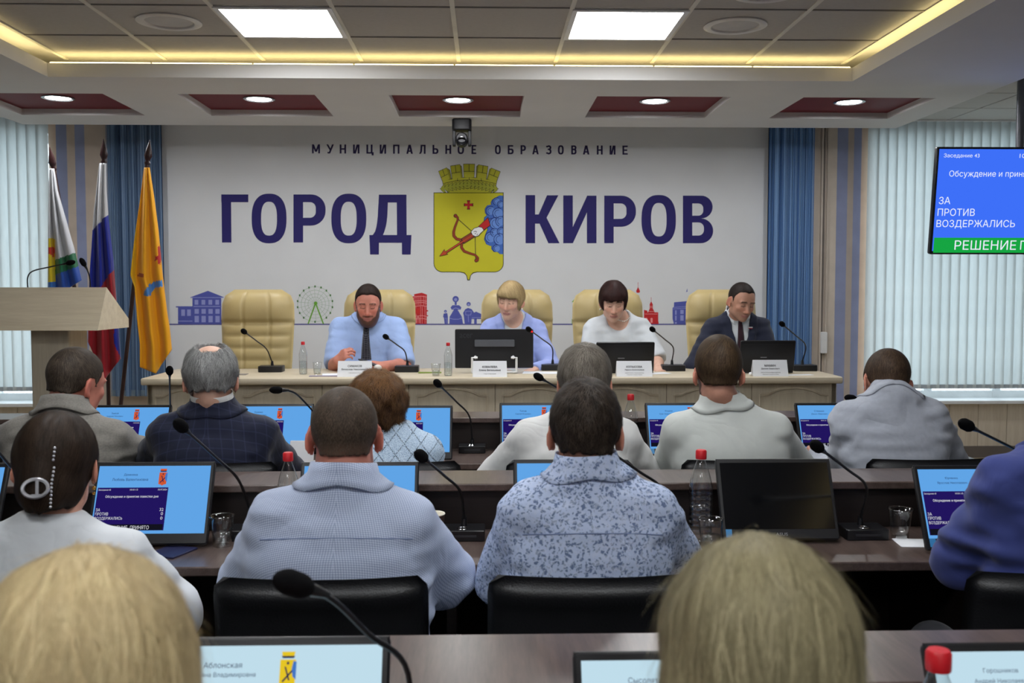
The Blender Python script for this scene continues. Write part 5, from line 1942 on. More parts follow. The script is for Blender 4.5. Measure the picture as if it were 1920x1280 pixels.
class Field:
    def __init__(s, lo, hi, h):
        s.lo = np.array(lo, np.float64)
        s.h = h
        n = np.ceil((np.array(hi) - s.lo) / h).astype(int) + 1
        s.n = n
        s.D = np.full(n, 0.3, F32)
        s.ax = [(s.lo[i] + h * np.arange(n[i])).astype(F32) for i in range(3)]

    def sl(s, lo, hi, pad=0.0):
        a = np.clip(np.floor((np.array(lo) - pad - s.lo) / s.h).astype(int), 0, s.n)
        b = np.clip(np.ceil((np.array(hi) + pad - s.lo) / s.h).astype(int) + 1, 0, s.n)
        return tuple(slice(a[i], b[i]) for i in range(3))

    def xyz(s, sl):
        return s.ax[0][sl[0]][:, None, None], s.ax[1][sl[1]][None, :, None], s.ax[2][sl[2]][None, None, :]

    def put(s, sl, d, k=0.0, op='u'):
        A = s.D[sl]
        if A.size == 0:
            return
        if op == 'u':
            if k > 0:
                hh = np.clip(0.5 + 0.5 * (A - d) / k, 0, 1)
                s.D[sl] = A + (d - A) * hh - k * hh * (1 - hh)
            else:
                s.D[sl] = np.minimum(A, d)
        elif op == 's':
            d = -d
            if k > 0:
                hh = np.clip(0.5 - 0.5 * (A - d) / k, 0, 1)
                s.D[sl] = A + (d - A) * hh + k * hh * (1 - hh)
            else:
                s.D[sl] = np.maximum(A, d)

    def cone(s, p0, p1, r0, r1, k=0.0, op='u', sq=None):
        p0, p1 = np.array(p0, F32), np.array(p1, F32)
        rm = max(r0, r1)
        sl = s.sl(np.minimum(p0, p1), np.maximum(p0, p1), rm + k + 3 * s.h)
        x, y, z = s.xyz(sl)
        d = p1 - p0
        L2 = float(d @ d) + 1e-9
        t = np.clip(((x - p0[0]) * d[0] + (y - p0[1]) * d[1] + (z - p0[2]) * d[2]) / L2, 0, 1)
        e = np.sqrt((x - p0[0] - t * d[0]) ** 2 + (y - p0[1] - t * d[1]) ** 2 + (z - p0[2] - t * d[2]) ** 2) - (r0 + (r1 - r0) * t)
        s.put(sl, e, k, op)

    def chain(s, pts, rs, k=0.0, kk=0.02, op='u'):
        for i in range(len(pts) - 1):
            s.cone(pts[i], pts[i + 1], rs[i], rs[i + 1], k if i == 0 else kk, op)

    def ell(s, c, r, k=0.0, op='u', M=None):
        c = np.array(c, F32)
        r = np.array(r, F32)
        rm = float(r.max())
        sl = s.sl(c, c, rm + k + 3 * s.h)
        x, y, z = s.xyz(sl)
        x, y, z = x - c[0], y - c[1], z - c[2]
        if M is not None:
            M = np.array(M, F32)
            x, y, z = (M[0, 0] * x + M[1, 0] * y + M[2, 0] * z, M[0, 1] * x + M[1, 1] * y + M[2, 1] * z, M[0, 2] * x + M[1, 2] * y + M[2, 2] * z)
        k0 = np.sqrt((x / r[0]) ** 2 + (y / r[1]) ** 2 + (z / r[2]) ** 2)
        k1 = np.sqrt((x / r[0] ** 2) ** 2 + (y / r[1] ** 2) ** 2 + (z / r[2] ** 2) ** 2) + 1e-6
        s.put(sl, k0 * (k0 - 1) / k1, k, op)

    def loft(s, st, grow=0.0, k=0.0, op='u', e=2.4, zmax=None, zmin=None):
        """st: list of (z, cx, cy, rx, ry) with rising z"""
        st = np.array(st, F32)
        zz = np.linspace(st[0, 0], st[-1, 0], 60)
        cols = []
        for j in range(1, 5):
            m = np.gradient(st[:, j], st[:, 0])
            i = np.clip(np.searchsorted(st[:, 0], zz) - 1, 0, len(st) - 2)
            hh = st[i + 1, 0] - st[i, 0]
            t = (zz - st[i, 0]) / hh
            cols.append((2 * t ** 3 - 3 * t ** 2 + 1) * st[i, j] + (t ** 3 - 2 * t ** 2 + t) * hh * m[i] + (-2 * t ** 3 + 3 * t ** 2) * st[i + 1, j] + (t ** 3 - t ** 2) * hh * m[i + 1])
        rmx = max(cols[2].max(), 0.05) + grow
        rmy = max(cols[3].max(), 0.05) + grow
        lo = [(cols[0]).min() - rmx, cols[1].min() - rmy, st[0, 0]]
        hi = [(cols[0]).max() + rmx, cols[1].max() + rmy, st[-1, 0]]
        sl = s.sl(lo, hi, k + 3 * s.h)
        x, y, z = s.xyz(sl)
        z1 = z.ravel()
        cx, cy, rx, ry = [np.interp(z1, zz, c).astype(F32)[None, None, :] for c in cols]
        rx = np.maximum(rx + grow, 0.01)
        ry = np.maximum(ry + grow, 0.01)
        f = (np.abs((x - cx) / rx) ** e + np.abs((y - cy) / ry) ** e) ** (1 / e)
        d = (f - 1) * np.minimum(rx, ry)
        d = np.maximum(d, np.maximum(z - (st[-1, 0] if zmax is None else zmax), (st[0, 0] if zmin is None else zmin) - z))
        s.put(sl, d, k, op)

    def warp(s, amp, freq, seed, lo=None, hi=None):
        sl = s.sl(lo if lo is not None else s.lo, hi if hi is not None else s.lo + s.h * s.n)
        A = s.D[sl]
        near = np.abs(A) < 0.03
        idx = np.argwhere(near)
        if len(idx) == 0:
            return
        off = np.array([q.start for q in sl])
        P = (idx + off) * s.h + s.lo
        A[near] += (amp * vnoise((P * np.array(freq)).astype(F32), seed)).astype(F32)

    def sample(s, P):
        q = (P - s.lo) / s.h
        i = np.clip(np.floor(q).astype(int), 0, s.n - 2)
        f = q - i
        D = s.D
        r = 0
        for a in (0, 1):
            for b in (0, 1):
                for c in (0, 1):
                    r = r + D[i[:, 0] + a, i[:, 1] + b, i[:, 2] + c] * (f[:, 0] if a else 1 - f[:, 0]) * (f[:, 1] if b else 1 - f[:, 1]) * (f[:, 2] if c else 1 - f[:, 2])
        return r

    def grad(s, P):
        e = s.h
        g = np.stack([s.sample(P + np.array(d) * e) - s.sample(P - np.array(d) * e) for d in ((1, 0, 0), (0, 1, 0), (0, 0, 1))], 1)
        return g / (np.linalg.norm(g, axis=1, keepdims=True) + 1e-9)

    def front(s, x, z, y0, y1):
        """largest y inside along the line (x, *, z)"""
        ys = np.arange(y0, y1, 0.002)
        P = np.stack([np.full_like(ys, x), ys, np.full_like(ys, z)], 1)
        ins = np.where(s.sample(P) < 0)[0]
        return ys[ins[-1]] if len(ins) else y0

    def surf(s, smooth=1):
        D = s.D
        I = D < 0
        cnt = np.zeros(tuple(s.n - 1), np.int8)
        for a in (0, 1):
            for b in (0, 1):
                for c in (0, 1):
                    cnt += I[a:D.shape[0] - 1 + a, b:D.shape[1] - 1 + b, c:D.shape[2] - 1 + c]
        act = (cnt > 0) & (cnt < 8)
        ci = np.argwhere(act)
        idx = np.full(act.shape, -1, np.int32)
        idx[act] = np.arange(len(ci))
        pos = np.zeros((len(ci), 3), F32)
        num = np.zeros(len(ci), F32)
        cor = [(a, b, c) for a in (0, 1) for b in (0, 1) for c in (0, 1)]
        V = {q: D[ci[:, 0] + q[0], ci[:, 1] + q[1], ci[:, 2] + q[2]] for q in cor}
        for q in cor:
            for ax in range(3):
                if q[ax]:
                    continue
                r = list(q)
                r[ax] = 1
                r = tuple(r)
                da, db = V[q], V[r]
                m_ = (da < 0) != (db < 0)
                t = np.where(m_, da / (da - db + 1e-12), 0)
                p = np.array(q, F32)[None, :] + t[:, None] * (np.array(r, F32) - np.array(q, F32))[None, :]
                pos += p * m_[:, None]
                num += m_
        pos = (pos / num[:, None] + ci) * s.h + s.lo
        quads = []
        for ax in range(3):
            sl0 = [slice(None)] * 3
            sl1 = [slice(None)] * 3
            sl0[ax] = slice(0, -1)
            sl1[ax] = slice(1, None)
            A, B = I[tuple(sl0)], I[tuple(sl1)]
            e = np.argwhere(A != B)
            o = [i for i in range(3) if i != ax]
            e = e[(e[:, o[0]] > 0) & (e[:, o[1]] > 0) & (e[:, o[0]] < act.shape[o[0]]) & (e[:, o[1]] < act.shape[o[1]])]
            ins = A[e[:, 0], e[:, 1], e[:, 2]]

            def cell(d0, d1):
                c = e.copy()
                c[:, o[0]] -= d0
                c[:, o[1]] -= d1
                return idx[c[:, 0], c[:, 1], c[:, 2]]
            q = np.stack([cell(1, 1), cell(0, 1), cell(0, 0), cell(1, 0)], 1)
            flip = ins if ax != 1 else ~ins
            q[~flip] = q[~flip][:, ::-1]
            quads.append(q)
        quads = np.concatenate(quads)
        quads = quads[(quads >= 0).all(1)]
        for _ in range(smooth):
            acc = np.zeros_like(pos)
            c_ = np.zeros(len(pos))
            for a in range(4):
                for b in (1, 3):
                    np.add.at(acc, quads[:, a], pos[quads[:, (a + b) % 4]])
                    np.add.at(c_, quads[:, a], 1)
            pos = pos * 0.5 + 0.5 * acc / np.maximum(c_, 1)[:, None]
        return pos.astype(F32), quads.astype(np.int32)


def np_mesh(name, V, Q, cols=None):
    me = bpy.data.meshes.new(name)
    nv, nf = len(V), len(Q)
    k = Q.shape[1]
    me.vertices.add(nv)
    me.vertices.foreach_set('co', np.ascontiguousarray(V, F32).ravel())
    me.loops.add(nf * k)
    me.loops.foreach_set('vertex_index', np.ascontiguousarray(Q, np.int32).ravel())
    me.polygons.add(nf)
    me.polygons.foreach_set('loop_start', np.arange(0, nf * k, k, dtype=np.int32))
    me.polygons.foreach_set('use_smooth', np.ones(nf, bool))
    me.update()
    me.validate()
    if cols is not None:
        a = me.color_attributes.new('Col', 'FLOAT_COLOR', 'POINT')
        a.data.foreach_set('color', np.ascontiguousarray(cols, F32).ravel())
    return me


# ---- materials for people
def attr_mat(name, rough, spec, sss=0.0, bump=0.0, bscale=300, sheen=0.0):
    t = NT(name)
    a = t.n('ShaderNodeAttribute', attribute_name='Col')
    v = t.coords()
    f = t.noise(v, 60, 3)
    t.base(t.mix(0.18, a.outputs['Color'], t.ramp(f, [(0.3, (0.35, 0.35, 0.35, 1)), (0.7, (0.65, 0.65, 0.65, 1))]), 'OVERLAY'))
    t.set(rough, spec)
    if sss:
        t.b.inputs['Subsurface Weight'].default_value = sss
        t.b.inputs['Subsurface Radius'].default_value = (0.012, 0.005, 0.003)
        t.b.inputs['Subsurface Scale'].default_value = 0.6
    if sheen:
        t.b.inputs['Sheen Weight'].default_value = sheen
    if bump:
        t.bump(t.noise(v, bscale, 3), bump, 0.002)
    return t.m


skin_mat = attr_mat('skin', 0.5, 0.35, 0.0, 0.08, 350)
hair_mat = attr_mat('hair', 0.55, 0.18)


def fabric(name, rgb, vary=0.05, vscale=20, wr=0.35, wscale=7.0, weave=0.15, wvscale=900, rough=0.8, sheen=0.15, fold=(1, 1, 1)):
    t = NT(name)
    c = srgb(*rgb)
    v = t.coords()
    f = t.noise(v, vscale, 4)
    d = tuple(x * (1 - vary) for x in c[:3]) + (1,)
    u = tuple(min(1, x * (1 + vary)) for x in c[:3]) + (1,)
    t.base(t.ramp(f, [(0.3, d), (0.7, u)]))
    t.set(rough, 0.2)
    t.b.inputs['Sheen Weight'].default_value = sheen
    return finish_cloth(t, wr, wscale, weave, wvscale, fold)


def finish_cloth(t, wr, wscale, weave, wvscale, fold=(1, 1, 1)):
    v = t.coords(fold)
    n1 = t.n('ShaderNodeTexNoise')
    n1.inputs['Scale'].default_value = wscale
    n1.inputs['Detail'].default_value = 2.5
    n1.inputs['Distortion'].default_value = 0.6
    t.l(v, n1.inputs['Vector'])
    rdg = t.math('ABSOLUTE', t.math('SUBTRACT', n1.outputs[0], 0.5))
    w_ = t.noise(t.coords(), wvscale, 1)
    hgt = t.math('ADD', t.math('MULTIPLY', rdg, 2.4), t.math('MULTIPLY', w_, weave * 0.06))
    t.bump(hgt, wr, 0.012)
    return t.m


def lines(t, comp, period, width):
    """1 on thin lines across one coordinate"""
    q = t.math('FRACT', t.math('MULTIPLY', comp, 1.0 / period))
    return t.math('LESS_THAN', q, width)


def check_mat(name, base, line, period, width, strength=0.6, wr=0.3):
    t = NT(name)
    tc = t.coords()
    sp = t.n('ShaderNodeSeparateXYZ')
    t.l(tc, sp.inputs[0])
    gx = lines(t, t.math('ADD', t.math('ABSOLUTE', sp.outputs[0]), t.math('MULTIPLY', sp.outputs[1], 0.5)), period, width)
    gz = lines(t, t.math('ADD', sp.outputs[2], t.math('MULTIPLY', sp.outputs[1], 0.9)), period, width)
    f = t.math('MULTIPLY', t.math('MINIMUM', t.math('ADD', t.math('MULTIPLY', gx, 0.65), t.math('MULTIPLY', gz, 0.65)), 1.0), strength)
    t.base(t.mix(f, srgb(*base), srgb(*line)))
    t.set(0.75, 0.2)
    t.b.inputs['Sheen Weight'].default_value = 0.15
    return finish_cloth(t, wr, 7.0, 0.1, 900)


def floral_mat(name):
    t = NT(name)
    v = t.coords()
    vo = t.n('ShaderNodeTexVoronoi')
    vo.inputs['Scale'].default_value = 105
    t.l(t.mix(0.035, v, t.noise(v, 40, 3, 0.5, 1)), vo.inputs['Vector'])
    n1 = t.noise(v, 190, 4, 0.6)
    n2 = t.noise(v, 75, 2, 0.5)
    pf = t.math('ADD', t.math('MULTIPLY', vo.outputs['Distance'], 0.55), t.math('MULTIPLY', n1, 0.55))
    petals = t.ramp(pf, [(0.44, (1, 1, 1, 1)), (0.56, (0, 0, 0, 1))])
    spots = t.ramp(n2, [(0.50, (0, 0, 0, 1)), (0.62, (1, 1, 1, 1))])
    col = t.mix(petals, srgb(184, 198, 226), srgb(104, 120, 156))
    t.base(t.mix(t.math('MULTIPLY', spots, 0.5), col, srgb(196, 206, 228)))
    t.set(0.75, 0.2)
    return finish_cloth(t, 0.3, 6.0, 0.1, 900)


def knit_mat(name):
    t = NT(name)
    v = t.coords()
    sp = t.n('ShaderNodeSeparateXYZ')
    t.l(v, sp.inputs[0])
    a1 = t.math('ADD', sp.outputs[0], t.math('MULTIPLY', sp.outputs[2], 0.8))
    a2 = t.math('SUBTRACT', sp.outputs[0], t.math('MULTIPLY', sp.outputs[2], 0.8))
    g = t.math('MAXIMUM', lines(t, a1, 0.062, 0.09), lines(t, a2, 0.062, 0.09))
    dots = t.math('GREATER_THAN', t.noise(v, 380, 1), 0.5)
    n = t.noise(v, 260, 3)
    base = t.ramp(n, [(0.35, srgb(150, 176, 204)), (0.65, srgb(206, 224, 240))])
    t.base(t.mix(t.math('MULTIPLY', g, dots), base, srgb(52, 66, 92)))
    t.set(0.6, 0.5)
    t.bump(n, 0.5, 0.006)
    return t.m


def hands_sdf(fd, wrist, fwd, up, side, curl=0.5, sc=1.0, pinch=False):
    """five-fingered hand; fwd along the palm, up = back of the hand, side = +1 when the thumb points to up x fwd"""
    W = Vector(wrist)
    f = Vector(fwd).normalized()
    u = Vector(up)
    u = (u - f * u.dot(f)).normalized()
    r = f.cross(u).normalized() * side       # thumb direction
    L = lambda a, b, c: tuple(W + f * a * sc + r * b * sc + u * c * sc)
    bases = [(0.088, 0.030), (0.092, 0.010), (0.088, -0.010), (0.080, -0.029)]
    lens = [(0.040, 0.024, 0.020), (0.044, 0.028, 0.022), (0.041, 0.026, 0.021), (0.032, 0.020, 0.019)]
    for (a, b), le, i in zip(bases, lens, range(4)):
        fd.cone(L(0.0, b * 0.55, 0), L(a, b, 0.004), 0.020 * sc, 0.0125 * sc, 0.012)
        an = 0.15 + curl * 0.55
        p = Vector((a, b, 0.004))
        rad = 0.0095 if i < 3 else 0.0082
        for j, l in enumerate(le):
            q = p + Vector((l * math.cos(an), (0.02 if i == 0 else -0.03 * (i - 1)) * l, -l * math.sin(an)))
            fd.cone(L(*p), L(*q), rad * sc * (1 - 0.06 * j), rad * sc * (0.94 - 0.08 * j), 0.004)
            p = q
            an += curl * (0.9 if j == 0 else 0.7)
    th = [(0.018, 0.022, -0.004), (0.050, 0.048, -0.014), (0.080, 0.050 if not pinch else 0.042, -0.024), (0.102, 0.044 if not pinch else 0.030, -0.034)]
    rs = [0.018, 0.0135, 0.0115, 0.0095]
    for i in range(3):
        fd.cone(L(*th[i]), L(*th[i + 1]), rs[i] * sc, rs[i + 1] * sc, 0.008)


def head_frame(hc, yaw, pitch, roll):
    """columns = head x (right), y (forward), z (up) in body space; pitch > 0 looks down, yaw > 0 looks to the left"""
    return np.array((Matrix.Rotation(R(yaw), 3, 'Z') @ Matrix.Rotation(R(-pitch), 3, 'X') @ Matrix.Rotation(R(roll), 3, 'Y')), dtype=np.float64)


def head_sdf(fd, hc, M, hs, female=False, nose=1.0, jaw=1.0, ears=1.0, fat=1.0):
    hc = np.array(hc, np.float64)
    T = lambda p: hc + M @ (np.array(p, np.float64) * hs)
    E = lambda p, r, k=0.0, op='u', Mx=None: fd.ell(T(p), np.array(r) * hs, k, op, M if Mx is None else M @ Mx)
    E((0, -0.014, 0.034), (0.077, 0.096, 0.088))
    E((0, 0.030, 0.020), (0.068, 0.062, 0.080), 0.03)
    jw = (0.052 if female else 0.058) * jaw
    E((0, 0.040, -0.046), (jw * fat, 0.054, 0.066), 0.03)
    E((0, 0.074, -0.094), (0.022 * jaw, 0.018, 0.016), 0.025)
    for s in (-1, 1):
        E((s * 0.042 * fat, 0.010, -0.062), (0.018, 0.030, 0.026), 0.025)     # jaw angle
        E((s * 0.038, 0.070, -0.016), (0.024 * fat, 0.018, 0.020), 0.018)     # cheek
        E((s * 0.030, 0.084, 0.030), (0.026, 0.010, 0.008), 0.012)            # brow
        E((s * 0.030, 0.098, 0.010), (0.019, 0.013, 0.011), 0.010, 's')       # socket
        E((s * 0.030, 0.0805, 0.009), (0.0145, 0.0125, 0.0125), 0.003)        # eyeball with lid
        # ear
        Re = np.array(Matrix.Rotation(R(30 * s), 3, 'Z') @ Matrix.Rotation(R(-10), 3, 'X'))
        E((s * 0.083, -0.012, -0.002), (0.0070, 0.020, 0.034 * ears), 0.005, 'u', Re)
        E((s * 0.0885, -0.006, 0.002), (0.005, 0.011, 0.020), 0.004, 's', Re)
        E((s * 0.079, 0.002, -0.030), (0.007, 0.009, 0.011), 0.006)
        E((s * 0.013 * nose, 0.097, -0.036), (0.0095, 0.011, 0.0085), 0.006)  # nostril wing
    fd.cone(T((0, 0.088, 0.020)), T((0, 0.112 * (0.5 + 0.5 * nose), -0.030)), 0.0085 * hs, 0.0125 * hs * nose, 0.012)
    E((0, 0.094, -0.060), (0.024, 0.0085, 0.0055), 0.006)
    E((0, 0.0925, -0.070), (0.020, 0.009, 0.0062), 0.006)
    E((0, 0.1035, -0.0648), (0.024, 0.006, 0.0017), 0.004, 's')
    return T


def skin_color(V, hc, M, hs, tone, lips=(0.42, 0.13, 0.11), brow=None, beard=None, lash=(0.05, 0.03, 0.025), stubble=0.0, scalp=None):
    q = ((V - np.array(hc)) @ M) / hs
    x, y, z = np.abs(q[:, 0]), q[:, 1], q[:, 2]
    near = (np.linalg.norm(q, axis=1) < 0.17)
    C = np.tile(np.array(tone, F32), (len(V), 1))
    sm = lambda a, lo, hi: np.clip((a - lo) / (hi - lo), 0, 1)

    def mixc(mask, col):
        mask = (mask * near)[:, None]
        C[:] = C * (1 - mask) + np.array(col, F32)[None] * mask
    red = np.array(tone) * np.array((1.12, 0.80, 0.76))
    mixc(0.55 * np.exp(-((x - 0.038) / 0.02) ** 2 - ((z + 0.02) / 0.02) ** 2) * (y > 0.03), red)
    mixc(0.6 * np.exp(-(x / 0.018) ** 2 - ((z + 0.03) / 0.016) ** 2) * (y > 0.09), red)
    mixc(0.7 * (x > 0.079) * (np.abs(z) < 0.05), red)
    if beard is not None:
        m_ = sm(-z - np.interp(x, [0, 0.018, 0.03, 0.05, 0.068, 0.09], [0.078, 0.072, 0.060, 0.046, -0.012, -0.02]), -0.004, 0.008) * (y > -0.004) * (z > -0.16)
        mo = np.exp(-((z + 0.050) / 0.006) ** 4) * (x < 0.034) * (y > 0.06)
        mixc(np.clip(np.maximum(m_, mo * 0.85), 0, 1) * 0.92 * (x < 0.0735), beard)
    if stubble:
        m_ = sm(-z, 0.035, 0.06) * (y > 0.0)
        mixc(m_ * stubble, (0.12, 0.10, 0.09))
    lz = (np.abs(z + 0.065) < 0.0105 - 0.16 * np.clip(x - 0.008, 0, 1)) * (x < 0.026) * (y > 0.07)
    mixc(lz * 0.65, lips)
    mixc((np.abs(z + 0.0648) < 0.0022) * (x < 0.025) * (y > 0.07) * 0.45, (0.16, 0.05, 0.05))
    if brow is not None:
        bz = 0.031 + 0.10 * np.clip(x - 0.012, 0, 0.024) - 0.22 * np.clip(x - 0.036, 0, 1)
        mixc((np.abs(z - bz) < 0.0042) * (x > 0.011) * (x < 0.052) * (y > 0.05) * 0.85, brow)
    # lash line, lids down
    lx = (x - 0.030) / 0.0155
    mixc((np.abs(z - (0.0035 + 0.004 * lx ** 2 - 0.002)) < 0.0022) * (np.abs(lx) < 1.05) * (y > 0.06) * 0.9, lash)
    mixc((np.abs(z - 0.0185 + 0.003 * lx ** 2) < 0.0016) * (np.abs(lx) < 0.9) * (y > 0.06) * 0.45, np.array(tone) * 0.45)
    return np.concatenate([C, np.ones((len(V), 1), F32)], 1)


STD_LINE = ([-0.13, -0.085, -0.045, -0.022, -0.012, 0.012, 0.026, 0.034, 0.050, 0.075, 0.10], [-0.036, -0.036, -0.034, -0.018, 0.034, 0.038, 0.004, 0.032, 0.060, 0.084, 0.092])


def make_hair(root, hc, M, hs, hair, seed=1):
    """hair cap with strands laid over it; hair = dict of options"""
    hc = np.array(hc, np.float64)
    h = hair.get('h', 0.0045)
    ext = hair.get('ext', 0.16)
    fd = Field(hc - ext * hs - 0.02, hc + ext * hs + 0.02, h)
    T = lambda p: hc + M @ (np.array(p, np.float64) * hs)
    E = lambda p, r, k=0.0, op='u': fd.ell(T(p), np.array(r) * hs, k, op, M)
    th, ts = hair.get('top', 0.012), hair.get('side', 0.007)
    E((0, -0.014, 0.034 + (th - ts) * 0.5), (0.077 + ts, 0.096 + ts, 0.088 + (th + ts) * 0.5))
    E((0, 0.030, 0.022), (0.068 + ts * 0.6, 0.062 + ts * 0.7, 0.080 + th * 0.5), 0.02)
    for (p, r, k) in hair.get('add', []):
        E(p, r, k)
    for (p, r, k) in hair.get('nape', [((0, -0.062, -0.040), (0.058, 0.030, 0.040), 0.03)]):
        E(p, r, k)
    # hairline
    X, Y, Z = np.meshgrid(*fd.ax, indexing='ij')
    P = np.stack([X, Y, Z], -1).reshape(-1, 3)
    q = ((P - hc) @ M) / hs
    ly, lz = hair.get('line', STD_LINE)
    zl = np.interp(q[:, 1], ly, lz)
    if 'temple' in hair:          # receding temples
        zl = zl + hair['temple'] * np.clip(np.abs(q[:, 0]) / 0.05, 0, 1) * (q[:, 1] > 0.03)
    cut = (zl - q[:, 2]) * 0.75 * hs
    if 'widow' in hair:
        cut = cut - hair['widow'] * hs * np.exp(-(q[:, 0] / 0.02) ** 2) * (q[:, 1] > 0.05)
    cut = cut + (vnoise((q * 90).astype(F32), seed + 3) * hair.get('ragged', 0.0035)).astype(F32)
    fd.D = (fd.D.reshape(-1) + (hair.get('edge', 0.5) * hs * np.clip(0.014 - (q[:, 2] - zl), 0, 0.014) * (q[:, 1] > 0.06)).astype(F32)).reshape(fd.D.shape)
    if not hair.get('nocut'):
        D = np.maximum(fd.D.reshape(-1), cut.astype(F32))
        fd.D = D.reshape(fd.D.shape)
    for (p, r, k) in hair.get('cut', []):
        E(p, r, k, 's')
    for (p, r, k) in hair.get('post', []):
        E(p, r, k)
    tp = hair.get('taper', 0.05)
    if tp:
        fd.D = (fd.D.reshape(-1) + (tp * hs * np.clip(0.03 - q[:, 2], 0, 0.12)).astype(F32)).reshape(fd.D.shape)
    if hair.get('warp'):
        fd.warp(hair['warp'], hair.get('wfreq', (60, 60, 25)), seed)
    V, Q = fd.surf(1)
    if len(V) == 0:
        return None
    c0, c1 = np.array(hair['c0'], F32), np.array(hair['c1'], F32)
    rg = np.random.default_rng(seed + 5)
    n = hair.get('n', 4500)
    seg = hair.get('seg', 4)
    L = hair.get('len', 0.03)
    wd = hair.get('w', 0.0011)
    # strands over the cap
    root_i = rg.integers(0, len(V), n)
    p = V[root_i].astype(np.float64) + rg.normal(0, h * 0.5, (n, 3))
    crown = np.array(hair.get('crown', (0.0, -0.055, 0.115)))
    side_v = rg.normal(0, 1, (n, 3))
    Ls = L * rg.uniform(0.6, 1.25, n)
    lift = hair.get('lift', 0.0025)
    pts = []
    nrm = []
    curl = hair.get('curl', 0.0)
    ph = rg.uniform(0, 6.28, n)
    fly = np.where(rg.random(n) < hair.get('flyn', 0.03), rg.uniform(0, hair.get('fly', 0.006), n), 0.0)
    for j in range(seg + 1):
        g = fd.grad(p)
        d = fd.sample(p)
        tgt = lift * (0.3 + (j / seg) * hair.get('tip', 1.2)) * rg.uniform(0.2, 1.2, n)
        tgt = tgt + fly * (j / seg) ** 1.3
        p = p - g * np.clip(d - tgt, -0.01, 0.01)[:, None]
        pts.append(p.copy())
        nrm.append(g)
        qq = ((p - hc) @ M) / hs
        fl = qq - crown
        fl = fl / (np.linalg.norm(fl, axis=1, keepdims=True) + 1e-6)
        down = hair.get('down', 0.55)
        fl[:, 2] -= down
        fwdb = hair.get('fwd', 0.0)
        fl[:, 1] += fwdb * (qq[:, 2] > 0.05)
        sw = hair.get('sweep', 0.0)
        fl[:, 0] += sw * (qq[:, 1] > 0.0)
        fw = fl @ M.T + side_v * hair.get('mess', 0.16)
        if curl:
            fw += curl * np.stack([np.sin(ph + j * 1.3), np.cos(ph + j * 1.1), np.sin(ph * 1.7 + j)], 1)
        fw = fw - g * (fw * g).sum(1, keepdims=True)
        fw /= np.linalg.norm(fw, axis=1, keepdims=True) + 1e-6
        p = p + fw * (Ls / seg)[:, None]
    pts = np.stack(pts, 1)
    nrm = np.stack(nrm, 1)
    tan = np.gradient(pts, axis=1)
    sd = np.cross(tan, nrm)
    sd /= np.linalg.norm(sd, axis=2, keepdims=True) + 1e-9
    taper = np.linspace(1.0, 0.25, seg + 1)[None, :, None]
    a = pts - sd * wd * 0.5 * taper
    b = pts + sd * wd * 0.5 * taper
    SV = np.stack([a, b], 2).reshape(-1, 3)
    base = (np.arange(n) * (seg + 1) * 2)[:, None]
    k = (np.arange(seg) * 2)[None, :]
    o = base + k
    SQ = np.stack([o, o + 1, o + 3, o + 2], -1).reshape(-1, 4)
    tcol = rg.beta(1.0, 1.2, n)
    qr = ((pts[:, 0] - hc) @ M) / hs
    cln = vnoise((pts[:, 0] * hair.get('cfreq', 55)).astype(F32), seed + 9) * 0.5 + 0.5
    tcol = np.clip(tcol * 0.6 + cln * 0.55 - 0.08, 0, 1)
    if 'zone' in hair:            # colour by place on the head
        zc = hair['zone'](qr)
        tcol = np.clip(tcol * 0.55 + zc * 0.6, 0, 1)
    sc = c0[None] * (1 - tcol[:, None]) + c1[None] * tcol[:, None]
    SC = np.repeat(np.concatenate([sc, np.ones((n, 1), F32)], 1), (seg + 1) * 2, axis=0)
    qv = ((V - hc) @ M) / hs
    tv = np.full(len(V), 0.12)
    if 'zone' in hair:
        tv = np.clip(0.05 + hair['zone'](qv) * 0.4, 0, 1)
    vc = c0[None] * (1 - tv[:, None]) + c1[None] * tv[:, None]
    vc = vc * (0.85 + 0.3 * rg.random((len(V), 1)))
    if 'fade' in hair:            # short sides let the skin show
        f_, skc = hair['fade']
        w_ = np.clip(f_(qv), 0, 1)[:, None]
        vc = vc * (1 - w_) + np.array(skc, F32)[None] * w_
    VC = np.concatenate([vc, np.ones((len(V), 1))], 1)
    AV = np.concatenate([V, SV])
    AQ = np.concatenate([Q, SQ + len(V)])
    me = np_mesh('hair', AV, AQ, np.concatenate([VC, SC]))
    return link('hair', me, hair_mat, root)


TROUSER = None


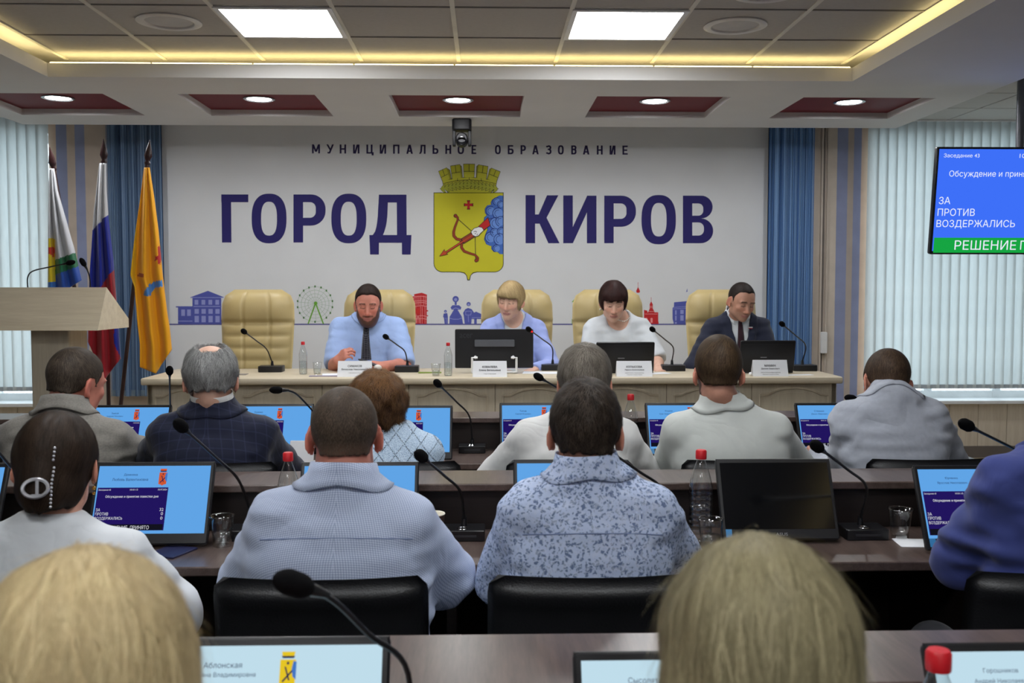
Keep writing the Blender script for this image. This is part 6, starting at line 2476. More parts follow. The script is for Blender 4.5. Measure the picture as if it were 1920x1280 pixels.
def person(label, loc, rotz, P, group=None, seed=1):
    """P: dict of body measures in the person's own frame (facing +Y, right hand +X), z from the floor under the chair"""
    root = thing('person', label, 'person', loc, rotz, group)
    hc = np.array(P['head'], np.float64)
    yaw, pitch, roll = P.get('look', (0, 0, 0))
    hs = P.get('hs', 1.0)
    M = head_frame(hc, yaw, pitch, roll)
    zs, ys, sh = P['zs'], P.get('ys', 0.0), P['sh']
    xs = P.get('xs', 0.0)                       # sideways shift of the shoulders
    w, dp = P.get('w', 1.0), P.get('dp', 1.0)
    hz = P.get('hz', 0.46)                      # seat height
    bel = P.get('belly', 1.0)
    tw = P.get('drop', 0.0)                     # right shoulder lower (+) in metres
    zt = lambda f: hz + (zs - hz) * f
    st = [(zt(-0.03), 0, -0.02, 0.185 * w, 0.135 * dp), (zt(0.12), 0, -0.01, 0.185 * w, 0.135 * dp * bel), (zt(0.35), xs * 0.3, 0.0 + ys * 0.3, 0.178 * w, 0.130 * dp * bel), (zt(0.62), xs * 0.6, ys * 0.65, 0.185 * w, 0.125 * dp),
          (zt(0.84), xs * 0.9, ys * 0.92, 0.182 * w, 0.112 * dp), (zt(0.95), xs, ys, 0.150 * w, 0.090 * dp), (zt(1.05), xs, ys + 0.005, 0.095 * w, 0.066 * dp), (zt(1.13), xs, ys + 0.012, 0.060, 0.055)]
    nb = np.array((xs, ys + 0.005, zs + 0.035))
    nt = hc + M @ (np.array((0, -0.028, -0.055)) * hs)
    S_ = {s: np.array((xs + s * (sh - 0.074), ys, zs - 0.055 - (tw if s > 0 else -tw) * 0.5)) for s in (-1, 1)}
    El = {-1: np.array(P['el'][0]), 1: np.array(P['el'][1])}
    Wr = {-1: np.array(P['wr'][0]), 1: np.array(P['wr'][1])}
    ar = P.get('arm', 1.0)
    h = P.get('h', 0.0075)
    allp = np.array([hc + 0.16, hc - 0.16, *S_.values(), *El.values(), *Wr.values(), (0.22 * w, -0.18, zt(-0.05)), (-0.22 * w, 0.18, zt(-0.05))])
    lo, hi = allp.min(0) - 0.13, allp.max(0) + 0.13
    neck_r = P.get('neck', 0.056)
    # ------------------------------------------------ body
    bd = Field(lo, hi, h)
    bd.loft(st, -0.014)
    bd.cone(nb - np.array((0, 0, 0.03)), nt, neck_r * 1.06, neck_r * 0.98, 0.03)
    for s in (-1, 1):
        bd.cone(nb + np.array((s * 0.02, -0.01, -0.018)), S_[s] + np.array((0, 0, 0.008)), 0.036, 0.045 * ar, 0.04)
        bd.cone(S_[s], El[s], 0.050 * ar, 0.041 * ar, 0.03)
        mid = El[s] + (Wr[s] - El[s]) * 0.3
        bd.cone(El[s], mid, 0.041 * ar, 0.043 * ar, 0.02)
        bd.cone(mid, Wr[s], 0.043 * ar, 0.0275 * ar, 0.02)
        hd = P.get('hand', {}).get(s, {})
        f = Vector(hd.get('fwd', tuple((Wr[s] - El[s]) / np.linalg.norm(Wr[s] - El[s]))))
        hands_sdf(bd, Wr[s], f, hd.get('up', (0, 0, 1)), hd.get('th', -s), hd.get('curl', 0.5), P.get('hsc', 0.95), hd.get('pinch', False))
    head_sdf(bd, hc, M, hs, P.get('female', False), P.get('nose', 1.0), P.get('jaw', 1.0), P.get('ears', 1.0), P.get('fat', 1.0))
    if P.get('chin2'):
        bd.ell(hc + M @ (np.array((0, 0.03, -0.10)) * hs), np.array((0.05, 0.05, 0.035)) * hs, 0.03, 'u', M)
    V, Q = bd.surf(1)
    tone = P.get('tone', srgb(206, 160, 138)[:3])
    body = link('body', np_mesh('body', V, Q, skin_color(V, hc, M, hs, tone, P.get('lips', (0.42, 0.15, 0.13)), P.get('brow'), P.get('beard'), stubble=P.get('stubble', 0.0))), skin_mat, root)
    # ------------------------------------------------ clothes
    fields = {}
    hc_ = P.get('hcl', 0.0085)
    for ci, G in enumerate(P['wear']):
        cf = Field(lo, hi, G.get('h', hc_))
        gr = G.get('grow', 0.004) + G.get('fold', 0.004) * 0.9
        cf.loft(st, gr)
        top = G.get('neck_r', neck_r + 0.010)
        if G.get('collar_base', True):
            cf.cone(nb - np.array((0, 0, 0.05)), nb + (nt - nb) * G.get('rise', 0.12), top * 1.05, top, 0.035)
        for s in (-1, 1):
            cf.cone(nb + np.array((s * 0.015, -0.012, -0.022)), S_[s] + np.array((0, 0, 0.012)), 0.042 + gr, 0.052 * ar + gr, 0.045)
            if G['sleeve'] == 'none':
                cf.ell(S_[s] + np.array((-s * 0.005, 0, 0.0)), (0.058, 0.07, 0.065), 0.03)
                continue
            fr = 0.62 if G['sleeve'] == 'short' else 1.0
            e_ = S_[s] + (El[s] - S_[s]) * fr
            lo_ = G.get('loose', 0.012)
            if G['sleeve'] == 'short':
                ft = G.get('reach', 0.72)
                e_ = S_[s] + (El[s] - S_[s]) * ft
                dd = (El[s] - S_[s]) / np.linalg.norm(El[s] - S_[s])
                cf.cone(S_[s], e_, 0.055 * ar + gr + lo_ * 0.4, 0.052 * ar + gr + lo_, 0.035)
                cf.ell(e_ + dd * 0.055, (0.09, 0.09, 0.03), 0.006, 's', np.array(Vector((0, 0, 1)).rotation_difference(Vector(dd)).to_matrix()))
            else:
                cf.cone(S_[s], El[s], 0.055 * ar + gr + lo_ * 0.3, 0.049 * ar + gr + lo_ * 0.6, 0.035)
                we = El[s] + (Wr[s] - El[s]) * G.get('cuff', 0.93)
                cf.cone(El[s], we, 0.049 * ar + gr + lo_ * 0.6, 0.036 * ar + gr + lo_ * 0.5, 0.02)
                dd = (Wr[s] - El[s]) / np.linalg.norm(Wr[s] - El[s])
                cf.ell(we + dd * 0.045, (0.07, 0.07, 0.028), 0.004, 's', np.array(Vector((0, 0, 1)).rotation_difference(Vector(dd)).to_matrix()))
        for (p_, r_, k_) in G.get('add', []):
            cf.ell(p_, r_, k_)
        # open front (V) and necklines
        if 'vneck' in G:
            zv, wt = G['vneck']         # bottom of the V and half width at the neck
            sl = cf.sl((xs - 0.16, ys - 0.0, zv - 0.02), (xs + 0.16, hi[1], zs + 0.16))
            x, y, z = cf.xyz(sl)
            wid = np.clip((z - zv) / (zs + 0.06 - zv), 0, 1.3) * wt
            dv = np.maximum((np.abs(x - xs) - wid) * 0.85, (ys + 0.005 - y))
            A0 = cf.D[sl].copy()
            cf.put(sl, dv, 0.004, 's')
            if G.get('lapel', True):
                la = np.abs(np.abs(x - xs) - wid - 0.028) - 0.028
                lp = np.maximum(np.maximum(A0 - 0.008, la), np.maximum(ys + 0.02 - y, zv + 0.01 - z))
                lp = np.maximum(lp, -dv)
                cf.put(sl, lp, 0.0)
        for (p_, r_, k_) in G.get('cut', []):
            cf.ell(p_, r_, k_, 's')
        if G.get('fold', 0.004):
            a_ = G.get('fold', 0.004)
            cf.warp(a_, G.get('ff', (7, 9, 16)), seed * 7 + ci)
            cf.warp(a_ * 0.6, tuple(2.1 * q for q in G.get('ff', (7, 9, 16))), seed * 7 + 3 + ci)
            for s in (-1, 1):          # creases around elbow and armpit
                lo2 = np.minimum(S_[s], El[s]) - 0.09
                hi2 = np.maximum(S_[s], El[s]) + 0.09
                cf.warp(a_ * 1.3, (13, 13, 34), seed * 11 + s + ci, lo2, hi2)
        V, Q = cf.surf(1)
        me = np_mesh(G['name'], V, Q)
        g_o = link(G['name'], me, G['mat'], root)
        fields[G['name']] = (cf, g_o)
        if 'yoke' in G:                # seam lines across the back
            yz = G['yoke']
            pts = []
            for u in np.linspace(-1, 1, 25):
                xx = xs + u * 0.155 * w
                zz = zs + yz - 0.012 * u * u - (u * tw * 0.6)
                ys_ = np.arange(lo[1], hi[1], 0.003)
                ins = np.where(cf.sample(np.stack([np.full_like(ys_, xx), ys_, np.full_like(ys_, zz)], 1)) < 0)[0]
                if len(ins):
                    pts.append((xx, ys_[ins[0]] - 0.0016, zz))
            if len(pts) > 3:
                MB().tube(pts, 0.0018, 5).build('yoke_seam', G.get('seam_mat', G['mat']), g_o, True)
    # collars
    for C in P.get('collars', []):
        ax = (nt - nb) / np.linalg.norm(nt - nb)
        ax = ax * np.array((0.2, 0.4, 1.0))
        ax /= np.linalg.norm(ax)
        cz = nb + ax * C.get('at', 0.034) + np.array(((nt[0] - nb[0]) * 0.6, 0, 0))
        n_ = 44
        rr = neck_r + 0.005 + C.get('gap', 0.006)
        hgt = C.get('hgt', 0.038)
        op_ = C.get('open', 0.35)
        fl_ = C.get('flare', 0.0)
        up = Vector(ax)
        fx = Vector((1, 0, 0))
        fy = up.cross(fx).normalized()
        fx = fy.cross(up).normalized()
        vs, fs = [], []
        rows = [(0.000, -0.012, 0), (-0.002, hgt * 0.6, 0), (0.000, hgt, 0), (0.004, hgt + 0.002, 0), (0.014 + fl_ * 0.4, hgt * 0.55, 0.2), (0.032 + fl_ * 0.8, 0.002, 0.7), (0.046 + fl_, -0.010, 1), (0.040 + fl_, -0.014, 1)]
        for i in range(n_ + 1):
            an = PI / 2 + op_ + (2 * PI - 2 * op_) * i / n_
            fr = abs(i / n_ - 0.5) * 2          # 1 at the front points
            sd_ = abs(math.cos(an))
            for (ro, hh, dn) in rows:
                hh = hh - 0.026 * fr ** 1.5 * C.get('slope', 1.0) - dn * (0.026 * sd_ ** 2 + 0.030 * C.get('point', 1.0) * fr ** 8)
                r_ = rr + (ro if ro < 0.012 else ro * C.get('spread', 0.8) * (0.42 + 0.58 * sd_)) * (1 - 0.35 * fr ** 4)
                vs.append(Vector(cz) + fx * (r_ * math.cos(an)) + fy * (r_ * math.sin(an)) + up * hh)
        m_ = len(rows)
        for i in range(n_):
            for j in range(m_):
                k_ = (j + 1) % m_
                fs.append((i * m_ + j, i * m_ + k_, (i + 1) * m_ + k_, (i + 1) * m_ + j))
        fs.append(tuple(range(m_)))
        fs.append(tuple(n_ * m_ + j for j in range(m_)))
        cfn = C.get('on') or (list(fields)[0])
        cfl = fields[cfn][0]
        A_ = np.array([tuple(v_) for v_ in vs], np.float64)
        fl_m = np.tile(np.array([r3[2] >= 0.6 for r3 in rows]), n_ + 1)
        tg = np.tile(np.array([0.0045 if j != m_ - 1 else 0.0015 for j in range(m_)]), n_ + 1)
        for _ in range(5):
            dd_ = cfl.sample(A_)
            g_ = cfl.grad(A_)
            A_ = A_ + g_ * (np.clip(tg - dd_, 0, 0.02) * fl_m * C.get('push', 1.0))[:, None]
        vs = [tuple(v_) for v_ in A_]
        par = fields[C['on']][1] if C.get('on') in fields else root
        MB().add(vs, fs).build('collar', C['mat'], par, 'full')
    # tie
    if 'tie' in P:
        tm, zlow = P['tie']
        src = fields[P.get('tie_on', 'shirt')][0]
        ztop = zs + P.get('tie_top', 0.035)
        vs, fs = [], []
        nz = 30
        for i in range(nz + 1):
            z = ztop + (zlow - ztop) * i / nz
            t_ = i / nz
            hw_ = (0.020 - 0.05 * t_) if t_ < 0.10 else 0.0145 + 0.024 * (t_ - 0.1)
            yc = src.front(xs, z, ys - 0.05, hi[1] - 0.01)
            yp = src.front(xs, z + 0.02, ys - 0.05, hi[1] - 0.01)
            yy = max(yc, ys + 0.05) + 0.006 + (0.006 if t_ < 0.12 else 0)
            for u, dy in ((-1, -0.004), (-0.5, 0.002), (0, 0.004), (0.5, 0.002), (1, -0.004), (0.5, -0.006), (-0.5, -0.006)):
                vs.append((xs + u * hw_, yy + dy, z))
        for i in range(nz):
            for j in range(7):
                k_ = (j + 1) % 7
                fs.append((i * 7 + j, i * 7 + k_, (i + 1) * 7 + k_, (i + 1) * 7 + j))
        MB().add(vs, fs).build('tie', tm, root, 'full')
    # trousers and shoes
    tf = Field((-0.32 * w, -0.25, -0.02), (0.32 * w, 0.68, hz + 0.22), 0.013)
    tf.loft([(hz - 0.03, 0, -0.02, 0.195 * w, 0.14 * dp), (hz + 0.05, 0, -0.02, 0.198 * w, 0.145 * dp * bel), (hz + 0.14, 0, 0.0, 0.192 * w, 0.140 * dp * bel)], 0.0)
    kn = P.get('knee', 0.44)
    for s in (-1, 1):
        tf.cone((s * 0.09 * w, 0.0, hz + 0.06), (s * 0.13, kn, hz + 0.05), 0.088 * w, 0.062, 0.05)
        tf.cone((s * 0.13, kn, hz + 0.05), (s * 0.14, kn + 0.02, 0.10), 0.062, 0.050, 0.03)
    V, Q = tf.surf(1)
    link('trousers', np_mesh('trousers', V, Q), P.get('trousers', TROUSER), root)
    for s in (-1, 1):
        MB().sphere((s * 0.145, kn + 0.07, 0.045), (0.045, 0.13, 0.045), 12, 8).build('shoe', black_pl, root, True)
    hr = make_hair(root, hc, M, hs, P['hair'], seed + 20) if 'hair' in P else None
    return root, dict(hc=hc, M=M, hs=hs, body=bd, fields=fields, nb=nb, nt=nt, hair=hr)


def small_part(root, name, mb_, m_, parent=None, smooth=True):
    return mb_.build(name, m_, parent if parent is not None else root, smooth)

# ================================================================== THE PEOPLE
TROUSER = fabric('dark_trousers', (36, 37, 42), 0.1)
blue_shirt = fabric('light_blue_shirt', (158, 182, 228), 0.03, wr=0.4)
blazer_blue = fabric('periwinkle_blazer', (156, 170, 226), 0.03, wr=0.3, weave=0.3)
white_top = fabric('white_blouse', (206, 210, 214), 0.02, wr=0.3)
white_shirt = fabric('white_shirt', (214, 214, 212), 0.02, wr=0.45)
polo = fabric('off_white_polo', (192, 196, 192), 0.03, wr=0.25, weave=0.4)
navy_suit = fabric('navy_suit', (34, 38, 56), 0.05, wr=0.25)
navy_plaid = check_mat('navy_plaid', (28, 32, 52), (46, 52, 80), 0.045, 0.12, 0.7, 0.25)
grey_linen = fabric('grey_linen', (132, 128, 122), 0.14, 160, wr=0.4, weave=0.8)
pale_grey = fabric('pale_grey_jacket', (168, 173, 184), 0.05, 60, wr=0.4, weave=0.4)
royal = fabric('royal_blue_blazer', (58, 68, 128), 0.05, wr=0.3, weave=0.3)
rose = fabric('rose_blouse', (206, 120, 130), 0.04)
teal = fabric('dark_teal_blouse', (46, 58, 62), 0.05)
check = check_mat('checked_shirt', (196, 206, 226), (104, 120, 162), 0.0062, 0.36, 0.75, 0.3)
floral = floral_mat('floral_shirt')
knit = knit_mat('sequin_knit')
tie_dot = check_mat('dotted_tie', (34, 34, 44), (150, 150, 160), 0.012, 0.22, 0.35, 0.05)
tie_dark = fabric('maroon_tie', (52, 30, 38), 0.05, wr=0.1)
grey_trs = fabric('grey_trousers', (110, 122, 118), 0.06)
gold = mat('gold', (200, 160, 80), 0.25, 0.5, 1.0)
pearl = mat('pearl', (236, 228, 218), 0.25, 0.6)
silver = mat('silver_crystal', (220, 220, 226), 0.12, 0.8, 0.6)

tone_a = srgb(200, 150, 128)[:3]
tone_b = srgb(196, 144, 122)[:3]
tone_c = srgb(212, 168, 146)[:3]
tone_r = srgb(196, 128, 110)[:3]
HB = lambda r, g, b: srgb(r, g, b)[:3]


def back_person(label, px, Y, top, hpx, hY, hs, zs, sh, el, wr, look=(0, 0, 0), seed=1, floor=0.0, **kw):
    """someone seen from behind; el / wr given as world pixel triples (left, right)"""
    base = at(px, 900, Y)
    loc = Vector((base.x, Y, floor))
    hp = at(hpx, top, hY)
    thick = kw['hair'].get('top', 0.01)
    hc = Vector((hp.x, hY, hp.z - (0.122 + thick * 0.8) * hs)) - loc
    L = lambda q: tuple((at(*q) if len(q) == 3 else Vector(q[1:])) - loc)
    P = dict(head=tuple(hc), look=look, hs=hs, zs=zs, sh=sh, el=[L(q) for q in el], wr=[L(q) for q in wr], **kw)
    return person(label, loc, 0.0, P, 'seated audience seen from behind', seed)


def short_hair(c0, c1, top=0.016, side=0.006, **k):
    d = dict(c0=HB(*c0), c1=HB(*c1), top=top, side=side, n=6500, len=0.026, w=0.0013, lift=0.0012)
    d.update(k)
    return d


arm_z = 0.80
# ---------- front row
p1 = back_person('man in grey linen jacket leaning forward with head turned right', 118, 3.74, 652, 140, 3.86, 1.08, 1.035, 0.245, [(-40, 852, 3.98), (258, 850, 3.98)], [(20, 850, 4.35), (225, 822, 4.42)],
                 look=(-30, 12, 4), seed=11, ys=0.06, xs=-0.01, w=1.15, drop=0.02, tone=tone_r, ears=1.1, fat=1.1, neck=0.064,
                 wear=[dict(name='jacket', mat=grey_linen, sleeve='long', fold=0.006, loose=0.014)], collars=[dict(mat=grey_linen, on='jacket', gap=0.012, open=0.5)],
                 hair=short_hair((48, 40, 34), (104, 92, 80), 0.014, 0.005, fwd=0.3))
conf_chair(at(118, 900, 3.5).x, 3.50, 'black conference chair of the grey jacket man')
p2 = back_person('grey haired balding man in navy plaid jacket and glasses', 402, 3.74, 640, 395, 3.74, 1.10, 1.055, 0.245, [(272, 880, 3.98), (540, 880, 3.98)], [(330, 855, 4.35), (500, 850, 4.35)],
                 look=(8, 8, 0), seed=12, w=1.12, tone=tone_c, ears=1.1, neck=0.060,
                 wear=[dict(name='jacket', mat=navy_plaid, sleeve='long', fold=0.005, loose=0.016)],
                 collars=[dict(mat=white_shirt, gap=0.009, at=0.050, hgt=0.032, spread=0.3, push=0.0), dict(mat=navy_plaid, on='jacket', gap=0.012, open=0.6, at=0.026, hgt=0.036)],
                 hair=short_hair((92, 92, 92), (196, 196, 194), 0.020, 0.014, cut=[((0, -0.045, 0.132), (0.050, 0.072, 0.060), 0.010)], warp=0.004, n=7500, len=0.04, lift=0.004, mess=0.35))
conf_chair(at(395, 900, 3.5).x, 3.50, 'black conference chair of the navy plaid jacket man')
r_, d_ = p2
T_ = lambda q: tuple(d_['hc'] + d_['M'] @ (np.array(q) * d_['hs']))
g = MB()
for s in (-1, 1):
    g.tube([T_((s * 0.081, -0.01, 0.012)), T_((s * 0.080, 0.04, 0.016)), T_((s * 0.066, 0.105, 0.014))], 0.0022, 6)
    g.tube([T_((s * 0.034 + 0.027 * math.cos(a), 0.108, 0.004 + 0.019 * math.sin(a))) for a in np.linspace(0, 2 * PI, 16)], 0.0016, 5, False)
g.tube([T_((-0.008, 0.11, 0.008)), T_((0.008, 0.11, 0.008))], 0.0018, 5)
g.build('glasses', black_pl, r_, True)

p3 = back_person('woman with curly brown hair in pale blue sequin knit top', 745, 3.76, 698, 705, 3.80, 1.06, 0.975, 0.205, [(640, 900, 3.95), (838, 905, 3.95)], [(690, 860, 4.4), (800, 860, 4.4)],
                 look=(8, 14, 4), seed=13, w=1.0, tone=tone_c, female=True, neck=0.050, xs=-0.02, arm=0.92,
                 wear=[dict(name='knit_top', mat=knit, sleeve='none', fold=0.003, collar_base=False, grow=0.006)],
                 hair=dict(taper=0.0, c0=HB(46, 30, 24), c1=HB(150, 108, 66), top=0.034, side=0.028, n=9000, len=0.05, w=0.0014, lift=0.008, mess=0.5, curl=0.45, warp=0.010, wfreq=(34, 34, 30),
                           line=([-0.14, -0.05, 0.0, 0.05, 0.1], [-0.075, -0.075, -0.06, 0.03, 0.05]), add=[((0, -0.05, 0.05), (0.085, 0.085, 0.085), 0.03), ((0.03, -0.05, -0.02), (0.065, 0.06, 0.05), 0.03), ((-0.03, -0.05, -0.02), (0.065, 0.06, 0.05), 0.03)],
                           zone=lambda q: np.clip((q[:, 2] - 0.03) * 7, 0, 1), ext=0.19))
conf_chair(at(742, 900, 3.5).x, 3.50, 'black conference chair of the woman in sequin knit top')
r_, d_ = p3
q = MB()
ring = []
nbp = d_['nb'] + (d_['nt'] - d_['nb']) * 0.45
for a in np.linspace(0, 2 * PI, 30):
    ring.append((nbp[0] + 0.055 * math.cos(a), nbp[1] + 0.057 * math.sin(a), nbp[2] - 0.012 * math.sin(a)))
q.tube(ring, 0.0012, 4, False)
q.build('necklace', gold, r_, True)
hp_ = d_['hc'] + d_['M'] @ (np.array((-0.005, -0.05, 0.160)) * d_['hs'])
MB().sphere(tuple(hp_), (0.016, 0.012, 0.012), 10, 7).build('hair_clip', pearl, r_, True)

p4 = back_person('grey haired man in white shirt hidden behind the floral shirt man', 1060, 3.72, 645, 1096, 3.72, 1.12, 1.03, 0.25, [(902, 930, 3.92), (1225, 925, 3.92)], [(985, 865, 4.35), (1150, 865, 4.35)],
                 look=(-4, 8, 0), seed=14, xs=0.04, w=1.12, tone=tone_a, neck=0.058,
                 wear=[dict(name='shirt', mat=white_shirt, sleeve='short', reach=0.95, fold=0.0035, loose=0.022)], collars=[dict(mat=white_shirt, on='shirt')],
                 hair=short_hair((70, 62, 54), (158, 150, 138), 0.022, 0.014, n=9000, len=0.045, lift=0.003, mess=0.28, warp=0.003, crown=(0.005, -0.07, 0.11)))
conf_chair(at(1070, 900, 3.5).x, 3.50, 'black conference chair of the white shirt man')
p5 = back_person('brown haired man in off white polo with short beard', 1383, 3.74, 630, 1347, 3.74, 1.06, 1.055, 0.255, [(1248, 905, 3.95), (1515, 900, 3.95)], [(1300, 860, 4.35), (1470, 860, 4.35)],
                 look=(-4, 6, 0), seed=15, xs=-0.045, w=1.18, tone=tone_b, beard=HB(52, 36, 28), neck=0.060, ears=1.05, dp=1.1,
                 wear=[dict(name='polo_shirt', mat=polo, sleeve='short', reach=0.9, fold=0.002, loose=0.014, ff=(4, 6, 9))], collars=[dict(mat=polo, on='polo_shirt')],
                 hair=short_hair((50, 38, 28), (104, 84, 62), 0.026, 0.006, n=7500, len=0.03, lift=0.002, crown=(0.02, -0.06, 0.12), fade=(lambda q: (-(q[:, 2]) + 0.005) * 14, HB(120, 92, 74))))
conf_chair(at(1400, 900, 3.5).x, 3.50, 'black conference chair of the white polo man')
p6 = back_person('short haired man in pale grey jacket leaning over papers', 1698, 3.76, 655, 1663, 3.88, 1.04, 1.085, 0.235, [(1580, 905, 4.05), (1800, 900, 3.95)], [(1535, 850, 4.45), (1700, 858, 4.40)],
                 look=(-2, 22, 6), seed=16, xs=-0.045, ys=0.05, w=1.08, drop=-0.02, tone=tone_b, neck=0.056,
                 wear=[dict(name='jacket', mat=pale_grey, sleeve='long', fold=0.006, loose=0.016, ff=(4, 8, 20))], collars=[dict(mat=pale_grey, on='jacket', gap=0.008, at=0.022, spread=0.7)],
                 hair=short_hair((52, 40, 32), (100, 80, 62), 0.012, 0.005, n=6500, len=0.018, fade=(lambda q: (-(q[:, 2]) + 0.01) * 12, HB(120, 90, 74))))
conf_chair(at(1748, 900, 3.5).x, 3.50, 'black conference chair of the pale grey jacket man')

# ---------- middle row
p7 = back_person('dark haired woman with silver hair claw in white blouse', 92, 2.34, 772, 105, 2.38, 1.04, 0.955, 0.235, [(-140, 1130, 2.45), (320, 1150, 2.45)], [(-40, 1070, 2.95), (262, 1062, 2.95)],
                 look=(8, 6, 0), seed=17, w=1.08, tone=tone_a, female=True, neck=0.050, xs=0.0,
                 wear=[dict(name='blouse', mat=white_top, sleeve='long', fold=0.005, collar_base=False, loose=0.03, cuff=0.8, ff=(7, 9, 9))],
                 hair=dict(taper=0.0, c0=HB(26, 20, 17), c1=HB(74, 58, 46), top=0.014, side=0.012, n=11000, len=0.06, w=0.0012, lift=0.0015, mess=0.10, seg=6,
                           line=([-0.13, -0.05, -0.02, 0.0, 0.03, 0.06, 0.1], [-0.085, -0.08, -0.04, 0.02, 0.03, 0.055, 0.075]), crown=(0, 0.05, 0.13), down=0.45,
                           add=[((-0.010, -0.092, -0.035), (0.045, 0.040, 0.060), 0.03), ((0, -0.05, -0.04), (0.066, 0.05, 0.055), 0.03)], warp=0.002, ext=0.18))
r_, d_ = p7
T_ = lambda q: tuple(d_['hc'] + d_['M'] @ (np.array(q) * d_['hs']))
cl_ = bpy.data.objects.new('hair_claw', None)
COL.objects.link(cl_)
cl_.parent = r_
cl_['label'] = 'silver crystal hair claw'
MB().tube([T_((-0.006 + 0.026 * math.cos(a), -0.143 + 0.004 * math.sin(a), -0.030 + 0.019 * math.sin(a))) for a in np.linspace(0, 2 * PI, 25)], 0.0045, 6, False).build('oval_ring', silver, cl_, True)
MB().tube([T_((-0.002, -0.1445, -0.046)), T_((-0.002, -0.1445, -0.014))], 0.004, 6).tube([T_((-0.014, -0.1435, -0.045)), T_((0.008, -0.1435, -0.045))], 0.003, 6).build('centre_bar', silver, cl_, True)
be = MB()
for k in range(16):
    z = 0.055 - 0.0085 * k
    if 3 < k < 5:
        continue
    be.sphere(T_((0.021 + 0.012 * math.sin((z + 0.03) * 14) * 0.6 + 0.004 * (k > 4), -0.140 + abs(z + 0.02) * 0.22, z)), 0.0034, 8, 5)
be.build('crystal_row', silver, cl_, True)
MB().sphere(T_((0.080, 0.0, -0.046)), 0.005, 8, 6).sphere(T_((0.080, 0.0, -0.058)), 0.004, 8, 6).build('earring', gold, r_, True)
conf_chair(at(60, 1100, 2.08).x, 2.06, 'black conference chair of the woman with hair claw')

p8 = back_person('heavy man with shaved brown hair in blue checked shirt', 640, 2.36, 725, 645, 2.40, 1.0, 1.035, 0.222, [(466, 1108, 2.50), (840, 1090, 2.52)], [(520, 1045, 2.98), (790, 1040, 2.98)],
                 look=(8, 4, 0), seed=18, w=1.14, dp=1.15, tone=tone_r, neck=0.064, ears=1.05, arm=1.12, fat=1.1, xs=0.0, h=0.0065, hcl=0.007, trousers=grey_trs,
                 wear=[dict(name='shirt', mat=check, sleeve='short', reach=0.88, fold=0.004, loose=0.020, yoke=-0.055, seam_mat=mat('seam_blue', (116, 130, 166), 0.8), ff=(4, 7, 18))],
                 collars=[dict(mat=check, on='shirt', gap=0.006, open=0.4)],
                 hair=short_hair((62, 52, 44), (112, 96, 82), 0.004, 0.003, n=14000, len=0.006, w=0.0010, seg=2, lift=0.0010, taper=0.015, fade=(lambda q: (-(q[:, 2]) + 0.0) * 11, HB(150, 108, 90)), h=0.004))
conf_chair(at(600, 1100, 2.10).x, 2.08, 'black conference chair of the checked shirt man')
p9 = back_person('dark haired man in blue floral shirt', 1105, 2.36, 710, 1098, 2.38, 1.0, 1.06, 0.218, [(944, 1100, 2.48), (1276, 1080, 2.50)], [(985, 1045, 2.96), (1230, 1045, 2.96)],
                 look=(-4, 3, 0), seed=19, w=1.06, tone=tone_b, neck=0.058, ears=1.1, drop=-0.0, h=0.0065, hcl=0.007,
                 wear=[dict(name='shirt', mat=floral, sleeve='short', reach=0.94, fold=0.004, loose=0.020, yoke=-0.075, seam_mat=mat('seam_blue', (116, 130, 166), 0.8), ff=(4, 7, 15))],
                 collars=[dict(mat=floral, on='shirt', gap=0.007, open=0.4)],
                 hair=short_hair((20, 16, 14), (86, 74, 64), 0.020, 0.009, n=11000, len=0.024, w=0.0012, lift=0.003, mess=0.35, warp=0.003, wfreq=(70, 70, 50), fade=(lambda q: (-(q[:, 2]) - 0.025) * 16, HB(110, 80, 66))))
conf_chair(at(1115, 1100, 2.10).x, 2.08, 'black conference chair of the floral shirt man')
p10 = back_person('person in royal blue blazer reaching across the middle table', 2010, 2.36, 705, 2010, 2.38, 1.02, 1.12, 0.235, [(1800, 1045, 2.52), (2195, 1060, 2.50)], [(1880, 1050, 2.92), (2150, 1050, 2.92)],
                 look=(-22, 6, 0), seed=20, w=1.05, tone=tone_a,
                 wear=[dict(name='blazer', mat=royal, sleeve='long', fold=0.007, loose=0.016, h=0.008)], collars=[dict(mat=royal, on='blazer', gap=0.012)],
                 hair=short_hair((50, 38, 30), (96, 76, 58), 0.018, 0.008))
conf_chair(at(2010, 1100, 2.10).x, 2.08, 'black conference chair of the royal blue blazer person')

# ---------- last row: two blonde women
bob = dict(top=0.016, side=0.018, n=22000, len=0.085, w=0.0012, lift=0.003, mess=0.24, taper=0.0, seg=8, h=0.005, ext=0.20, warp=0.003, wfreq=(45, 45, 18),
           line=([-0.16, -0.03, 0.02, 0.05, 0.1], [-0.115, -0.115, -0.10, 0.02, 0.055]), down=0.75, crown=(0.0, 0.045, 0.125),
           nape=[((0, -0.045, -0.045), (0.092, 0.062, 0.07), 0.04)])

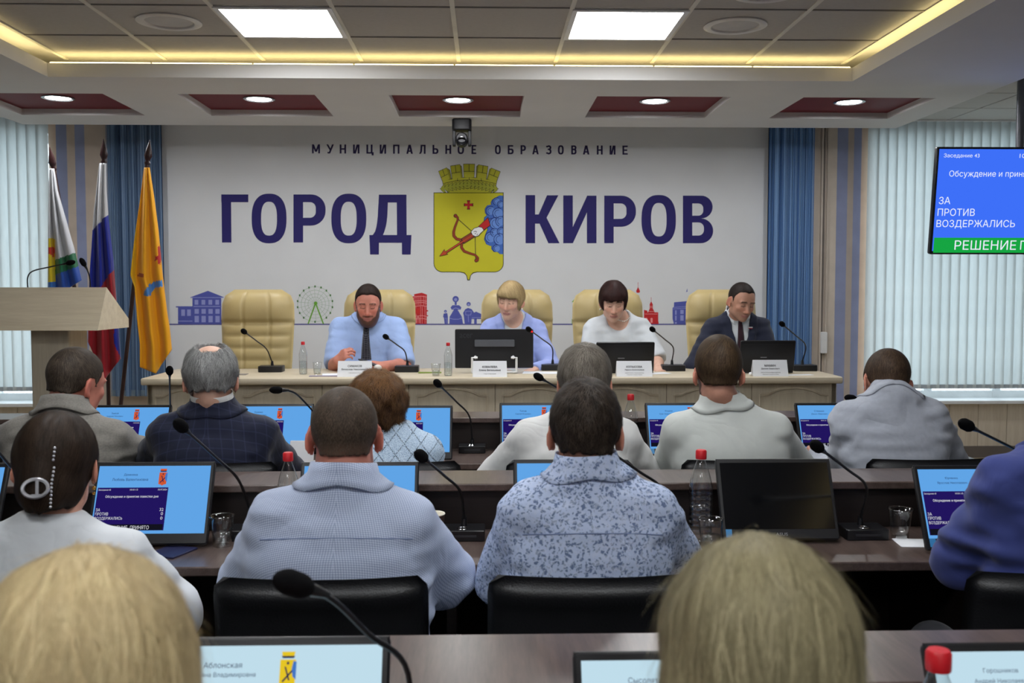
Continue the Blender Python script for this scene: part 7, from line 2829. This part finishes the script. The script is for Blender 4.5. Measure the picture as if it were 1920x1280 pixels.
bx = at(1425, 1200, 0.86).x
p11 = back_person('blonde woman with dark roots and chin length bob in the last row', 1425, 0.86, 1013, 1425, 0.95, 0.98, 1.0, 0.205, [('w', bx - 0.24, 0.98, 0.80), ('w', bx + 0.24, 0.98, 0.80)], [('w', bx - 0.12, 1.28, 0.79), ('w', bx + 0.12, 1.28, 0.79)],
                  look=(-12, 10, 0), seed=21, w=0.95, tone=tone_c, female=True, neck=0.048, wear=[dict(name='blouse', mat=teal, sleeve='long', fold=0.005)],
                  hair=dict(bob, c0=HB(84, 74, 50), c1=HB(200, 188, 148), zone=lambda q: np.clip(0.95 - (q[:, 2] + 0.02) * 5, 0.05, 0.9), cfreq=45, fly=0.025, flyn=0.05))
conf_chair(bx, 0.60, 'black conference chair of the blonde woman with dark roots')
bx = at(150, 1200, 0.80).x
p12 = back_person('light blonde woman with streaked bob in the last row', 150, 0.78, 1036, 150, 0.86, 0.98, 1.0, 0.205, [('w', bx - 0.24, 0.92, 0.80), ('w', bx + 0.24, 0.92, 0.80)], [('w', bx - 0.12, 1.25, 0.79), ('w', bx + 0.12, 1.25, 0.79)],
                  look=(20, 8, 0), seed=22, w=0.95, tone=tone_c, female=True, neck=0.048, wear=[dict(name='blouse', mat=rose, sleeve='long', fold=0.005)],
                  hair=dict(bob, c0=HB(146, 118, 76), c1=HB(240, 222, 174), zone=lambda q: np.clip(0.62 - 2.5 * np.abs(q[:, 2] - 0.03), 0.2, 1), sweep=0.3, cfreq=40, fly=0.02, flyn=0.05))
conf_chair(bx, 0.50, 'black conference chair of the light blonde woman')

# ---------- the presidium, facing the hall
def panel_person(label, px, Y, top, hpx, hY, hs, zs, sh, el, wr, look=(0, 0, 0), seed=1, **kw):
    base = at(px, 600, Y)
    loc = Vector((base.x, Y, 0.20))
    inv = lambda v: (-(v.x - loc.x), -(v.y - loc.y), v.z - loc.z)
    hp = at(hpx, top, hY)
    hc = inv(Vector((hp.x, hY, hp.z - (0.122 + kw['hair'].get('top', 0.01) * 0.8) * hs)))
    # el / wr: (viewer left, viewer right) -> person's right is +x
    L = lambda q: inv(at(*q))
    P = dict(head=hc, look=look, hs=hs, zs=zs - 0.20, sh=sh, el=[L(el[1]), L(el[0])], wr=[L(wr[1]), L(wr[0])], hz=0.50, h=0.0055, **kw)
    return person(label, loc, PI, P, 'presidium members facing the hall', seed)


m1, dm1 = panel_person('bearded man in light blue short sleeved shirt and dotted tie holding a phone', 692, 6.97, 533, 690, 6.80, 1.08, 1.315, 0.262, [(630, 688, 6.72), (757, 688, 6.72)], [(633, 676, 6.52), (722, 686, 6.50)],
                       look=(4, 11, 0), seed=31, ys=0.05, w=1.22, dp=1.2, belly=1.15, tone=tone_r, beard=HB(66, 46, 36), brow=HB(70, 48, 38), neck=0.066, arm=1.22, fat=1.12, jaw=1.1, chin2=True,
                       hand={1: dict(fwd=(-0.55, 0.35, 0.45), up=(0.2, 0.8, 0.5), curl=1.0, pinch=True, th=-1), -1: dict(fwd=(0.95, 0.35, 0.10), up=(0, 0.5, 0.85), curl=0.9, th=1)},
                       wear=[dict(name='shirt', mat=blue_shirt, sleeve='short', reach=0.86, fold=0.003, loose=0.02)], collars=[dict(mat=blue_shirt, on='shirt', gap=0.004, open=0.24, point=1.5, spread=0.6)],
                       tie=(tie_dot, 0.86),
                       hair=short_hair((30, 22, 20), (66, 50, 44), 0.018, 0.006, n=5000, temple=0.014, fade=(lambda q: np.clip((0.055 - q[:, 2]) * 12, 0, 0.6), HB(120, 86, 72))))
ph = at(695, 679, 6.42)
o = MB().rbox((-0.036, -0.075, 0), (0.036, 0.075, 0.009), 0.010, 3).build('mobile_phone', black_pl, None, True, (ph.x - 0.01, ph.y + 0.02, ph.z - 0.01))
o.rotation_euler = (R(18), R(4), R(70))
tag(o, 'black mobile phone held by the bearded man', 'phone')

w1, dw1 = panel_person('blonde woman in periwinkle blazer with pearl earring', 962, 6.97, 527, 957, 6.82, 1.02, 1.315, 0.232, [(905, 690, 6.78), (1034, 686, 6.78)], [(945, 696, 6.58), (1004, 694, 6.62)],
                       look=(-18, 8, -4), seed=32, ys=0.03, w=1.08, tone=tone_c, female=True, brow=HB(130, 100, 76), neck=0.050, lips=(0.38, 0.12, 0.12),
                       wear=[dict(name='top', mat=white_top, sleeve='long', grow=-0.004, fold=0.002, cut=[((0, 0.13, 1.17), (0.075, 0.12, 0.10), 0.01)], collar_base=False),
                             dict(name='blazer', mat=blazer_blue, sleeve='long', fold=0.004, loose=0.014, vneck=(0.86, 0.085), rise=0.14)],
                       hair=dict(taper=0.0, c0=HB(150, 122, 80), c1=HB(224, 200, 150), top=0.024, side=0.016, n=8000, len=0.07, w=0.0016, lift=0.002, mess=0.10, seg=6, sweep=-0.8, down=0.5, crown=(-0.02, 0.0, 0.13),
                                 edge=0.0, line=([-0.14, -0.03, 0.01, 0.03, 0.048, 0.058, 0.075, 0.10, 0.12], [-0.085, -0.082, -0.065, -0.050, -0.015, 0.030, 0.044, 0.048, 0.050]), add=[((0.01, 0.055, 0.062), (0.066, 0.050, 0.036), 0.02)], warp=0.003, wfreq=(60, 60, 14)))
w2, dw2 = panel_person('dark haired woman in white blouse with pearl necklace', 1158, 6.97, 527, 1150, 6.82, 1.04, 1.315, 0.240, [(1100, 690, 6.75), (1230, 676, 6.76)], [(1140, 698, 6.52), (1236, 690, 6.58)],
                       look=(-3, 16, 0), seed=33, ys=0.03, w=1.12, tone=tone_c, female=True, brow=HB(70, 48, 40), neck=0.056, lips=(0.40, 0.12, 0.10), fat=1.08, xs=0.0,
                       hand={-1: dict(curl=0.6)},
                       wear=[dict(name='blouse', mat=white_top, sleeve='short', reach=0.9, fold=0.004, loose=0.024, collar_base=False, cut=[((0.008, 0.17, 1.165), (0.100, 0.16, 0.112), 0.012)])],
                       hair=dict(taper=0.0, c0=HB(34, 20, 20), c1=HB(74, 46, 42), top=0.030, side=0.020, n=8000, len=0.06, w=0.0016, lift=0.002, mess=0.12, seg=6, down=0.6, crown=(0.0, -0.02, 0.13),
                                 edge=0.0, line=([-0.14, -0.03, 0.02, 0.045, 0.055, 0.075, 0.10, 0.12], [-0.075, -0.070, -0.050, -0.02, 0.03, 0.044, 0.046, 0.048]), add=[((0, 0.045, 0.070), (0.074, 0.058, 0.036), 0.02)], warp=0.003, wfreq=(50, 50, 20)))
m2, dm2 = panel_person('man in navy suit with flag pin and dark tie', 1377, 6.97, 530, 1390, 6.80, 1.04, 1.32, 0.245, [(1300, 690, 6.76), (1450, 690, 6.76)], [(1350, 698, 6.56), (1420, 698, 6.56)],
                       look=(14, 20, -4), seed=34, ys=0.04, xs=-0.01, w=1.1, tone=srgb(186, 138, 116)[:3], brow=HB(60, 44, 36), neck=0.058, stubble=0.25, ears=1.1,
                       wear=[dict(name='shirt', mat=white_top, sleeve='long', grow=-0.003, fold=0.002), dict(name='jacket', mat=navy_suit, sleeve='long', fold=0.005, loose=0.014, vneck=(0.80, 0.080), rise=0.12)],
                       collars=[dict(mat=white_top, on='shirt', gap=0.003, open=0.25, point=1.3, spread=0.4)], tie=(tie_dark, 0.84),
                       hair=short_hair((30, 24, 22), (66, 54, 48), 0.010, 0.005, n=6000, len=0.014, temple=0.030, widow=0.01))
# flag pin on the lapel
cf = dm2['fields']['jacket'][0]
xx, zz = -0.075, 1.07
yy = cf.front(xx, zz, 0.0, 0.4)
MB().box((xx - 0.016, yy - 0.002, zz + 0.004), (xx + 0.016, yy + 0.006, zz + 0.011)).build('flag_pin', pr_white, m2)
MB().box((xx - 0.014, yy - 0.002, zz - 0.003), (xx + 0.012, yy + 0.0058, zz + 0.004)).build('flag_pin', mat('pin_red', (150, 40, 60), 0.4), m2)


def on_body(d, p, off=0.0):
    P_ = np.array([p], np.float64)
    f = d['body']
    for _ in range(6):
        P_ = P_ - f.grad(P_) * (f.sample(P_) - off)[:, None]
    return tuple(P_[0])


# pearl necklace and earrings
nk = MB()
nb, nt = dw2['nb'], dw2['nt']
for a in np.linspace(0, 2 * PI, 46)[:-1]:
    c_ = (nb[0] + 0.085 * math.cos(a), nb[1] + 0.02 + 0.085 * math.sin(a), nb[2] + 0.035 - 0.075 * max(0, math.sin(a)) ** 1.0 * 1.0)
    nk.sphere(on_body(dw2, c_, 0.004), 0.0052, 8, 5)
nk.build('pearl_necklace', pearl, w2, True)
for root_, d_, sides in ((w2, dw2, (-1, 1)), (w1, dw1, (-1,))):
    for s in sides:
        MB().sphere(tuple(d_['hc'] + d_['M'] @ (np.array((s * 0.084, 0.006, -0.042)) * d_['hs'])), 0.0075, 10, 7).build('earring', pearl, root_, True)
wr_ = Vector(dw2['nb'])
